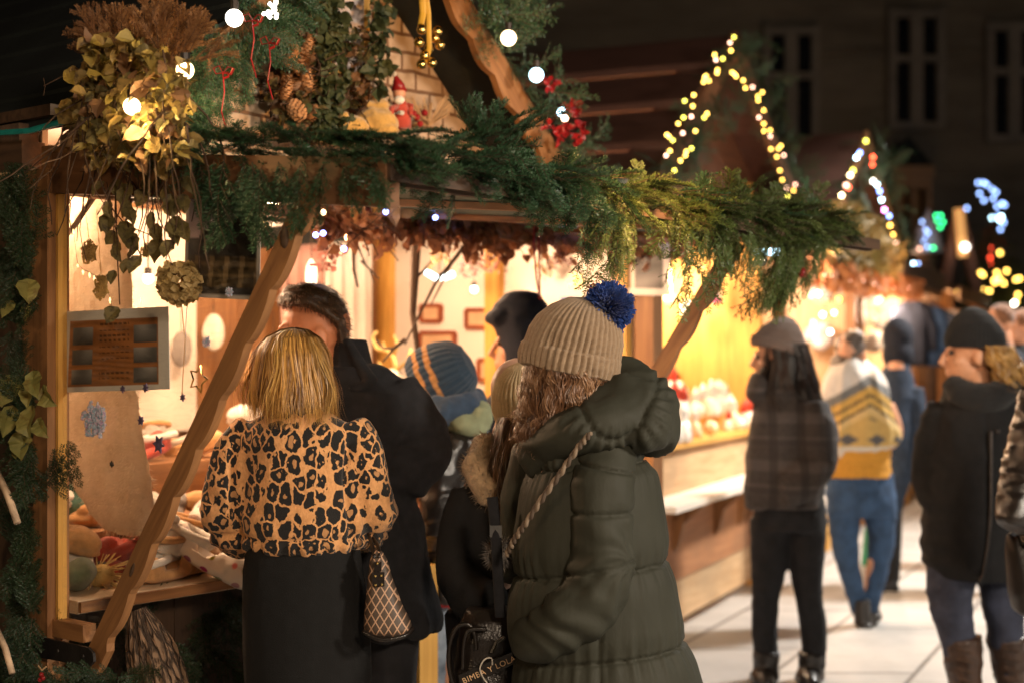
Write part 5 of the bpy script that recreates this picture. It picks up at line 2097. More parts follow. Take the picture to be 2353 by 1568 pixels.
for px, py, d, k in ((1110, 360, (.2, -.2, -.8), .7), (1180, 380, (.3, -.2, -.8), .75), (1240, 390, (.4, -.1, -.8), .8), (1290, 400, (.4, -.2, -1), .85), (1330, 420, (.5, -.1, -.7), .9), (1150, 340, (.8, -.1, -.5), .9)):
    B.put(SPR[int(px) % 5], onW(px, py, FW + .04), V(*d), N1, k * .62)
for px, py, d, k in ((1390, 420, (.25, 0, -1), .8), (1410, 430, (.25, 0, -1), .95), (1420, 500, (.3, 0, -1), .72), (1440, 470, (.2, 0, -1), .62), (1550, 470, (.6, 0, -1), 1.0), (1590, 470, (.8, 0, -1), .95)):
    B2.put(SPRL[int(px) % 3], onW(px, py, FW + .03), V(*d), N1, k)
for i in range(46):                      # dense hanging curtain at the far end
    px = NR.uniform(1600, 1890)
    lim = np.interp(px, [1600, 1680, 1800, 1850, 1905], [480, 500, 520, 540, 550])
    p = onW(px, lim + NR.uniform(-30, 45), FW + NR.uniform(-.12, .06))
    B2.put(SPRL[i % 3], p, V(NR.uniform(-.1, .7), NR.uniform(-.3, .3), -1), N1 + rv(.5), NR.uniform(.34, .6))
for i in range(24):
    p = onW(NR.uniform(1780, 1850), NR.uniform(520, 600), FW + NR.uniform(-.1, .05))
    B2.put(SPRL[i % 3], p, V(NR.uniform(-.1, .3), NR.uniform(-.3, .3), -1), N1 + rv(.5), NR.uniform(.5, .75))
for i in range(60):
    px = NR.uniform(1500, 1915)
    y0 = np.interp(px, [1500, 1650, 1900, 2040], [445, 475, 512, 545])
    p = onW(px, y0 + NR.uniform(-15, 22), FW + NR.uniform(-.15, .05))
    B2.put(SPR[i % 5], p, U1 * NR.uniform(-.3, 1) + N1 * NR.uniform(-.2, .6) + V(0, 0, NR.uniform(-.5, .4)), V(0, 0, 1) + rv(.4), NR.uniform(.4, .65))
B.build(gl, M['fir'])
B2.build(gl, M['fir_warm_lit'], 'warm_lit_needles')


def leaf(seed, ln=1.0, wd=.55, curl=.5, teeth=True):
    """a dry leaf along +X: toothed outline, folded midrib, curled tip"""
    r = random.Random(seed)
    n = 7
    top, mid, bot = [], [], []
    tw = r.uniform(-.8, .8)
    for i in range(n + 1):
        f = i / n
        hw = wd / 2 * (math.sin(pi * f ** .75) ** .8) * (1 + (.16 * (i % 2) if teeth else 0)) + .004
        z = curl * math.sin(f * 2.6 + r.uniform(-.1, .1)) * .35 * f
        a = tw * f
        cup = .35 + .4 * r.random()
        mid.append(V(f, .05 * math.sin(4 * f + seed), z - .02))
        top.append(V(f, hw * cos(a), z + hw * (sin(a) + cup)))
        bot.append(V(f, -hw * cos(a), z + hw * (-sin(a) + cup)))
    v = np.array(top + mid + bot) * ln
    f = []
    m = n + 1
    for i in range(n):
        f.append((i, i + 1, m + i + 1, m + i))
        f.append((m + i, m + i + 1, 2 * m + i + 1, 2 * m + i))
    return v, f


LV = [leaf(i, 1, .5 + .1 * (i % 3), .4 + .25 * (i % 4)) for i in range(9)]


def put_leaf(g, i, p, d, up, k, mat=0):
    d = unit(d)
    y = np.cross(up, d)
    if np.linalg.norm(y) < .1:
        y = np.cross(V(1, .3, 0), d)
    y = unit(y)
    z = np.cross(d, y)
    v, f = LV[i % len(LV)]
    g.add((v * k) @ np.stack([d, y, z]) + p, f, mat)


# dried hop vine at the near corner
vine = thing('dried_hop_vine', onT(285, 300, -.1), 'tangled dried hop vine tumbling over the near corner of the stall', 'dried vine')
g = G(); st = G()
outline = [(90, 210, 330), (130, 200, 420), (180, 185, 440), (240, 160, 440), (300, 165, 430), (350, 215, 420), (400, 220, 400), (450, 225, 400)]
oy = [q[0] for q in outline]
for i in range(600):
    py = NR.uniform(85, 380)
    xl = np.interp(py, oy, [q[1] for q in outline]); xr = np.interp(py, oy, [q[2] for q in outline])
    px = xl + (xr - xl) * NR.rand()
    p = onT(px, py, -.06 - NR.uniform(0, .16))
    d = V(NR.uniform(-.8, .8), NR.uniform(-.8, .3), NR.uniform(-1.2, .25))
    put_leaf(g, i, p, d, V(0, -1, .3) + rv(1.0), NR.uniform(.026, .060), int(NR.choice(4, p=[.42, .2, .2, .18])))
for i in range(46):
    px, py = NR.uniform(180, 430), NR.uniform(80, 300)
    p = onT(px, py, -.05 - NR.uniform(0, .15))
    pts = [p]
    dd = unit(V(NR.uniform(-.6, .6), NR.uniform(-.3, .1), -.8))
    for j in range(9):
        dd = unit(dd + rv(.35) + V(0, 0, -.12))
        pts.append(pts[-1] + dd * .04)
    st.tube(pts, np.linspace(.0026, .0012, len(pts)), 4)
# thin shoot sticking out over the dark roof
st.tube([onT(200, 170, -.12), onT(170, 162, -.14), onT(135, 180, -.16), onT(100, 198, -.17)], [.003, .0025, .002, .0012], 5)
st.tube([onT(103, 197, -.17), onT(100, 180, -.17)], .001, 4)
st.tube([onT(104, 197, -.17), onT(100, 220, -.17)], .001, 4)
g.build('leaves', [M['leaf_dry'], M['leaf_dark'], M['leaf_yellow'], M['leaf_brown']], vine)
g2 = G()
# tails that hang in front of the glazing
tails = [((265, 420), (268, 520), (270, 600), (275, 700)), ((300, 410), (300, 470), (310, 560), (325, 590)), ((340, 400), (350, 460), (352, 500), (355, 540)),
         ((375, 420), (385, 470), (390, 510), (400, 560)), ((245, 420), (255, 470), (262, 530), (262, 560)), ((420, 400), (410, 450), (400, 490), (392, 520)), ((285, 430), (290, 500), (300, 545), (300, 590))]
for tl in tails:
    ps = [onT(a, b, -.085 - NR.uniform(0, .05)) for a, b in tl]
    st.tube(ps, .0016, 4)
    n = 5
    for j in range(n):
        f = j / (n - 1) * (len(ps) - 1)
        k = min(int(f), len(ps) - 2)
        p = ps[k] + (ps[k + 1] - ps[k]) * (f - k)
        put_leaf(g2, j + tl[0][0], p + rv(.012), V(NR.uniform(-.7, .7), NR.uniform(-.4, .1), -1), V(0, -1, .2) + rv(.6), NR.uniform(.038, .068))
g2.build('hanging_leaves', M['leaf_dark'], vine)
st.build('stems', M['twig'], vine)
# brown, dead fir shoots that crown the vine
dead = thing('dead_fir_branch', onT(330, 90, -.05), 'rust brown dead fir shoots standing up above the dried vine', 'dead branch')
B = Boughs()
for px, py, dx, dz, k in ((230, 60, -.3, 1, .45), (270, 85, -.2, 1, .55), (310, 80, .2, 1, .5), (345, 60, .15, 1.2, .6), (375, 80, .2, 1, .6), (410, 95, .3, .9, .6), (440, 90, .6, .8, .5), (250, 120, -.6, .6, .6), (330, 110, .0, .9, .7), (390, 120, .4, .8, .7), (290, 120, -.1, .9, .7), (230, 100, -.5, .9, .5), (460, 110, .9, .4, .5), (360, 120, .1, 1, .7)):
    for q in range(3):
        B.put(SPRD[(px + q) % 4], onT(px + NR.uniform(-14, 14), py + 30, -.06 - NR.uniform(0, .1)), V(dx + NR.uniform(-.4, .4), NR.uniform(-.6, .3), dz), V(0, -1, .2) + rv(.8), k * .85)
B.build(dead, M['fir_brown'])

# greenery on the gable's rims
def rim(t, w, dz=0):
    z = 2.09 + (2.965 - 2.09) * (t + .04) / 1.02 if t < .98 else 2.965 - (2.965 - 1.98) * (t - .98) / 1.11
    return S1(t, w, z + dz)


def globes(root, spots, wire=True):
    """lamps hanging in a garland: every globe a part with its cap"""
    for p, r, mt in spots:
        g = G(); g.ell(p, r, None, 16, 12); b = g.build('bulb', M[mt], root, smooth=True)
        g = G(); g.tube([p + V(0, 0, r * .9), p + V(0, 0, r * 1.9)], [.011, .012], 8); g.build('cap', M['metal_dark'], b)


gr_ = thing('gable_garland', rim(.45, .3), 'fir garland with globe lamps and red bows up the left rim of the brick gable', 'garland')
B = Boughs()
for i in range(54):
    t = .0 + .66 * NR.rand()
    p = rim(t, .30 + NR.uniform(-.05, .06), NR.uniform(-.10, .04))
    d = U1 * NR.uniform(-1, 1) + N1 * NR.uniform(-.1, .6) + V(0, 0, NR.uniform(-.6, .5))
    B.put(SPR[i % 5], p, d, N1 + rv(.4), NR.uniform(.4, .62))
for px, py in ((440, 250), (420, 290), (470, 220), (455, 300), (430, 330), (480, 180), (520, 170), (500, 140), (560, 130), (400, 330), (445, 190)):
    B.put(SPR[px % 5], onW(px, py, .33), V(NR.uniform(-.6, .6), -.2, -1), N1 + rv(.3), NR.uniform(.4, .55))
B.build(gr_, M['fir'])
globes(gr_, [(onW(538, 42, .40), .0235, 'bulb_white'), (onT(425, 162, -.19), .020, 'bulb_warm'), (onT(303, 245, -.215), .020, 'bulb_warm')])
for px, py in ((618, 100), (580, 48), (512, 168)):
    p = onW(px, py, .43)
    g = G()
    for a, l in ((.35, .030), (2.7, .026), (-.6, .018)):
        d = V(cos(a), -.15, sin(a)); e = V(-sin(a), .3, cos(a))
        g.tube([p, p + d * l * .6 + e * .010, p + d * l, p + d * l * .6 - e * .012, p], [.003, .0055, .006, .0055, .003], 6, flat=.3)
    g.tube([p, p + V(.004, 0, -.05), p + V(-.004, 0, -.10), p + V(.010, .0, -.15)], .0018, 4)
    g.build('red_bow', M['red'], gr_)
g = G()
for i in range(16):
    g.ell(onW(618, 24, .42) + rv(.020) * V(1, .4, 1.3), .0058, None, 8, 6)
g.build('glowing_berries', M['bulb_white'], gr_)  # berries share the bulb emission, so they glow without being lamps
lamp('garland_lamp', 'POINT', onW(425, 162, .47), 2.6, (1, .7, .3), .02)
lamp('garland_lamp', 'POINT', onT(318, 285, -.25), 3, (1, .7, .3), .02)

gr_ = thing('gable_garland', rim(1.6, .3), 'blurred fir garland with globe lamps down the right rim of the brick gable', 'garland')
B = Boughs()
for i in range(62):
    t = 1.2 + .95 * NR.rand()
    p = rim(t, .31 + NR.uniform(-.03, .1), .03 + NR.uniform(-.03, .12))
    d = U1 * NR.uniform(-.6, 1) + N1 * NR.uniform(-.2, .5) + V(0, 0, NR.uniform(-.8, .7))
    B.put(SPRC[i % 3], p, d, N1 + rv(.4), NR.uniform(.5, .85))
B.build(gr_, M['fir'])
globes(gr_, [(onW(1168, 88, .42), .0255, 'bulb_warm'), (onW(1232, 173, .42), .0245, 'bulb_cool'), (onW(1290, 258, .40), .016, 'bulb_cool'), (onW(1297, 272, .42), .012, 'bulb_pink')])
g = G()
for px, py in ((1268, 190), (1262, 290), (1300, 300), (1325, 268), (1335, 300), (1282, 315), (1310, 245), (1320, 325)):
    p = onW(px, py, .42)
    for a in range(6):
        d = unit(V(cos(a * 1.05), -.5, sin(a * 1.05)))
        put_leaf(g, a + px, p + rv(.012), d + rv(.6), V(0, -1, .2) + rv(.6), .034)
g.build('red_flowers', M['red'], gr_)

# ivy down the middle of the gable
dt = thing('dried_tangle', onW(690, 180, .1), 'brown tangle of dried leaves and twigs around the pine cones on the gable', 'dried leaves')
g = G(); st = G()
for i in range(330):
    px, py = (NR.normal(682, 26), NR.uniform(85, 290)) if i % 3 else (NR.normal(828, 22), NR.uniform(60, 250))
    put_leaf(g, i, onW(px, py, .05 + NR.uniform(0, .08)), rv(1), N1 + rv(.8), NR.uniform(.025, .05), i % 2)
for i in range(60):
    p = onW(NR.normal(700, 45), NR.uniform(80, 280), .08)
    d = unit(rv(1) + V(0, 0, -.3)); pts = [p]
    for j in range(6):
        d = unit(d + rv(.5)); pts.append(pts[-1] + d * .03)
    st.tube(pts, .002, 4)
g.build('leaves', [M['leaf_brown'], M['leaf_dark']], dt)
st.build('twigs', M['twig'], dt)
iv = thing('ivy_swag', onW(760, 150, .1), 'dark ivy swag hanging beside the gable window', 'ivy')
g = G()
for i in range(420):
    py = NR.uniform(-20, 310)
    px = np.interp(py, [-20, 100, 200, 310], [745, 760, 748, 765]) + NR.normal(0, 22)
    if i % 4 == 0:
        px = 868 + NR.normal(0, 14)
        py = NR.uniform(-20, 240)
    put_leaf(g, i, onW(px, py, .05 + NR.uniform(0, .12)), rv(1) + V(0, 0, -.6), N1 + rv(.6), NR.uniform(.03, .055))
g.build('leaves', M['ivy'], iv)
g = G(); g.tube([onW(750, -20, .06), onW(765, 150, .07), onW(760, 310, .06)], .004, 5); g.build('stem', M['twig'], iv)

# fir boughs up the near side wall
sw = thing('wall_greenery', onT(60, 1000, -.08), 'dark fir boughs tied up the bark wall left of the glazed corner', 'fir boughs')
B = Boughs()
for i in range(120):
    py = NR.uniform(430, 1640)
    px = np.interp(py, [430, 800, 1100, 1640], [36, 46, 58, 52]) + NR.normal(0, 17)
    px = min(px, 74)
    p = onT(px, py, -.075 - NR.uniform(0, .09))
    B.put(SPR[i % 5], p, V(NR.uniform(-.45, .25), NR.uniform(-.5, .1), NR.choice([-1, 1])), V(0, -1, 0) + rv(.4), NR.uniform(.28, .5))
for px, py, dx, dz in ((110, 1080, .8, .5), (105, 1110, 1, .1), (100, 1095, .9, .3)):
    B.put(SPR[px % 5], onT(px, py, -.12), V(dx, -.3, dz), V(0, -1, 0), .45)
for px, py, dx, dz in ((20, 470, .3, .6), (60, 480, .2, .8), (40, 520, -.2, .7), (70, 560, .4, .7)):
    B.put(SPR[px % 5], onT(px, py, -.13), V(dx, -.4, dz), V(0, -1, 0), .5)
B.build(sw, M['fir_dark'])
g = G()
for px, py, dx, dz, k in ((62, 640, .2, -1, .105), (75, 850, .4, -1, .12), (40, 860, -.4, -1, .13), (70, 930, .3, -1, .13), (30, 930, -.2, -1, .13), (95, 890, .8, -.7, .10), (55, 985, .1, -1, .12), (20, 880, -.6, -.6, .10), (85, 960, .6, -.8, .09), (60, 700, .1, -1, .07), (30, 690, -.4, -.9, .08), (15, 940, -.3, -1, .11), (60, 880, .2, -1, .10), (48, 1010, .2, -1, .09)):
    put_leaf(g, px, onT(px, py, -.15), V(dx, -.35, dz), V(0, -1, .3) + rv(.5), k * .72)
g.build('broad_leaves', M['leaf_pale'], sw)
for a, b, r_, lab in (((-12, 1075), (40, 1200), .009, 'upper'), ((-10, 1440), (28, 1545), .008, 'lower')):
    g = G(); p = onT(a[0], a[1], -.2); q = onT(b[0], b[1], -.21)
    g.tube([p, (p + q) / 2 + V(.004, 0, .003), q], [r_, r_ * 1.05, r_], 9)
    tag(g.build('birch_stick', M['birch'], None, smooth=True), 'pale birch stick wedged in the wall greenery, the %s of two' % lab, 'stick')
bo = thing('berry_ornament', onT(95, 1545, -.2), 'tiny red berry ornament with a straw bow at the foot of the wall greenery', 'ornament')
g = G()
for q in ((95, 1548), (99, 1556), (92, 1560)):
    g.ell(onT(q[0], q[1], -.2), .006, None, 10, 8)
g.build('berries', M['red'], bo, smooth=True)
g = G(); g.tube([onT(88, 1528, -.2), onT(96, 1538, -.205), onT(106, 1530, -.2)], .002, 5); g.build('bow', M['wood_pale'], bo)

# fir boughs and a log below the counter
ub = thing('counter_greenery', S1(.4, .1, .4), 'dark fir boughs packed below the counter of the near stall', 'fir boughs')
B = Boughs()
for i in range(230):
    t = NR.uniform(-.02, 1.5); z = NR.uniform(.1, .84)
    p = S1(t, -.09 + NR.uniform(0, .10), z)
    B.put(SPR[i % 5], p, U1 * NR.uniform(-1, 1) + N1 * NR.uniform(0, .8) + V(0, 0, NR.uniform(-1, .2)), N1 + rv(.3), NR.uniform(.4, .7))
for i in range(30):
    p = onT(NR.uniform(90, 330), NR.uniform(1530, 1610), -.08 - NR.uniform(0, .05))
    B.put(SPR[i % 5], p, V(NR.uniform(-.8, .8), -.3, NR.uniform(-.6, .3)), V(0, -1, .2), NR.uniform(.3, .45))
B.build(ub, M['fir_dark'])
lg = G()
ctr = onW(338, 1470, .22)
rg = []
dn = unit(V(.34, -.12, -1))
axl = np.array([unit(np.cross(dn, V(0, 1, 0))), unit(np.cross(dn, np.cross(dn, V(0, 1, 0)))), dn])
for i in range(22):
    f = i / 21
    q = min(1, (f * 4.0 + .12)) ** .5
    rg.append((ctr + dn * (.55 * f - .085), .062 * q * (1 + .25 * f), .062 * q * (1 + .25 * f)))
lg.loft(rg, n=60, ax=axl, fn=lambda i, th: 1 + .05 * sin(9 * th + i * .5) + .04 * sin(19 * th - i * .9) + R.uniform(-.03, .03))
k_ = lg.n // 60
lg.g[-1] = np.array([(i * .026, cos(2 * pi * j / 60) * .062, sin(2 * pi * j / 60) * .062) for i in range(k_) for j in range(60)])
tag(lg.build('bark_log', M['rough_bark']), 'rough barked log leaning below the counter by the hatch prop', 'log')
# ------------------------------------------------------------------ lamps and lights of the near stall
def hang_bulb(p, r, mt, label, watt, col=WARM, cord=.25, group=None):
    o = thing('hanging_bulb', p, label, 'light bulb', group)
    g = G(); g.ell(p, r, None, 16, 12); g.build('bulb', M[mt], o, smooth=True)
    g = G(); g.tube([p + V(0, 0, r * .8), p + V(0, 0, r * 2)], .012, 8); g.tube([p + V(0, 0, r * 2), p + V(0, 0, cord)], .003, 5); g.build('cord', M['metal_dark'], o)
    if watt:
        lamp('bulb_or_fill_light', 'POINT', p + V(0, 0, -r - .03), watt, col, .04)
    return o


hang_bulb(onT(340, 640, .75), .018, 'bulb_white', 'round white bulb glowing behind the glazed corner', 0)
hang_bulb(onT(808, 543, 1.5), .026, 'bulb_warm', 'warm bulb hanging behind the top of the near hatch prop', 0)
hang_bulb(onT(1089, 665, 2.5), .016, 'bulb_white', 'small white bulb left of the dark navy hood', 0)
for k, (t, w, z, e) in enumerate(((.45, -.42, 2.02, 46), (1.3, -.7, 2.02, 56), (2.25, -.6, 2.02, 40))):
    o = thing('shop_lamp', S1(t, w, z), 'shaded shop lamp under the near stall ceiling, ' + ('over the glazed corner', 'over the middle of the counter', 'before the picture wall')[k], 'lamp')
    g = G(); g.loft([(S1(t, w, z + .10), .03, .03), (S1(t, w, z), .09, .09)], n=20, caps=False); g.build('lamp_shade', M['metal_dark'], o, solid=.003)
    g = G(); g.ell(S1(t, w, z + .015), .03, None, 12, 8); g.build('bulb', M['bulb_warm'], o)
    g = G(); g.tube([S1(t, w, z + .1), S1(t, w, 2.17)], .004, 5); g.build('cord', M['metal_dark'], o)
    lamp('bulb_or_fill_light', 'POINT', S1(t, w, z - .05), e, WARM, .06)
# bright tube lamps reflected white in the photograph
o = thing('tube_lamp', onT(1012, 635, 2.4), 'pair of short cold white tube lamps behind the hanging twigs', 'lamp')
for a, b in (((980, 626), (1003, 640)), ((1016, 640), (1040, 630))):
    g = G(); g.tube([onT(*a, 2.4), onT(*b, 2.4)], .012, 8); g.build('tube', M['bulb_cool'], o)
g = G(); g.tube([onT(1009, 640, 2.42), onT(1009, 480, 2.42)], .004, 5); g.build('cord', M['metal_dark'], o)
# candle-shaped ornament
o = thing('candle_ornament', onT(715, 640, 1.9), 'glittering white icicle ornament above the man with dark hair', 'ornament')
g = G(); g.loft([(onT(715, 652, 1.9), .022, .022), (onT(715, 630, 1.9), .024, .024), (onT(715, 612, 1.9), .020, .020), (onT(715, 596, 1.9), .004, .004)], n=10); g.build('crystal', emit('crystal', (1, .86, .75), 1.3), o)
g = G(); g.tube([onT(715, 597, 1.9), onT(715, 480, 1.9)], .002, 4); g.build('thread', M['twig'], o)
# star lantern
o = thing('star_lantern', onT(1322, 645, 2.5), 'glowing yellow star lantern above the tan pompom hat', 'lantern')
g = G()
c = onT(1322, 645, 2.5)
pts = []
for i in range(16):
    r_ = .042 if i % 2 == 0 else .024
    pts.append(c + V(r_ * cos(i * pi / 8), 0, r_ * sin(i * pi / 8)))
for s in (-1, 1):
    tip = c + V(0, s * .022, 0)
    for i in range(16):
        g.add([pts[i], pts[(i + 1) % 16], tip], [(0, 1, 2)])
g.build('shade', emit('star_glow', (1, .62, .2), 2.6), o)
g = G(); g.tube([c + V(0, 0, .04), c + V(0, 0, .36)], .002, 4); g.build('cord', M['twig'], o)

# cool fairy lights with rust coloured leaf fringe along the hinge
fr = thing('leaf_fringe', S1(1.8, .02, 1.95), 'rust red dried leaf fringe hung along the hinge of the hatch', 'leaf garland')
g = G(); st = G()
for i in range(950):
    px = NR.uniform(720, 1585)
    py = np.interp(px, [720, 870, 1200, 1585], [512, 512, 532, 556]) + NR.normal(0, 22)
    put_leaf(g, i, onW(px, py, -.02 + NR.uniform(-.08, .06)), rv(1) + V(0, 0, -.5), N1 + rv(.7), NR.uniform(.035, .07))
for i in range(90):
    px = NR.uniform(740, 1560)
    p = onW(px, np.interp(px, [870, 1585], [495, 545]), .0)
    pts = [p]
    d = unit(rv(1) + V(0, 0, -.5))
    for j in range(5):
        d = unit(d + rv(.4))
        pts.append(pts[-1] + d * .03)
    st.tube(pts, .002, 4)
g.build('leaves', foliage('rust_leaf', (.20, .075, .035), (.34, .15, .07), (.12, .05, .03), trans=.3), fr)
st.build('stems', M['twig'], fr)
fl = thing('fairy_lights', S1(1.7, .04, 1.96), 'string of small icy blue fairy lights along the hatch hinge', 'fairy lights')
cp = []
for px, py in ((725, 540), (742, 536), (790, 572), (886, 487), (1000, 500), (1060, 497), (1098, 480), (1180, 503), (1270, 497), (1286, 493), (1317, 531), (1358, 489), (1373, 527), (1448, 530), (1520, 540), (1534, 531), (1432, 545)):
    p = onW(px, py, .10)
    cp.append(p)
    g = G(); g.ell(p, .0088, None, 10, 8); g.build('bulb', M['bulb_violet'], fl)
cp.sort(key=lambda q: q[1])
g = G(); g.tube([q + V(0, .01, .006) for q in cp], .0018, 4); g.build('wire', M['twig'], fl)
lamp('fairy_light_glow', 'POINT', onW(1320, 510, .12), 1.2, (.4, .5, 1), .1)

# pale dried leaves, hanging twigs and cords below the hatch
db = thing('dried_leaf_bunch', onW(960, 450, .1), 'bunch of pale dry maple leaves hanging below the hatch hinge', 'dried leaves')
g = G()
for i in range(46):
    put_leaf(g, i, onW(NR.uniform(895, 1050), NR.uniform(425, 480), .1 + NR.uniform(-.06, .06)), rv(1), N1 + rv(.7), NR.uniform(.05, .10))
g.build('leaves', foliage('pale_dry_leaf', (.36, .24, .14), (.5, .34, .2), trans=.3), db)
wb = thing('warm_leaf_cluster', onW(840, 445, .05), 'brightly lit orange leaves and tiny lamps tucked under the hatch near the prop', 'leaf cluster')
g = G()
for i in range(70):
    put_leaf(g, i, onW(NR.uniform(765, 920), NR.uniform(425, 470), -.02 + NR.uniform(-.06, .06)), rv(1), N1 + rv(.7), NR.uniform(.03, .06))
g.build('leaves', foliage('amber_leaf', (.5, .27, .08), (.65, .4, .15), trans=.4), wb)
for px, py in ((775, 452), (800, 450), (825, 446), (830, 440), (888, 450), (910, 452), (742, 488)):
    g = G(); g.ell(onW(px, py, .04), .009, None, 10, 8); g.build('bulb', M['bulb_warm'], wb)
lamp('cluster_glow', 'POINT', onW(850, 460, .1), 5, WARM, .1)
tw = thing('hanging_twigs', onW(960, 600, -.25), 'bare dark twigs hanging from the hatch before the picture wall', 'twigs')
g = G()
for pts, r0 in ((((955, 560), (952, 640), (948, 720), (962, 830)), .020), (((1075, 555), (1040, 600), (1000, 650), (930, 790)), .010), (((1000, 490), (1040, 530), (1075, 560), (1100, 570)), .007),
                (((1060, 530), (1075, 570), (1120, 565), (1140, 575), (1125, 600)), .006), (((1040, 600), (1020, 640), (990, 700)), .006), (((800, 500), (820, 560), (840, 610), (870, 640)), .006),
                (((810, 560), (812, 620), (822, 660)), .009), (((860, 520), (900, 580), (915, 600)), .005), (((930, 780), (905, 800), (880, 830)), .008), (((955, 640), (975, 620), (990, 600)), .006),
                (((1090, 500), (1110, 520), (1150, 530)), .005), (((1080, 560), (1100, 590), (1105, 610)), .004), (((830, 600), (850, 620), (858, 650)), .005), (((900, 800), (880, 800), (865, 780)), .006)):
    g.tube([onW(a, b, -.3 + NR.uniform(-.02, .02)) for a, b in pts], np.linspace(r0, r0 * .4, len(pts)), 6)
g.build('branches', M['wood_dark'], tw)
for pts, nm in ((((842, 425), (836, 445), (832, 455), (845, 480), (852, 490), (848, 470), (846, 440)), 'dark red cord loop knotted under the hatch near the prop'), (((1230, 480), (1226, 560), (1232, 640), (1240, 685), (1238, 600), (1235, 480)), 'thin red cord hanging above the navy hood')):
    g = G(); g.tube([onW(a, b, .12) for a, b in pts], .0035, 6)
    g.ell(onW(pts[3][0], pts[3][1], .12), .010, None, 8, 6)
    tag(g.build('cord_loop', M['red'] if 'thin' in nm else mat('oxblood_cord', (.12, .02, .018), .7)), nm, 'cord')
g = G(); g.box(onW(858, 432, .17), (.016, .02, .05)); g.box(onW(846, 428, .17), (.006, .02, .05)); g.tube([onW(830, 415, .17), onW(875, 413, .17)], .006, 6)
tag(g.build('latch', M['metal_dark']), 'dark iron hatch latch beside the knotted red cord', 'latch')
o = thing('led_lamp', onW(1763, 579, 1.0), 'small cold white lamp under the far end of the fir garland', 'lamp')
g = G(); p = onW(1763, 579, 1.0); g.tube([p - V(.045, 0, 0), p + V(.045, 0, 0)], .012, 8); g.build('tube', M['bulb_cool'], o)
g = G(); g.tube([p, p + V(0, 0, .12)], .004, 5); g.build('bracket', M['metal_dark'], o)
for px, py, r_, mt, lb in ((1842, 627, .017, 'red', 'small red glass ball hanging at the tip of the fir garland'), (1748, 598, .02, 'silver', 'small clear glass ball below the cold white lamp')):
    g = G(); p = onW(px, py, 1.15); g.ell(p, r_, None, 14, 10); g.tube([p + V(0, 0, r_), p + V(0, 0, .12)], .0015, 4)
    tag(g.build('glass_ball', M[mt], None, smooth=True), lb, 'bauble')

# gable ornaments
pcs = thing('pine_cone_cluster', onW(680, 180, .12), 'cluster of big brown pine cones and wood slices on the brick gable', 'pine cones')
for px, py, r_ in ((668, 132, .030), (706, 104, .026), (658, 205, .028), (704, 182, .034), (682, 255, .026), (716, 262, .020), (688, 150, .022)):
    g = G()
    p = onW(px, py, .14 + R.uniform(-.02, .03))
    Rc = np.array(Euler((R.uniform(-.6, .6), R.uniform(-.9, .9), 0)).to_matrix())
    for i in range(70):
        f = i / 70
        th = i * 2.4
        rr_ = r_ * math.sin(pi * (f * .85 + .1)) ** .7
        d = V(cos(th), sin(th), .35)
        q = p + V(0, 0, -r_ * 1.3 + 2.6 * r_ * f) + V(cos(th), sin(th), 0) * rr_ * .65
        s = unit(np.cross(d, V(0, 0, 1))) * r_ * .26
        pts = np.array([q - s * .6, q + unit(d) * r_ * .42 - s, q + unit(d) * r_ * .5, q + unit(d) * r_ * .42 + s, q + s * .6])
        g.add((pts - p) @ Rc.T + p, [(0, 1, 2, 3, 4)])
    g.ell(p, V(r_ * .62, r_ * .62, r_ * 1.25), Rc.T, 12, 8)
    g.build('cone', mat('cone_brown', (.42, .22, .10), .8, .5, 40, 90, .5), pcs)
bell = thing('bell_bunch', onW(978, 110, .3), 'bunch of small gold bells on a yellow ribbon beside the gable', 'bells')
for px, py in ((968, 68), (1004, 72), (962, 98), (985, 112), (1010, 104), (998, 88), (968, 148), (992, 145), (975, 128)):
    p = onW(px, py, .3 + NR.uniform(-.02, .02))
    g = G(); g.loft([(p + V(0, 0, .018), .004, .004), (p + V(0, 0, .012), .012, .012), (p, .017, .017), (p - V(0, 0, .012), .013, .013), (p - V(0, 0, .016), .003, .003)], n=14)
    g.build('bell', M['brass'], bell, smooth=True)
g = G()
g.tube([onW(968, -30, .3), onW(972, 30, .3), onW(965, 70, .3)], .010, 6, flat=.3)
g.tube([onW(976, -30, .3), onW(984, 30, .3), onW(986, 110, .3), onW(978, 145, .3)], .008, 6, flat=.3)
g.build('ribbon', mat('yellow_ribbon', (.6, .36, .04), .5), bell)
shelf_o = G(); sb(shelf_o, S1, .95, 2.05, .02, .20, 2.085, 2.10)
shelf_o.build('gable_shelf', M['wood'], stall)
tb = thing('plush_toy', onW(850, 275, .12), 'yellow plush animal lying on the ledge of the gable', 'plush toy')
g = G()
g.ell(onW(862, 285, .12), V(.075, .06, .052)); g.ell(onW(868, 255, .11), V(.042, .045, .045)); g.ell(onW(810, 292, .12), V(.05, .045, .035)); g.ell(onW(885, 240, .11), .016); g.ell(onW(845, 240, .11), .016)
g.ell(onW(790, 275, .14), V(.02, .02, .025)); g.ell(onW(880, 300, .16), V(.05, .03, .02))
soft('body', g, M['plush'], tb, .007, 2, folds((40, 40, 40), .006, 3))
rg_ = thing('red_figure', onW(917, 250, .13), 'small red capped folk doll with white trim on the gable ledge', 'doll')
g = G(); g.loft([(onW(920, 295, .13), .035, .035), (onW(920, 265, .13), .034, .034), (onW(918, 235, .13), .022, .022), (onW(917, 228, .13), .015, .015)], n=16); g.build('coat', M['wool_red'], rg_, smooth=True)
g = G(); g.ell(onW(917, 216, .14), .022, None, 14, 10); g.build('head', M['skin'], rg_, smooth=True)
g = G(); g.loft([(onW(917, 210, .14), .026, .026), (onW(915, 192, .14), .018, .018), (onW(908, 172, .14), .003, .003)], n=14); g.build('cap', M['red'], rg_, smooth=True)
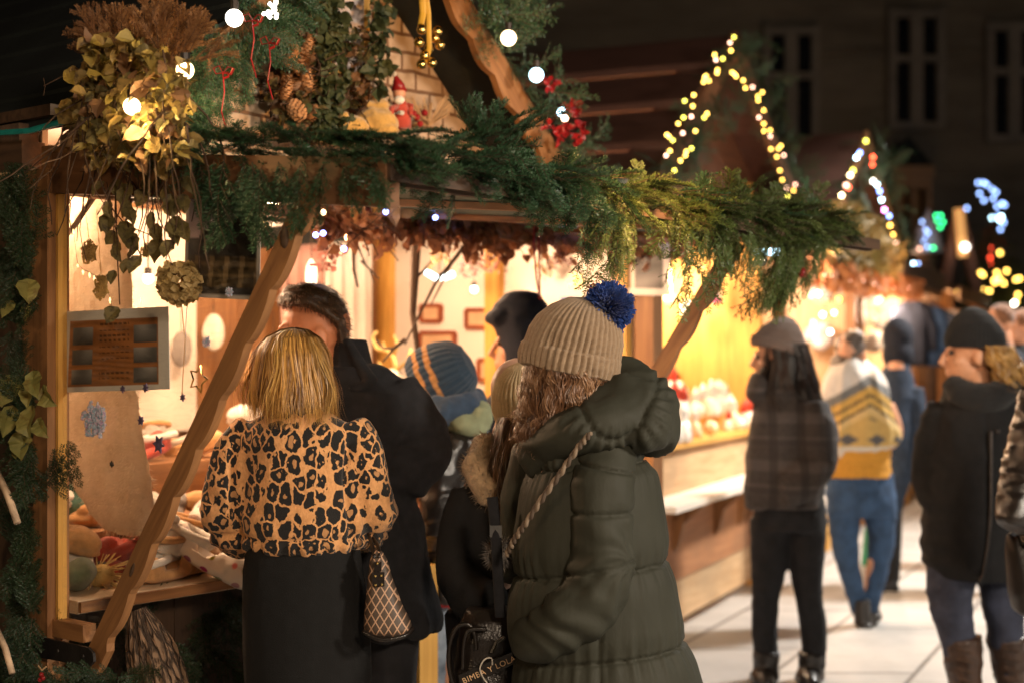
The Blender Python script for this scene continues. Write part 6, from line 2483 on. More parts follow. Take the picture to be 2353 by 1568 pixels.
g = G(); g.tube([onW(903, 262, .09), onW(918, 259, .19), onW(936, 262, .1)], .008, 6); g.ell(onW(917, 230, .17), V(.018, .012, .014)); g.ell(onW(905, 170, .14), .009); g.build('trim', M['wool_white'], rg_, smooth=True)
for px, py in ((945, 245), (900, 250)):
    g = G(); g.tube([onW(917, 240, .13), onW(px, py, .15), onW(px - 3, py + 16, .17)], [.012, .010, .009], 8); g.build('arm', M['wool_red'], rg_, smooth=True)
ss = thing('straw_star', onW(985, 268, .10), 'loose straw and dried berry spray leaning at the right of the gable ledge', 'straw spray')
g = G()
for i in range(46):
    p = onW(985, 290, .1)
    e = onW(985 + NR.uniform(-55, 60), 290 - NR.uniform(10, 75), .1 + NR.uniform(-.05, .1))
    g.tube([p, e], .0025, 4)
g.build('straws', M['wood_pale'], ss)
g = G()
for px, py in ((958, 270), (965, 285), (950, 262), (975, 260)):
    g.ell(onW(px, py, .16), .011, None, 10, 8)
g.build('berries', M['red'], ss)
lamp('bulb_or_fill_light', 'POINT', S1(1.15, -1.1, 2.05), 26, WARM, .08)  # hidden fill light added to brighten the white back panel, no bulb here
lamp('bulb_or_fill_light', 'POINT', S1(.13, -.35, 1.98), 15, WARM, .05)  # hidden fill light added to brighten the sheepskin, no bulb here
lamp('gable_spot', 'SPOT', S1(.9, 1.7, 1.98), 80, (1, .5, .17), .05, S1(.9, .0, 2.55), 100, .7)

# ------------------------------------------------------------------ sheets and ornaments on the glazing
def panel(name, quad, colfn, label, cat, nu=60, nv=44, nrm=None, mt='vcol'):
    """thin printed sheet; quad corners tl, tr, br, bl"""
    tl, tr, br, bl = [np.asarray(q, float) for q in quad]
    g = G()
    g.sheet(lambda u, v: (tl * (1 - u) + tr * u) * (1 - v) + (bl * (1 - u) + br * u) * v, nu, nv, 0, colfn)
    o = g.build(name, M[mt], None, solid=.002)
    return tag(o, label, cat)


rn = np.random.RandomState(5)
def landscape(u, v):
    if u < .04 or u > .96 or v < .03 or v > .955:
        return (.62, .58, .55)
    hill = .36 + .08 * sin(5 * u + 1) + .03 * sin(13 * u) - (.16 if u > .62 else 0) * max(0, 1 - abs(u - .85) / .2)
    hill = min(hill, .46 if u < .3 else hill)
    if v < hill:
        s = v / .42
        cl = .5 + .5 * sin(9 * u + 14 * v + 2 * sin(7 * v))
        b = np.array((.03, .05, .10)) * (1 - s) + np.array((.30, .24, .27)) * s
        return tuple(b * 2.2 * (.7 + .5 * cl * s))
    d = .02 + .012 * sin(40 * u) * sin(33 * v)
    if .62 < v < .9:
        d += .05 * (sin(31 * u + 4 * v) > .55) + .03 * (sin(57 * v) > .6)
        return (d * 3, d * 2.1, d * 1.1)
    return (d * 1.6, d * 1.5, d * 1.45)


panel('landscape_print', (onT(430, 428, .002), onT(601, 424, .002), onT(597, 690, .002), onT(424, 682, .002)), landscape, 'large white-edged dusk landscape print on the glazing', 'poster')


def menu(u, v):
    if u < .06 or u > .91 or v < .12 or v > .93:
        return (.9, .86, .8)
    g = .5 + .5 * sin(60 * v + 3 * sin(6 * u) + 5 * sin(9 * v))
    base = np.array((.52, .21, .07)) * (.7 + .35 * g)
    for x0, x1 in ((.09, .30), (.68, .89)):
        for y0, y1 in ((.20, .42), (.48, .66), (.72, .91)):
            if x0 < u < x1 and y0 < v < y1:
                s = (v - y0) / (y1 - y0)
                k = .10 + .34 * (1 - s) * (.6 + .4 * sin(23 * u + 9 * x0 * 31 + y0 * 70))
                return (k * 1.0, k * .95, k * .9)
    for y in (.18, .26, .32, .38, .46, .53, .60, .78, .84):
        if abs(v - y) < .010 and .36 < u < .64 and sin(140 * u + y * 99) > -.55:
            return tuple(base * .35)
    return tuple(base)


panel('price_sheet', (onT(150, 716, .001), onT(388, 704, .001), onT(391, 893, .001), onT(142, 901, .001)), menu, 'wood-grain printed sheet with six small photos on the glazing', 'poster', 90, 70)


def glitter():
    m, nt, b = nodes_of('violet_glitter')
    v = nt.nodes.new('ShaderNodeTexVoronoi')
    v.inputs['Scale'].default_value = 220
    nt.links.new(coords(nt, 'Object'), v.inputs['Vector'])
    c = ramp(nt, ntex(nt, coords(nt, 'Object'), 120, 2), [(.3, (.5, .36, .6)), (.45, (.8, .66, .75)), (.58, (.3, .5, .62)), (.7, (.95, .8, .95))])
    nt.links.new(c, b.inputs['Base Color'])
    b.inputs['Metallic'].default_value = .35
    b.inputs['Roughness'].default_value = .25
    bump(nt, b, v.outputs['Color'], 1.0, .01)
    return m


M['glitter'] = glitter()
M['glitter_dark'] = mat('dusky_violet', (.16, .12, .2), .4, .4, 60, 200, .6, metal=.4)
M['straw_gold'] = mat('straw_gold', (.72, .52, .2), .6, .3, 30, 100, .3)


def flake(px, py, rpx, t, mt, label, pts=6, rough=0, th=.004, thread=None):
    c = onT(px, py, t)
    r = rpx * c[1] / F
    poly = []
    n = pts * 2
    a0 = R.random()
    for i in range(n):
        k = r if i % 2 == 0 else r * .5
        k *= 1 + rough * R.uniform(-1, 1)
        a = a0 + i * 2 * pi / n
        poly.append(c + N1 * k * cos(a) + V(0, 0, k * sin(a)))
    g = G(); g.prism(poly, U1 * th)
    if rough:
        for i in range(130):
            a = R.random() * 7; k = r * math.sqrt(R.random()) * .95
            g.ell(c + N1 * k * cos(a) + V(0, 0, k * sin(a)) - U1 * .003, r * R.uniform(.05, .13), None, 6, 4)
    if thread:
        g.tube([c + V(0, 0, r * .9), onT(px + thread[0], thread[1], t)], .0008, 4)
    return tag(g.build('snowflake', M[mt]), label, 'snowflake')


flake(217, 965, 46, -.03, 'glitter', 'big violet glitter snowflake stuck low on the glazing', 8, .18)
flake(363, 1020, 22, -.025, 'glitter_dark', 'dusky violet snowflake left of the middle of the prop', 6)
flake(322, 965, 12, -.025, 'glitter_dark', 'small dusky snowflake right of the big glitter one', 6)
flake(333, 890, 11, -.025, 'glitter_dark', 'small dusky snowflake on the lower corner of the price sheet', 6)
flake(280, 893, 9, -.025, 'glitter_dark', 'faint small snowflake on the lower edge of the price sheet', 6)
flake(418, 912, 10, -.025, 'glitter_dark', 'small snowflake at the end of the long thread', 6, thread=(12, 690))
flake(527, 671, 12, -.025, 'glitter', 'tiny shiny violet snowflake under the landscape print', 6, .1)
flake(475, 785, 13, -.022, 'glitter', 'faint shimmering snowflake between prop and hydrangea', 6, .1)
flake(255, 1065, 8, -.022, 'silver', 'tiny silver snowflake below the big glitter one', 6)
for px, py, r_, tx in ((205, 580, 30, 'upper'), (232, 660, 30, 'lower')):
    flake(px, py, r_, .03, 'straw_gold', 'golden openwork flower star behind the glazing, the %s one' % tx, 5, .06, .006, thread=(-10, 480))
flake(335, 575, 18, .04, 'straw_gold', 'golden openwork flower star beside the hanging vine tail', 6, .06, .006)
o = thing('gold_wire_star', onT(450, 870, -.02), 'bent gold wire star on the glazing near the prop', 'wire star')
g = G(); c = onT(455, 870, -.02); pp_ = []
for i in range(11):
    k = (.034 if i % 2 == 0 else .018)
    pp_.append(c + N1 * k * cos(i * pi / 5) + V(0, 0, k * sin(i * pi / 5)))
g.tube(pp_, .0025, 5); g.build('wire', M['brass'], o)
hd = thing('dried_hydrangea', onT(410, 652, -.04), 'round dried hydrangea head hanging between the print and the price sheet', 'dried flower')
g = G(); c = onT(412, 650, -.05)
for i in range(330):
    d = unit(rv(1)); p = c + d * V(.052, .045, .05) * NR.uniform(.8, 1.05)
    for k in range(2):
        s = unit(rv(1)) * .008; q = unit(np.cross(d, s)) * .008
        g.add([p - s - q, p + s - q + d * .003, p + s + q, p - s + q + d * .003], [(0, 1, 2, 3)])
g.build('petals', foliage('dry_petal', (.38, .26, .09), (.6, .44, .2), trans=.3, vs=40), hd)
g = G(); g.tube([c, onT(425, 780, -.04), onT(418, 905, -.03)], .0012, 4); g.build('thread', M['wood_pale'], hd)

# sheepskin hanging behind the glazing
sk = G()
rows = [(440, 175, 262), (520, 150, 285), (640, 138, 296), (800, 136, 300), (950, 140, 312), (1060, 150, 332), (1130, 178, 345), (1185, 215, 352), (1222, 250, 350)]
rings = []
for py, xl, xr in rows:
    a, b = onT(xl, py, .28), onT(xr, py, .28)
    rings.append(((a + b) / 2, np.linalg.norm(b - a) / 2, .022))
sk.loft(rings, n=30, ax=np.array([N1, U1, Z1]), power=2.6)
v, n, f = fuse(sk, .009, 3)
v = v + n * (.012 * vnoise(v * np.array([24, 24, 18]), 1, 3))[:, None]
k = G(); k.add(v, f)
for i in NR.choice(len(v), 5200):
    p = v[i]; nn = n[i]
    e = p + unit(nn + rv(.7) + V(0, 0, -.5)) * NR.uniform(.010, .022)
    s = unit(np.cross(nn, V(.3, .5, .8))) * .0016
    k.add([p - s, p + s, e], [(0, 1, 2)])
sk = thing('sheepskin', onT(240, 1000, .28), 'long cream sheepskin hanging behind the glazed corner', 'sheepskin')
k.build('fleece', M['fleece'], sk, smooth=True)
g = G(); g.tube([onT(218, 445, .28), onT(222, 400, .28), onT(235, 385, .28)], .004, 6); g.build('hook', M['metal_dark'], sk)
# dark strap leaning across the lit panel
g = G(); g.tube([onT(140, 555, .2), onT(170, 520, .2), onT(235, 425, .2)], .011, 8, flat=.4); tag(g.build('leather_strap', M['leather_brown']), 'dark strap running up behind the glazing above the sheepskin', 'strap')

# ------------------------------------------------------------------ goods on the near counter
step_g = G(); sb(step_g, S1, .05, 2.8, -.75, -.38, .88, 1.0); sb(step_g, S1, .05, 2.8, -1.2, -.75, .88, 1.16); step_g.build('display_step', M['wood'], stall)


def slipper_mesh(name, m1, m2):
    g = G()
    g.ell((0, 0, .022), (.125, .045, .022), None, 20, 10)
    g.ell((.055, 0, .042), (.066, .044, .036), None, 16, 10)
    g.ell((-.075, 0, .045), (.045, .040, .034), None, 16, 10)
    v, n, f = fuse(g, .006, 2)
    inside = ((v[:, 0] / .07 + .25) ** 2 + (v[:, 1] / .031) ** 2 < 1) & (v[:, 2] > .03)
    v[inside, 2] -= .02
    k = G(); k.add(v + n * ((vnoise(v, 60, 2) - .5) * .004)[:, None], f)
    o = k.build(name, m1, None, smooth=True)
    c = G(); c.tube([V(-.075 + .06 * cos(a) * 1.1 - .0, .034 * sin(a), .06 + .006 * cos(a)) for a in np.linspace(0, 2 * pi, 15)], .011, 7)
    cf = c.build('lining', m2, None, smooth=True)
    cf.parent = o
    return o


goods_used = {}


def stock(proto, label, cat, group, loc, rot, k=1.0):
    key = proto.name
    if key in goods_used:
        o = copy_tree(proto)
    else:
        o = proto
        goods_used[key] = 1
    o.location = Vector([float(x) for x in loc])
    o.rotation_euler = rot
    o.scale = (k, k, k)
    tag(o, label, cat, group)
    return o


def dots():
    m, nt, b = nodes_of('dotted_cotton')
    v = nt.nodes.new('ShaderNodeTexVoronoi')
    v.inputs['Scale'].default_value = 24
    v.inputs['Randomness'].default_value = .5
    nt.links.new(coords(nt, 'Object'), v.inputs['Vector'])
    cc = nt.nodes.new('ShaderNodeHueSaturation')
    cc.inputs['Saturation'].default_value = 1.2
    nt.links.new(v.outputs['Color'], cc.inputs['Color'])
    f = ramp(nt, v.outputs['Distance'], [(.26, 1.), (.30, 0.)])
    c = mx(nt, (.78, .68, .58), mx(nt, cc.outputs[0], (.6, .05, .04), .6), f)
    nt.links.new(c, b.inputs['Base Color'])
    b.inputs['Roughness'].default_value = .85
    return m


M['dots'] = dots()
sl_tan = slipper_mesh('slipper', M['wool_tan'], M['wool_white'])
sl_brn = slipper_mesh('slipper', M['wool_brown'], M['wool_tan'])
sl_gry = slipper_mesh('slipper', M['wool_grey'], M['wool_white'])
sl_red = slipper_mesh('slipper', M['wool_red'], M['wool_white'])
sl_wht = slipper_mesh('slipper', M['wool_white'], M['wool_tan'])
sl_dot = slipper_mesh('slipper', M['dots'], M['wool_white'])


def put_on(px, py, w, z=None):
    p = onW(px, py, w)
    return p if z is None else V(p[0], p[1], z)


base_rot = math.atan2(U1[1], U1[0])
GRP = 'felt goods heaped on the near counter'
stock(sl_dot, 'white slipper with coloured polka dots on the counter beside the leopard jacket', 'slipper', GRP, onW(465, 1268, -.02) * V(1, 1, 0) + V(0, 0, .905), (0, .55, base_rot - .9), 1.25)
stock(sl_tan, 'tan felt slipper at the counter edge beside the hatch prop', 'slipper', GRP, onW(385, 1318, -.06) * V(1, 1, 0) + V(0, 0, .88), (0, 0, base_rot + .25), 1.1)
stock(sl_tan, 'tan felt slipper behind its fellow at the counter edge', 'slipper', GRP, onW(430, 1300, -.11) * V(1, 1, 0) + V(0, 0, .88), (0, 0, base_rot + .1), 1.1)
stock(sl_wht, 'fluffy white slipper on top of the tan pair', 'slipper', GRP, onW(420, 1275, -.1) * V(1, 1, 0) + V(0, 0, .935), (.2, .1, base_rot + .3), 1.1)
rg2 = random.Random(21)
kinds = [(sl_tan, 'tan'), (sl_brn, 'brown'), (sl_gry, 'grey'), (sl_red, 'red'), (sl_wht, 'white')]
for i in range(64):
    tier = i % 3
    t = rg2.uniform(.06, 1.75)
    w = (-.20, -.52, -.9)[tier] + rg2.uniform(-.12, .1)
    z = (.88, 1.0, 1.16)[tier] + rg2.choice([0, .0, .06, .11])
    pr, cn = kinds[rg2.randrange(5)]
    stock(pr, '%s felt slipper in the heap on the %s of the near counter' % (cn, ('front row', 'middle step', 'back step')[tier]), 'slipper', GRP, S1(t, w, z), (rg2.uniform(-.3, .3), rg2.uniform(-.4, .4), rg2.uniform(0, 6)), rg2.uniform(.85, 1.2))


def lump(name, r, m, seed, am=.012, sc=22):
    g = G(); g.ell((0, 0, r[2]), r, None, 22, 14)
    v, f = g.arrays()
    n = v - np.array([0, 0, r[2]]); n /= np.linalg.norm(n, axis=1)[:, None]
    v = v + n * ((vnoise(v, sc, seed) - .5) * am * 2)[:, None]
    k = G(); k.add(v, f)
    return k.build(name, m, None, smooth=True)


for (px, py, w, nm, r, mt, lb, cat) in (
        (180, 1345, -.10, 'felt_roll', (.045, .07, .05), 'wool_green', 'roll of moss green felt at the near end of the counter', 'felt roll'),
        (172, 1330, -.22, 'felt_roll', (.05, .05, .055), 'wool_white', 'roll of pale felt in the near corner of the counter', 'felt roll'),
        (230, 1320, -.12, 'straw_ball', (.036, .036, .032), 'straw_gold', 'fuzzy straw ball with loose ends on the counter', 'straw ball'),
        (300, 1290, -.24, 'wool_ball', (.04, .04, .036), 'wool_white', 'white wool ball with orange threads on the counter', 'wool ball'),
        (262, 1275, -.25, 'wool_hat', (.075, .06, .05), 'wool_grey', 'dark grey felt hat lying on the counter behind the straw ball', 'hat'),
        (165, 1285, -.35, 'wool_hat', (.07, .06, .05), 'wool_tan', 'orange felt hat in the near corner of the counter', 'hat'),
        (160, 1200, -.6, 'wool_hat', (.08, .07, .07), 'wool_teal', 'teal felt hat at the back beside the sheepskin', 'hat'),
        (330, 1215, -.45, 'wool_hat', (.08, .07, .05), 'wool_white', 'cream felt hat on the middle step behind the sheepskin tip', 'hat'),
        (480, 1190, -.3, 'fur_ball', (.055, .055, .05), 'wool_tan', 'tan fur ball on the counter left of the leopard sleeve', 'fur ball')):
    p = onW(px, py, w)
    zz = .88 if w > -.38 else 1.0 if w > -.75 else 1.16
    o = lump(nm, r, M[mt], px)
    o.location = (p[0], p[1], zz)
    tag(o, lb, cat, GRP)
    if nm == 'straw_ball':
        g = G()
        for i in range(70):
            d = unit(rv(1) + V(.4, 0, .1))
            g.tube([d * .03 + V(0, 0, .032), d * R.uniform(.05, .09) + V(R.uniform(0, .04), 0, .02)], .0014, 4)
        q = g.build('straws', M['straw_gold'], None); q.parent = o
# cream goods hung on the back: bags and mittens
for i in range(13):
    t = .35 + i * .17
    o = lump('hanging_mitten', (.045, .02, .075), M[('wool_white', 'wool_tan', 'wool_brown', 'wool_grey')[i % 4]], i + 3, .008)
    o.location = tuple(S1(t, -1.45, 1.42 + .07 * (i % 3)))
    tag(o, '%s mitten on the back wall line of the near stall' % ('cream', 'tan', 'brown', 'grey')[i % 4], 'mitten', 'mittens on the back wall line')
    g = G(); g.tube([V(0, 0, .14), V(0, 0, .24)], .002, 4); q = g.build('loop', M['twig'], None); q.parent = o

# framed pictures on the white end wall
for (x0, y0, x1, y1), lb in (((968, 702, 1012, 738), 'small framed card high beside the dark twig'), ((1072, 712, 1132, 752), 'framed card left of the navy hood'), ((806, 758, 882, 800), 'framed card right of the dark-haired man'), ((966, 764, 1044, 822), 'wide framed card above the striped beanie'), ((1100, 826, 1150, 872), 'lowest framed card, between striped beanie and cream beanie')):
    o = thing('picture_frame', onT((x0 + x1) / 2, (y0 + y1) / 2, 2.88), lb, 'picture')
    q = [onT(x0, y1, 2.89), onT(x1, y1, 2.89), onT(x1, y0, 2.89), onT(x0, y0, 2.89)]
    g = G()
    for i in range(4):
        g.bar(q[i], q[(i + 1) % 4], .02, .02, U1)
    g.build('frame', wood('frame_red', (.28, .07, .025), (.18, .04, .015)), o)
    g = G(); g.prism([a + (sum(q) / 4 - a) * .04 for a in q], U1 * .005); g.build('card', mat('card', (.6, .38, .22), .8, .2, 9, 60, .1), o)


def wallphoto(u, v):
    if u < .12 or u > .9 or v < .1 or v > .88:
        return (.75, .68, .6)
    if abs(u - .46) < .02:
        return (.75, .66, .55)
    k = .10 + .10 * sin(7 * u + 5 * v) * sin(9 * v + 1)
    return (k * 1.0, k * .9, k * .85) if u > .46 else (.26 + k * .4, .14 + k * .3, .08)


panel('photo_poster', (onT(1385, 562, 2.87), onT(1538, 560, 2.87), onT(1538, 680, 2.87), onT(1385, 676, 2.87)), wallphoto, 'poster of two dark photographs on the white wall right of the blue pompom', 'poster', 40, 34)
panel('blue_card', (onT(1280, 676, 2.87), onT(1340, 676, 2.87), onT(1340, 705, 2.87), onT(1280, 705, 2.87)), lambda u, v: (.08, .13, .3) if .12 < u < .9 and .2 < v < .85 else (.7, .65, .6), 'small blue card on the white wall above the tan hat', 'card', 20, 12)
dr = thing('antler_figure', onT(885, 800, 2.3), 'pale antler figure on the counter behind the black coat', 'figure')
g = G()
for pts, r0 in ((((910, 860), (905, 820), (890, 805), (865, 800), (855, 775), (865, 762)), .012), (((905, 815), (915, 790), (905, 770)), .008), (((885, 806), (880, 785)), .006), (((910, 850), (935, 830), (945, 800)), .01), (((900, 860), (880, 850), (870, 830)), .012)):
    g.tube([onT(a, b, 2.3) for a, b in pts], np.linspace(r0, r0 * .5, len(pts)), 7)
g.build('antlers', M['straw_gold'], dr, smooth=True)
g = G(); g.ell(onT(905, 880, 2.3), V(.05, .04, .07)); soft('figure', g, M['wool_white'], dr, .01, 2)
for px, h, lb in ((700, 1.15, 'pinkish hanging cloth panel behind the near prop'), (800, 1.1, 'pale hanging cloth panel on the back wall of the near stall')):
    a = onW(px - 55, 500, -1.5); b = onW(px + 55, 500, -1.5)
    g = G(); g.sheet(lambda u, v: a * (1 - u) + b * u + V(0, 0, -.75 * v) + N1 * .012 * sin(u * 25), 40, 6); tag(g.build('cloth_panel', M['white_board'] if px == 800 else mat('rose_cloth', (.42, .24, .2), .9, .3, 5, 90, .2), None, True, .003), lb, 'cloth')

# dried flower bunches hanging heads down below the fringe
FL = [foliage('dried_rose', (.30, .10, .08), (.5, .2, .16), trans=.3, vs=30), foliage('dried_straw', (.4, .26, .12), (.6, .42, .2), trans=.3, vs=30), foliage('dried_heather', (.22, .09, .10), (.34, .16, .16), trans=.3, vs=30)]
for i, (px, py, w, lb) in enumerate(((752, 575, -.2, 'left of the warm bulb'), (1012, 575, -.5, 'over the striped beanie'), (1075, 600, -.7, 'over the small white bulb'), (1128, 585, -.4, 'right of the small white bulb'), (1250, 600, -.5, 'above the tan hat'), (1290, 580, -.3, 'left of the star lantern'), (1345, 590, -.4, 'right of the star lantern'), (1448, 575, -.2, 'in front of the photo poster'), (1180, 620, -.8, 'above the navy hood'))):
    p = onW(px, py, w)
    o = thing('dried_flower_bunch', p, '%s dried flower bunch hanging heads down, %s' % (('rose red', 'straw coloured', 'heather brown')[i % 3], lb), 'dried flowers', 'dried flower bunches under the hatch')
    g = G()
    for k in range(9):
        a = p + V(0, 0, .10); b_ = p + rv(.035) - V(0, 0, .02)
        g.tube([a, b_], .0016, 4)
    g.tube([p + V(0, 0, .1), p + V(0, 0, .22)], .0016, 4)
    g.build('stems', M['twig'], o)
    g = G()
    for k in range(46):
        q = p + rv(.042) * V(1, 1, .9) - V(0, 0, .03)
        put_leaf(g, k, q, rv(1), rv(1) + V(0, .2, 0), NR.uniform(.014, .026))
    g.build('flowers', FL[i % 3], o)

M['icicle'] = emit('reflection_streak_glow', (1, .74, .36), 3.2)  # emission imitates lamp reflections streaking the pane, no real lights
ic = thing('reflection_streaks', onT(200, 600, .09), 'tiny warm glowing streaks standing in for reflections on the glazed corner', 'reflection streaks')
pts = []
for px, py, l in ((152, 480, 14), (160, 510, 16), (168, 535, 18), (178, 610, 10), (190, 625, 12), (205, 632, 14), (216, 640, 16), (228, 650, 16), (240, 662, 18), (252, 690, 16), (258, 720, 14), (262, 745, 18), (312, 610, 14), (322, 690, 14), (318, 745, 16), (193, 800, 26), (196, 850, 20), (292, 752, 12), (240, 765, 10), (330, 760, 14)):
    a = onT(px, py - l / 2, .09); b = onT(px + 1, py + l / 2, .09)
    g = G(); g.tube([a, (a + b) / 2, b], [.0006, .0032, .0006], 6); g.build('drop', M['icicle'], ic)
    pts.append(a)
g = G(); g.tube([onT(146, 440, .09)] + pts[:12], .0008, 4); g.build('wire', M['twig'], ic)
# ------------------------------------------------------------------ goods of the second stall
rg3 = random.Random(31)


def ball(name, r, m, cap=True):
    g = G(); g.ell((0, 0, 0), r, None, 16, 12)
    o = g.build(name, m, None, smooth=True)
    return o


M['china_white'] = mat('white_porcelain', (.85, .80, .74), .3, .08, 12, 60, .1)
M['china_red'] = mat('red_glaze', (.55, .06, .035), .3, .15, 12, 60, .1)
M['china_cream'] = mat('cream_glaze', (.8, .62, .4), .4, .12, 12, 60, .1)
M['china_silver'] = mat('silver_paper', (.55, .55, .56), .35, .2, 30, 60, .3, metal=.5)


def figurine(m, mh):
    g = G(); g.loft([((0, 0, 0), .045, .04), ((0, 0, .03), .048, .042), ((0, 0, .075), .034, .03), ((0, 0, .09), .02, .02)], n=16)
    o = g.build('figurine', m, None, smooth=True)
    k = G(); k.ell((0, 0, .108), .026, None, 12, 8); k.loft([((0, 0, .115), .028, .028), ((0, 0, .14), .018, .018), ((.008, 0, .175), .003, .003)], n=12)
    h = k.build('head', mh, None, smooth=True); h.parent = o
    return o


fg = [(figurine(M['china_white'], M['china_white']), 'white'), (figurine(M['china_white'], M['china_red']), 'red-capped'), (figurine(M['china_cream'], M['china_white']), 'cream'), (figurine(M['china_silver'], M['china_white']), 'silver-coated')]
bl = [(ball('bauble', .05, M['china_white']), 'white'), (ball('bauble', .042, M['china_red']), 'red'), (ball('bauble', .045, M['china_cream']), 'cream'), (ball('bauble', .04, M['china_silver']), 'silver')]
g = G()
for k, (z, d) in enumerate(((1.06, .0), (1.16, .14), (1.28, .28), (1.42, .42))):
    if k:
        sb(g, S2, -.8, 1.5, -.55 - .0, -.06 - d, z - .1, z)
g.build('display_step', M['wood_yellow'], st2)
for i in range(74):
    t = rg3.uniform(-.75, 1.5)
    k = rg3.randrange(4)
    if k > 1 and t > .9:
        k = rg3.choice([0, 1])
    z = (1.06, 1.16, 1.28, 1.42)[k]
    w = (.0, -.13, -.27, -.42)[k] + rg3.uniform(-.05, .03)
    tier = ('counter edge', 'lowest step', 'middle step', 'top step')[k]
    if rg3.random() < .55:
        pr, cn = fg[rg3.choice([0, 0, 1, 1, 2, 3])]
        stock(pr, '%s china figurine on the %s of the second stall' % (cn, tier), 'figurine', 'figurines on the second stall', S2(t, w, z), (0, 0, rg3.uniform(0, 6)), rg3.uniform(.8, 1.4))
    else:
        pr, cn = bl[rg3.choice([0, 0, 0, 1, 2, 3])]
        sc = rg3.uniform(.7, 1.1)
        r0 = {'white': .05, 'red': .042, 'cream': .045, 'silver': .04}[cn]
        stock(pr, '%s bauble lying on the %s of the second stall' % (cn, tier), 'bauble', 'baubles on the second stall', S2(t, w, z + r0 * sc), (0, 0, 0), sc)
for px, py, w, r_, mt, lb in ((1582, 712, -.35, .062, 'china_white', 'big white hanging bauble low before the yellow wall'), (1600, 690, -.5, .04, 'china_silver', 'silver hanging bauble behind the big white one'), (1662, 640, -.35, .075, 'china_white', 'largest white hanging lantern ball under the garland'), (1712, 690, -.3, .04, 'china_silver', 'small grey hanging bauble near the yellow post'), (1620, 655, -.4, .05, 'china_white', 'white hanging bauble beside the bell ornament'), (1540, 690, -.5, .045, 'china_cream', 'cream hanging bauble left of the far prop')):
    p = on2(px, py, w)
    o = thing('hanging_bauble', p, lb, 'bauble')
    g = G(); g.ell(p, r_, None, 16, 12); g.build('ball', M[mt], o, smooth=True)
    g = G(); g.tube([p + V(0, 0, r_), p + V(0, 0, r_ + .02)], .012, 8); g.tube([p + V(0, 0, r_ + .02), V(p[0], p[1], 2.3)], .003, 5); g.build('hanger', M['brass'], o)
p = on2(1640, 670, -.25)
o = thing('bell_ornament', p, 'white bell ornament with a pink rim before the yellow wall', 'ornament')
g = G(); g.loft([(p + V(0, 0, .10), .02, .02), (p + V(0, 0, .06), .045, .045), (p + V(0, 0, -.04), .05, .05)], n=18); g.build('bell', M['china_white'], o, smooth=True)
g = G(); g.loft([(p + V(0, 0, -.04), .055, .055), (p + V(0, 0, -.08), .06, .06)], n=18); g.build('rim', mat('pink_glaze', (.7, .12, .35), .3), o, smooth=True)
g = G(); g.tube([p + V(0, 0, .1), V(p[0], p[1], 2.3)], .003, 5); g.build('hanger', M['twig'], o)
for k, (t, e) in enumerate(((-.3, 60), (.55, 75), (1.25, 70))):
    p = S2(t, -.55, 2.12)
    o = thing('shop_lamp', p, 'shaded lamp under the roof of the second stall, ' + ('at its near end', 'at its middle', 'by its yellow end wall')[k], 'lamp')
    g = G(); g.loft([(p + V(0, 0, .1), .03, .03), (p, .10, .10)], n=18, caps=False); g.build('lamp_shade', M['metal_dark'], o, solid=.003)
    g = G(); g.ell(p + V(0, 0, .02), .035, None, 12, 8); g.build('bulb', M['bulb_warm'], o)
    g = G(); g.tube([p + V(0, 0, .1), p + V(0, 0, .4)], .004, 5); g.build('cord', M['metal_dark'], o)
    lamp('bulb_or_fill_light', 'POINT', p + V(0, 0, -.06), e, (1, .68, .42), .08)
lamp('front_lamp_light', 'SPOT', S2(.6, .9, 2.25), 110, (1, .70, .44), .1, S2(.7, 0, .5), 110, .8)

# ------------------------------------------------------------------ fairy lights on the gables (positions read off each rim)
def zx(x, y):
    return 1327.9 + x * .4355, y * .4355


YL = 'bulb_yellow'; PK = 'bulb_pink'; OL = 'bulb_olive'
gl2 = [(822, 197, OL), (801, 226, PK), (806, 268, YL), (720, 290, YL), (727, 317, PK), (763, 311, OL), (735, 370, YL), (733, 386, YL), (674, 402, YL), (690, 427, YL), (662, 434, YL), (668, 410, YL),
       (610, 502, YL), (562, 533, OL), (605, 561, YL), (556, 621, OL), (597, 616, PK), (665, 621, OL), (680, 600, YL), (528, 653, YL), (552, 703, PK), (619, 692, YL), (468, 712, YL), (480, 722, YL), (499, 741, OL),
       (484, 797, YL), (464, 821, PK), (598, 783, OL), (571, 800, YL), (566, 821, YL), (540, 848, YL), (508, 900, OL), (812, 383, YL), (826, 394, YL), (833, 404, YL), (871, 425, YL), (882, 465, YL), (920, 461, PK), (972, 488, YL),
       (948, 509, YL), (950, 531, YL), (979, 583, YL), (953, 621, PK), (979, 654, YL), (980, 692, YL), (1013, 688, YL), (1014, 720, PK), (1017, 787, YL), (1057, 785, YL), (1070, 770, YL), (1048, 828, YL), (1085, 820, PK),
       (1064, 900, YL), (1077, 950, YL), (1099, 993, PK), (1136, 1006, YL), (1145, 974, PK), (1104, 1036, OL), (1149, 1073, YL)]
gl3 = [(1518, 745, OL), (1485, 808, 'bulb_blue'), (1468, 832, 'bulb_cool'), (1555, 830, 'bulb_red'), (1552, 870, 'bulb_red'), (1450, 900, OL), (1435, 925, 'bulb_warm'), (1413, 978, PK), (1425, 990, 'bulb_red'), (1390, 1032, 'bulb_warm'),
       (1555, 955, 'bulb_white'), (1575, 975, 'bulb_cool'), (1590, 1010, 'bulb_blue'), (1600, 1055, 'bulb_cool'), (1615, 1108, 'bulb_magenta'), (1640, 1140, 'bulb_blue'), (1645, 1190, YL), (1660, 1240, YL), (1675, 1275, PK)]


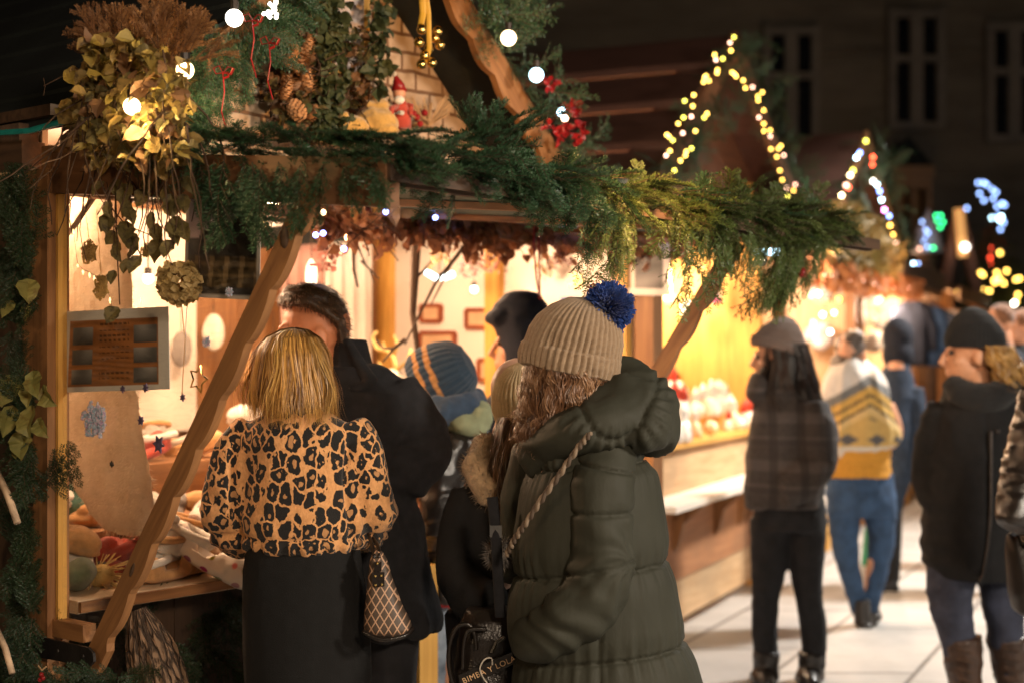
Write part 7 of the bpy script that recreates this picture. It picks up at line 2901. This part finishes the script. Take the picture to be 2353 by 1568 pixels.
def rim_garland(S, a, b, c, w, label, wid, seed, mt='fir'):
    o = thing('gable_garland', S(b[0], w, b[1]), label, 'garland')
    B = Boughs()
    rr = random.Random(seed)
    for p, q in ((a, b), (b, c)):
        n = int(math.hypot(q[0] - p[0], q[1] - p[1]) / .035)
        for i in range(n):
            f = (i + rr.random()) / n
            pt = S(p[0] + (q[0] - p[0]) * f, w + rr.uniform(-.03, .06), p[1] + (q[1] - p[1]) * f + rr.uniform(-wid, .08))
            B.put(SPRC[i % 3], pt, rv(1) + V(0, 0, -.3), N2 + rv(.4), rr.uniform(.6, 1.1))
    B.build(o, M[mt])
    return o


rim_garland(S2, (-1.0, 2.36), ap2, (2.5, 2.55), .17, 'dark fir garland framing the tall gable of the second stall', .16, 3)
rim_garland(S2, (1.78, 2.5), (2.8, 3.14), (4.3, 2.42), .56, 'dark fir garland framing the rainbow-lit gable', .12, 4)


def light_string(spots, place, r, label, group=None, cat='fairy lights'):
    ps = [(place(*zx(x, y)), mt) for x, y, mt in spots]
    o = thing('fairy_lights', ps[0][0], label, cat, group)
    protos = {}
    for p, mt in ps:
        if mt not in protos:
            g = G(); g.ell(p, r, None, 10, 8)
            b = g.build('bulb', M[mt.replace('bulb_w', 'tiny_w').replace('bulb_cool', 'tiny_cool')], o)
            protos[mt] = (b, p)
        else:
            b0, p0 = protos[mt]
            b = b0.copy(); COL.objects.link(b); b.parent = o
            b.location = Vector([float(q) for q in (p - p0)])
    w = [p for p, _ in ps]
    g = G()
    for i in range(len(w) - 1):
        if np.linalg.norm(w[i + 1] - w[i]) < .9:
            g.tube([w[i] + V(0, .02, 0), (w[i] + w[i + 1]) / 2 + V(0, .02, -.02), w[i + 1] + V(0, .02, 0)], .003, 4)
    g.build('wire', M['twig'], o)
    return o


light_string(gl2, lambda x, y: on2(x, y, .27), .0085, 'yellow fairy lights outlining the tall gable of the second stall')
light_string(gl3, lambda x, y: on2(x, y, .66), .0135, 'rainbow fairy lights outlining the lower gable farther along')
IC = 'bulb_ice'
light_string([(1437, 1312, 'bulb_cool'), (1590, 1345, IC), (1622, 1352, IC), (1655, 1362, IC), (1768, 1390, 'bulb_cool'), (1795, 1390, IC)], lambda x, y: on2(x, y, .62), .011, 'few cold white lights on the awning edge of the third stall')
light_string([(1230, 1440, PK), (1270, 1442, PK), (1300, 1447, PK), (1332, 1455, PK), (1405, 1466, PK), (1440, 1475, PK), (1500, 1485, PK), (1560, 1500, PK), (1600, 1488, 'bulb_white'), (1615, 1490, PK), (1660, 1515, PK), (1700, 1525, PK), (1740, 1520, PK)], lambda x, y: on2(x, y, .60), .010, 'row of rosy lights below the copper fringe')
# copper fringe of the third stall
cf = thing('copper_fringe', S2(3.4, .55, 2.1), 'copper brown fringe of dried stuff hanging from the third stall awning', 'fringe')
g = G()
for i in range(900):
    px = NR.uniform(1845, 2105)
    y0 = np.interp(px, [1845, 2105], [575, 640]); y1 = np.interp(px, [1845, 2105], [630, 672])
    put_leaf(g, i, on2(px, NR.uniform(y0, y1), .54 + NR.uniform(-.05, .05)), rv(.6) + V(0, 0, -1), N2 + rv(.5), NR.uniform(.06, .12))
g.build('strands', foliage('copper_leaf', (.34, .12, .04), (.5, .2, .07), trans=.3), cf)
lf = thing('dried_leaf_heap', S2(3.2, .5, 2.4), 'dry brown leaves heaped at the foot of the rainbow-lit gable', 'dried leaves')
g = G()
for i in range(700):
    px = NR.uniform(1840, 2060)
    y0 = np.interp(px, [1840, 1950, 2060], [500, 470, 560]); y1 = np.interp(px, [1840, 2060], [560, 640])
    put_leaf(g, i, on2(px, NR.uniform(y0, y1), .56 + NR.uniform(-.05, .12)), rv(1), N2 + rv(.6), NR.uniform(.06, .12))
g.build('leaves', M['leaf_dry'], lf)
lamp('fringe_glow', 'POINT', S2(3.2, .9, 1.95), 38, (1, .5, .2), .15)
lamp('bulb_or_fill_light', 'POINT', S2(2.9, -.5, 2.0), 70, (1, .75, .55), .1)
lamp('bulb_or_fill_light', 'POINT', S2(4.2, -.5, 2.0), 70, (1, .72, .5), .1)
lamp('bulb_or_fill_light', 'POINT', S2(6.2, .1, 2.0), 130, (1, .72, .5), .1)
lamp('bulb_or_fill_light', 'POINT', S2(7.4, .1, 2.0), 130, (1, .75, .5), .1)
lamp('bulb_or_fill_light', 'POINT', S2(9.6, -.2, 2.0), 90, (1, .6, .3), .1)
# furry hats and toys hung in the third stall
M['pale_plush'] = mat('pale_plush', (.52, .47, .46), .95, .25, 20, 120, .8, sheen=.4)
hat_p = lump('fur_hat', (.13, .11, .11), M['pale_plush'], 5, .04, 18)
hat_b = lump('fur_hat', (.12, .10, .10), M['fur_beige'], 6, .04, 18)
hat_k = lump('fur_hat', (.12, .10, .10), M['fur_grey'], 7, .04, 18)
first = True
for i, (px, py) in enumerate(((1890, 690), (1925, 700), (1960, 690), (2000, 695), (2035, 700), (1900, 745), (1945, 750), (1985, 745), (2025, 755), (1880, 800), (1915, 810), (2010, 805), (2040, 810), (1960, 790))):
    pr, cn = ((hat_p, 'pale'), (hat_b, 'beige'), (hat_k, 'grey'))[i % 3]
    stock(pr, '%s fur hat hanging in the %s row of the third stall' % (cn, ('top', 'middle', 'low')[0 if py < 720 else 1 if py < 780 else 2]), 'hat', 'fur hats in the third stall', on2(px, py, -.25), (0, 0, i), 1.0)
light_string([(1230, 1560, 'bulb_green'), (1265, 1550, 'bulb_white'), (1375, 1580, OL), (1420, 1600, 'bulb_green'), (1310, 1590, 'bulb_red'), (1290, 1660, 'bulb_magenta'), (1350, 1650, 'bulb_warm'), (1330, 1750, 'bulb_white'), (1240, 1700, 'bulb_pink'), (1450, 1560, 'bulb_white'), (1480, 1700, 'bulb_white'), (1390, 1690, 'bulb_white')], lambda x, y: on2(x, y, -.1), .016, 'coloured lights among the fur hats of the third stall')
# clothes of the fourth stall
for i, (px, py, mt, cn) in enumerate(((2095, 740, 'coat_navy', 'navy'), (2125, 745, 'denim', 'blue'), (2150, 750, 'coat_navy', 'dark navy'), (2180, 755, 'wool_white', 'cream'), (2205, 755, 'wool_tan', 'tan'), (2230, 760, 'wool_white', 'off-white'))):
    c = on2(px, py, .3)
    o = thing('hanging_garment', c, '%s garment hanging on the clothes stall, number %s from its near end' % (cn, ('one', 'two', 'three', 'four', 'five', 'six')[i]), 'garment', 'garments on the clothes stall')
    g = G(); g.loft([(c + V(0, 0, .22), .05, .04), (c + V(0, 0, .16), .17, .06), (c + V(0, 0, -.15), .15, .07), (c + V(0, 0, -.42), .17, .08)], n=20)
    for s in (-1, 1):
        g.tube([c + V(s * .15, 0, .14), c + V(s * .2, 0, -.1), c + V(s * .21, 0, -.28)], [.05, .05, .045], 10)
    soft('cloth', g, M[mt], o, .018, 2, folds((9, 9, 5), .016, i))
    g = G(); g.tube([c + V(0, 0, .22), c + V(0, 0, .4)], .006, 6); g.build('hanger', M['metal_dark'], o)
light_string([(1660, 1660, 'bulb_white'), (1700, 1640, 'bulb_warm'), (1760, 1665, 'bulb_white'), (1800, 1680, 'bulb_warm'), (1660, 1920, OL), (1700, 1935, 'bulb_blue'), (1740, 1910, 'bulb_cool'), (1780, 1900, 'bulb_blue'), (1620, 1960, OL)], lambda x, y: on2(x, y, .1), .018, 'scattered lamps and glints among the hanging clothes')
# wares on the fourth stall counter
for i in range(16):
    c = S2(5.4 + i * .16, .0 + .04 * (i % 2), .95)
    pr, cn = (bl + fg)[i % 8]
    stock(pr, '%s ware on the counter of the clothes stall' % cn, 'ware', 'wares on the clothes stall', c + V(0, 0, .05), (0, 0, i), 1.6)

# ------------------------------------------------------------------ far lights
def far_at(Y):
    return lambda x, y: at(x, y, Y)


tr = thing('light_cone', at(2130, 570, 17) * V(1, 1, 0), 'slim frosted cone tree lit pale violet far behind the stalls', 'lit cone')
p = at(2130, 580, 17)
g = G(); g.loft([(V(p[0], 17, 0), .12, .12), (V(p[0], 17, p[2] - .02), .12, .12)], n=10); g.build('post', M['wood_dark'], tr)
g = G(); g.loft([(p, .20, .20), (p + V(0, 0, .3), .12, .12), (at(2132, 480, 17), .01, .01)], n=18); g.build('cone', mat('frost', (.4, .4, .48), .6, .2, 8, 40, .3), tr)
for px, py, mt in ((2118, 510, IC), (2126, 528, IC), (2132, 535, IC), (2122, 555, IC), (2130, 568, IC), (2112, 572, PK), (2144, 570, 'bulb_green'), (2126, 546, IC)):
    g = G(); g.ell(at(px, py, 16.75), .016, None, 8, 6); g.build('bulb', M[mt], tr)
GR = 'bulb_green'
light_string([(1888, 1140, GR), (1912, 1138, GR), (1925, 1172, GR), (1910, 1200, GR), (1895, 1165, GR)], far_at(20), .019, 'cluster of green lights far behind the frosted cone')
light_string([(2110, 965, IC), (2138, 965, IC), (2155, 975, IC), (2117, 1022, IC), (2140, 1058, IC), (2185, 1000, IC), (2205, 1015, IC), (2190, 1048, IC), (2210, 1090, IC), (2235, 1075, IC), (2250, 1082, IC), (2185, 1150, 'bulb_cool'), (2215, 1140, IC), (2232, 1145, 'bulb_cool'), (2245, 1175, IC), (2200, 1195, IC), (2228, 1210, IC), (2195, 1235, IC), (2225, 1160, 'bulb_cool'), (2040, 1190, IC), (2050, 1100, IC)],
             far_at(22), .026, 'curving icy blue light figure high above the far stalls')
light_string([(2122, 1440, YL), (2135, 1450, YL), (2208, 1440, YL), (2195, 1480, YL), (2212, 1475, YL), (2222, 1470, YL), (2245, 1495, YL), (2260, 1430, YL), (2135, 1530, YL), (2170, 1535, YL), (2200, 1490, YL), (2310, 1475, YL), (2328, 1470, YL), (2225, 1335, YL), (2300, 1600, 'bulb_white'), (2310, 1590, YL), (2320, 1555, YL), (2005, 1545, YL)], far_at(19), .026, 'warm yellow lights in the dark fir at the far right')
light_string([(2185, 1310, 'bulb_red'), (2190, 1340, 'bulb_red'), (2175, 1365, 'bulb_red'), (2195, 1365, 'bulb_red'), (2180, 1390, 'bulb_red'), (2190, 1325, 'bulb_red')], far_at(20), .026, 'glowing red light cluster above the yellow lights')
# slanted glowing roof edge and its two timbers
o = thing('lit_gable_edge', at(2205, 560, 18) * V(1, 1, 0), 'small A-frame gable with a glowing orange edge far along the alley', 'gable')
g = G(); g.bar(at(2202, 480, 17.9), at(2212, 590, 17.9), .11, .05); g.build('glowing_board', emit('amber_glow', (1, .5, .16), .55), o)
for a, b in (((2198, 500), (2170, 660)), ((2205, 500), (2245, 670))):
    g = G(); g.bar(at(*a, 18), at(*b, 18), .12, .1); g.build('timber', wood('dusk_timber', (.25, .12, .08), (.16, .07, .05)), o)
g = G(); g.bar(at(2172, 655, 18), at(2172, 800, 18), .14, .14); g.bar(at(2245, 668, 18), at(2245, 800, 18), .14, .14); g.build('posts', M['wood'], o)
g = G(); p = at(2217, 568, 17.8); g.ell(p, .05, None, 10, 8); g.build('bulb', M['bulb_white'], o)
# dark fir tree at the far right
ft = thing('fir_tree', at(2290, 700, 19.5) * V(1, 1, 0), 'tall dark fir tree behind the yellow lights at the far right', 'fir tree')
p = at(2285, 560, 19.6)
g = G(); g.tube([V(p[0], 19.6, 0), V(p[0], 19.6, p[2] + .4)], [.12, .03], 8); g.build('trunk', M['bark'], ft)
B = Boughs()
for i in range(240):
    f = NR.rand() ** .8
    z = p[2] + .3 - f * (p[2] - .5)
    a = NR.rand() * 2 * pi
    B.put(SPRC[i % 3], V(p[0], 19.6, z) + V(cos(a), sin(a), 0) * .15 * f, V(cos(a), sin(a), -.35), V(0, 0, 1), 1.2 + 4.2 * f)
B.build(ft, M['fir'], 'crown')

# ------------------------------------------------------------------ bags
def quilt(name, dark, line, sc):
    m, nt, b = nodes_of(name)
    sep = nt.nodes.new('ShaderNodeSeparateXYZ')
    nt.links.new(coords(nt, 'Object'), sep.inputs[0])
    res = None
    for sgn in (1, -1):
        a = nt.nodes.new('ShaderNodeMath'); a.operation = 'MULTIPLY_ADD'
        nt.links.new(sep.outputs[2], a.inputs[0]); a.inputs[1].default_value = .62 * sgn
        nt.links.new(sep.outputs[0], a.inputs[2])
        s = nt.nodes.new('ShaderNodeMath'); s.operation = 'MULTIPLY'
        nt.links.new(a.outputs[0], s.inputs[0]); s.inputs[1].default_value = sc
        f = nt.nodes.new('ShaderNodeMath'); f.operation = 'FRACT'
        nt.links.new(s.outputs[0], f.inputs[0])
        k = ramp(nt, f.outputs[0], [(0, 0.), (.02, 1.), (.16, 1.), (.18, 0.)])
        if res is None:
            res = k
        else:
            res = mx(nt, res, k, 1.0, 'LIGHTEN')
    c = mx(nt, dark, line, res)
    nt.links.new(c, b.inputs['Base Color'])
    b.inputs['Roughness'].default_value = .55
    bump(nt, b, ntex(nt, coords(nt, 'Object'), 300, 2), .2)
    return m


Yh = 3.60
hb_ = thing('handbag', at(885, 1450, Yh), 'brown trapezoid handbag with a pale diamond pattern hanging at the leopard woman\'s hip', 'handbag')
g = G()
g.loft(lofted(Yh, [(1262, 858, 876, .012), (1282, 850, 888, .022), (1330, 845, 902, .035), (1390, 839, 924, .05), (1425, 836, 942, .056), (1444, 838, 948, .058), (1452, 846, 938, .05)]), n=36, power=3.0)
soft('body', g, quilt('diamond_canvas', (.075, .05, .035), (.50, .30, .19), 46), hb_, .006, 2)
g = G()
tpx(g, Yh, [(838, 1440, -.052, .006), (880, 1456, -.062, .007), (930, 1450, -.058, .006), (949, 1438, -.02, .006)], 6)
g.build('base_piping', M['leather'], hb_, smooth=True)
g = G()
tpx(g, Yh, [(862, 1278, -.02, .005), (852, 1250, .02, .005), (840, 1232, .06, .005)], 6)
tpx(g, Yh, [(872, 1278, -.02, .005), (868, 1255, .01, .005), (852, 1240, .05, .005)], 6)
g.build('handle', M['leather'], hb_, smooth=True)
g = G(); g.box(at(871, 1295, Yh) + V(0, -.035, 0), (.018, .012, .024)); g.box(at(873, 1322, Yh) + V(0, -.045, 0), (.030, .008, .034)); g.build('clasp', M['leather'], hb_)
for px, py in ((866, 1315), (880, 1314), (867, 1335), (881, 1334), (871, 1286)):
    g = G(); g.ell(at(px, py, Yh) + V(0, -.050, 0), .0035, None, 8, 6); g.build('stud', M['brass'], hb_)

Yb2 = 3.70
bp = thing('backpack', at(1110, 1560, Yb2), 'black leather rucksack with gold lettering beside the olive coat', 'rucksack')
g = G()
g.loft(lofted(Yb2, [(1395, 1075, 1180, .05), (1420, 1060, 1195, .075), (1480, 1050, 1200, .085), (1560, 1046, 1200, .09), (1640, 1048, 1200, .085)]), n=36, power=2.8)
soft('body', g, M['leather'], bp, .009, 3, folds((12, 12, 12), .008, 51))
g = G()
tpx(g, Yb2, [(1052, 1575, -.085, .006), (1036, 1520, -.09, .006), (1036, 1465, -.09, .006), (1052, 1425, -.09, .006), (1078, 1418, -.09, .006), (1092, 1440, -.09, .006), (1096, 1475, -.09, .006)], 7)
tpx(g, Yb2, [(1066, 1520, -.092, .006), (1068, 1462, -.095, .006), (1080, 1430, -.095, .006), (1120, 1428, -.095, .006)], 7)
g.build('handle', M['leather'], bp, smooth=True)
fl_ = G()
q = [at(1056, 1530, Yb2) + V(0, -.10, 0), at(1176, 1478, Yb2) + V(0, -.10, 0), at(1180, 1505, Yb2) + V(0, -.10, 0), at(1062, 1562, Yb2) + V(0, -.10, 0)]
fl_.prism(q, V(0, .012, 0)); flap = fl_.build('band', M['leather'], bp)
fc = bpy.data.curves.new('lettering', 'FONT')
fc.body = 'BIMBA Y LOLA'
fc.size = .0205
fc.extrude = .0006
fc.space_character = 1.12
fc.materials.append(mat('gold_letter', (.92, .62, .36), .4, .05, 20, 60, 0))
tmp_o = bpy.data.objects.new('lettering_curve', fc)
COL.objects.link(tmp_o)
fm = bpy.data.meshes.new_from_object(tmp_o.evaluated_get(bpy.context.evaluated_depsgraph_get()))
bpy.data.objects.remove(tmp_o)
fo = bpy.data.objects.new('lettering', fm)
COL.objects.link(fo)
fo.parent = flap
fo.location = Vector([float(x) for x in (at(1068, 1549, Yb2) + V(0, -.1015, 0))]) - world_of(flap)
fo.rotation_euler = (radians(90), radians(-24), 0)
g = G(); tpx(g, Yb2, [(1178, 1560, -.1, .0019), (1145, 1562, -.115, .0019), (1118, 1540, -.12, .0019), (1105, 1512, -.12, .0019), (1115, 1492, -.115, .0019), (1130, 1490, -.11, .0019), (1132, 1506, -.105, .0019)], 6); g.build('white_cord', M['wool_white'], bp, smooth=True)
g = G()
tpx(g, Yb2, [(1132, 1130, -.12, .014), (1138, 1190, -.13, .014), (1142, 1250, -.13, .014), (1150, 1400, -.1, .014)], 8, .35)
g.build('shoulder_strap', M['coat_char'], bp, smooth=True)
g = G(); g.box(at(1140, 1205, Yb2) + V(0, -.13, 0), (.03, .012, .03)); g.build('buckle', mat('grey_buckle', (.08, .08, .08), .5), bp)
g = G(); g.tube([at(1130, 1480, Yb2) + V(0, -.1, 0), at(1142, 1455, Yb2) + V(0, -.1, 0), at(1160, 1445, Yb2) + V(0, -.1, 0)], .005, 6); g.build('ring', M['silver'], bp)
pf = thing('fur_charm', at(1150, 1270, 3.66), 'grey fur pompom charm hanging between cream beanie girl and olive coat', 'fur charm')
g = G(); c = at(1148, 1268, 3.62)
g.ell(c, .03, None, 16, 10)
for i in range(900):
    d = unit(rv(1) + V(0, 0, -.2)); s = unit(np.cross(d, rv(1))) * .0016
    g.add([c + d * .025 - s, c + d * .025 + s, c + d * NR.uniform(.038, .058)], [(0, 1, 2)])
g.build('fur', M['fur_grey'], pf)
g = G(); g.tube([c, at(1175, 1235, 3.62)], .003, 5); g.build('loop', M['leather'], pf)
bg2 = thing('shoulder_bag', at(2345, 1400, 5.4), 'long dark bag hanging at the right edge behind the puffer sleeve', 'bag')
g = G(); g.loft(lofted(5.3, [(1226, 2312, 2420, .03), (1260, 2310, 2430, .06), (1360, 2318, 2440, .08), (1400, 2328, 2440, .07), (1412, 2345, 2430, .05)]), n=30, power=2.8); soft('body', g, M['leather'], bg2, .011, 3)
g = G(); tpx(g, 5.3, [(2320, 1232, 0, .008), (2350, 1150, .03, .008), (2400, 950, .05, .008)], 6); g.build('strap', M['leather'], bg2)
# paper bag on the ground by the far counter
gb_ = thing('green_bag', at(2010, 1270, 9.6) * V(1, 1, 0), 'green and white paper bag on the paving behind the plaid jacket', 'bag')
p = at(2012, 1290, 9.6)
g = G(); g.hexa([p + V(-.09, -.05, -.02), p + V(.09, -.05, -.02), p + V(.09, .05, -.02), p + V(-.09, .05, -.02), p + V(-.07, -.03, .22), p + V(.07, -.03, .22), p + V(.07, .03, .22), p + V(-.07, .03, .22)]); g.build('body', mat('green_paper', (.03, .28, .14), .6), gb_)
g = G(); g.hexa([p + V(-.1, -.06, -.24), p + V(.1, -.06, -.24), p + V(.1, .06, -.24), p + V(-.1, .06, -.24), p + V(-.095, -.055, -.03), p + V(.095, -.055, -.03), p + V(.095, .055, -.03), p + V(-.095, .055, -.03)]); g.build('base', M['paper'], gb_)
# ------------------------------------------------------------------ render settings
scene.render.engine = 'CYCLES'
scene.cycles.use_denoising = True
scene.cycles.sample_clamp_indirect = 4
scene.cycles.max_bounces = 7
scene.cycles.diffuse_bounces = 3
scene.cycles.glossy_bounces = 3
scene.cycles.transparent_max_bounces = 16
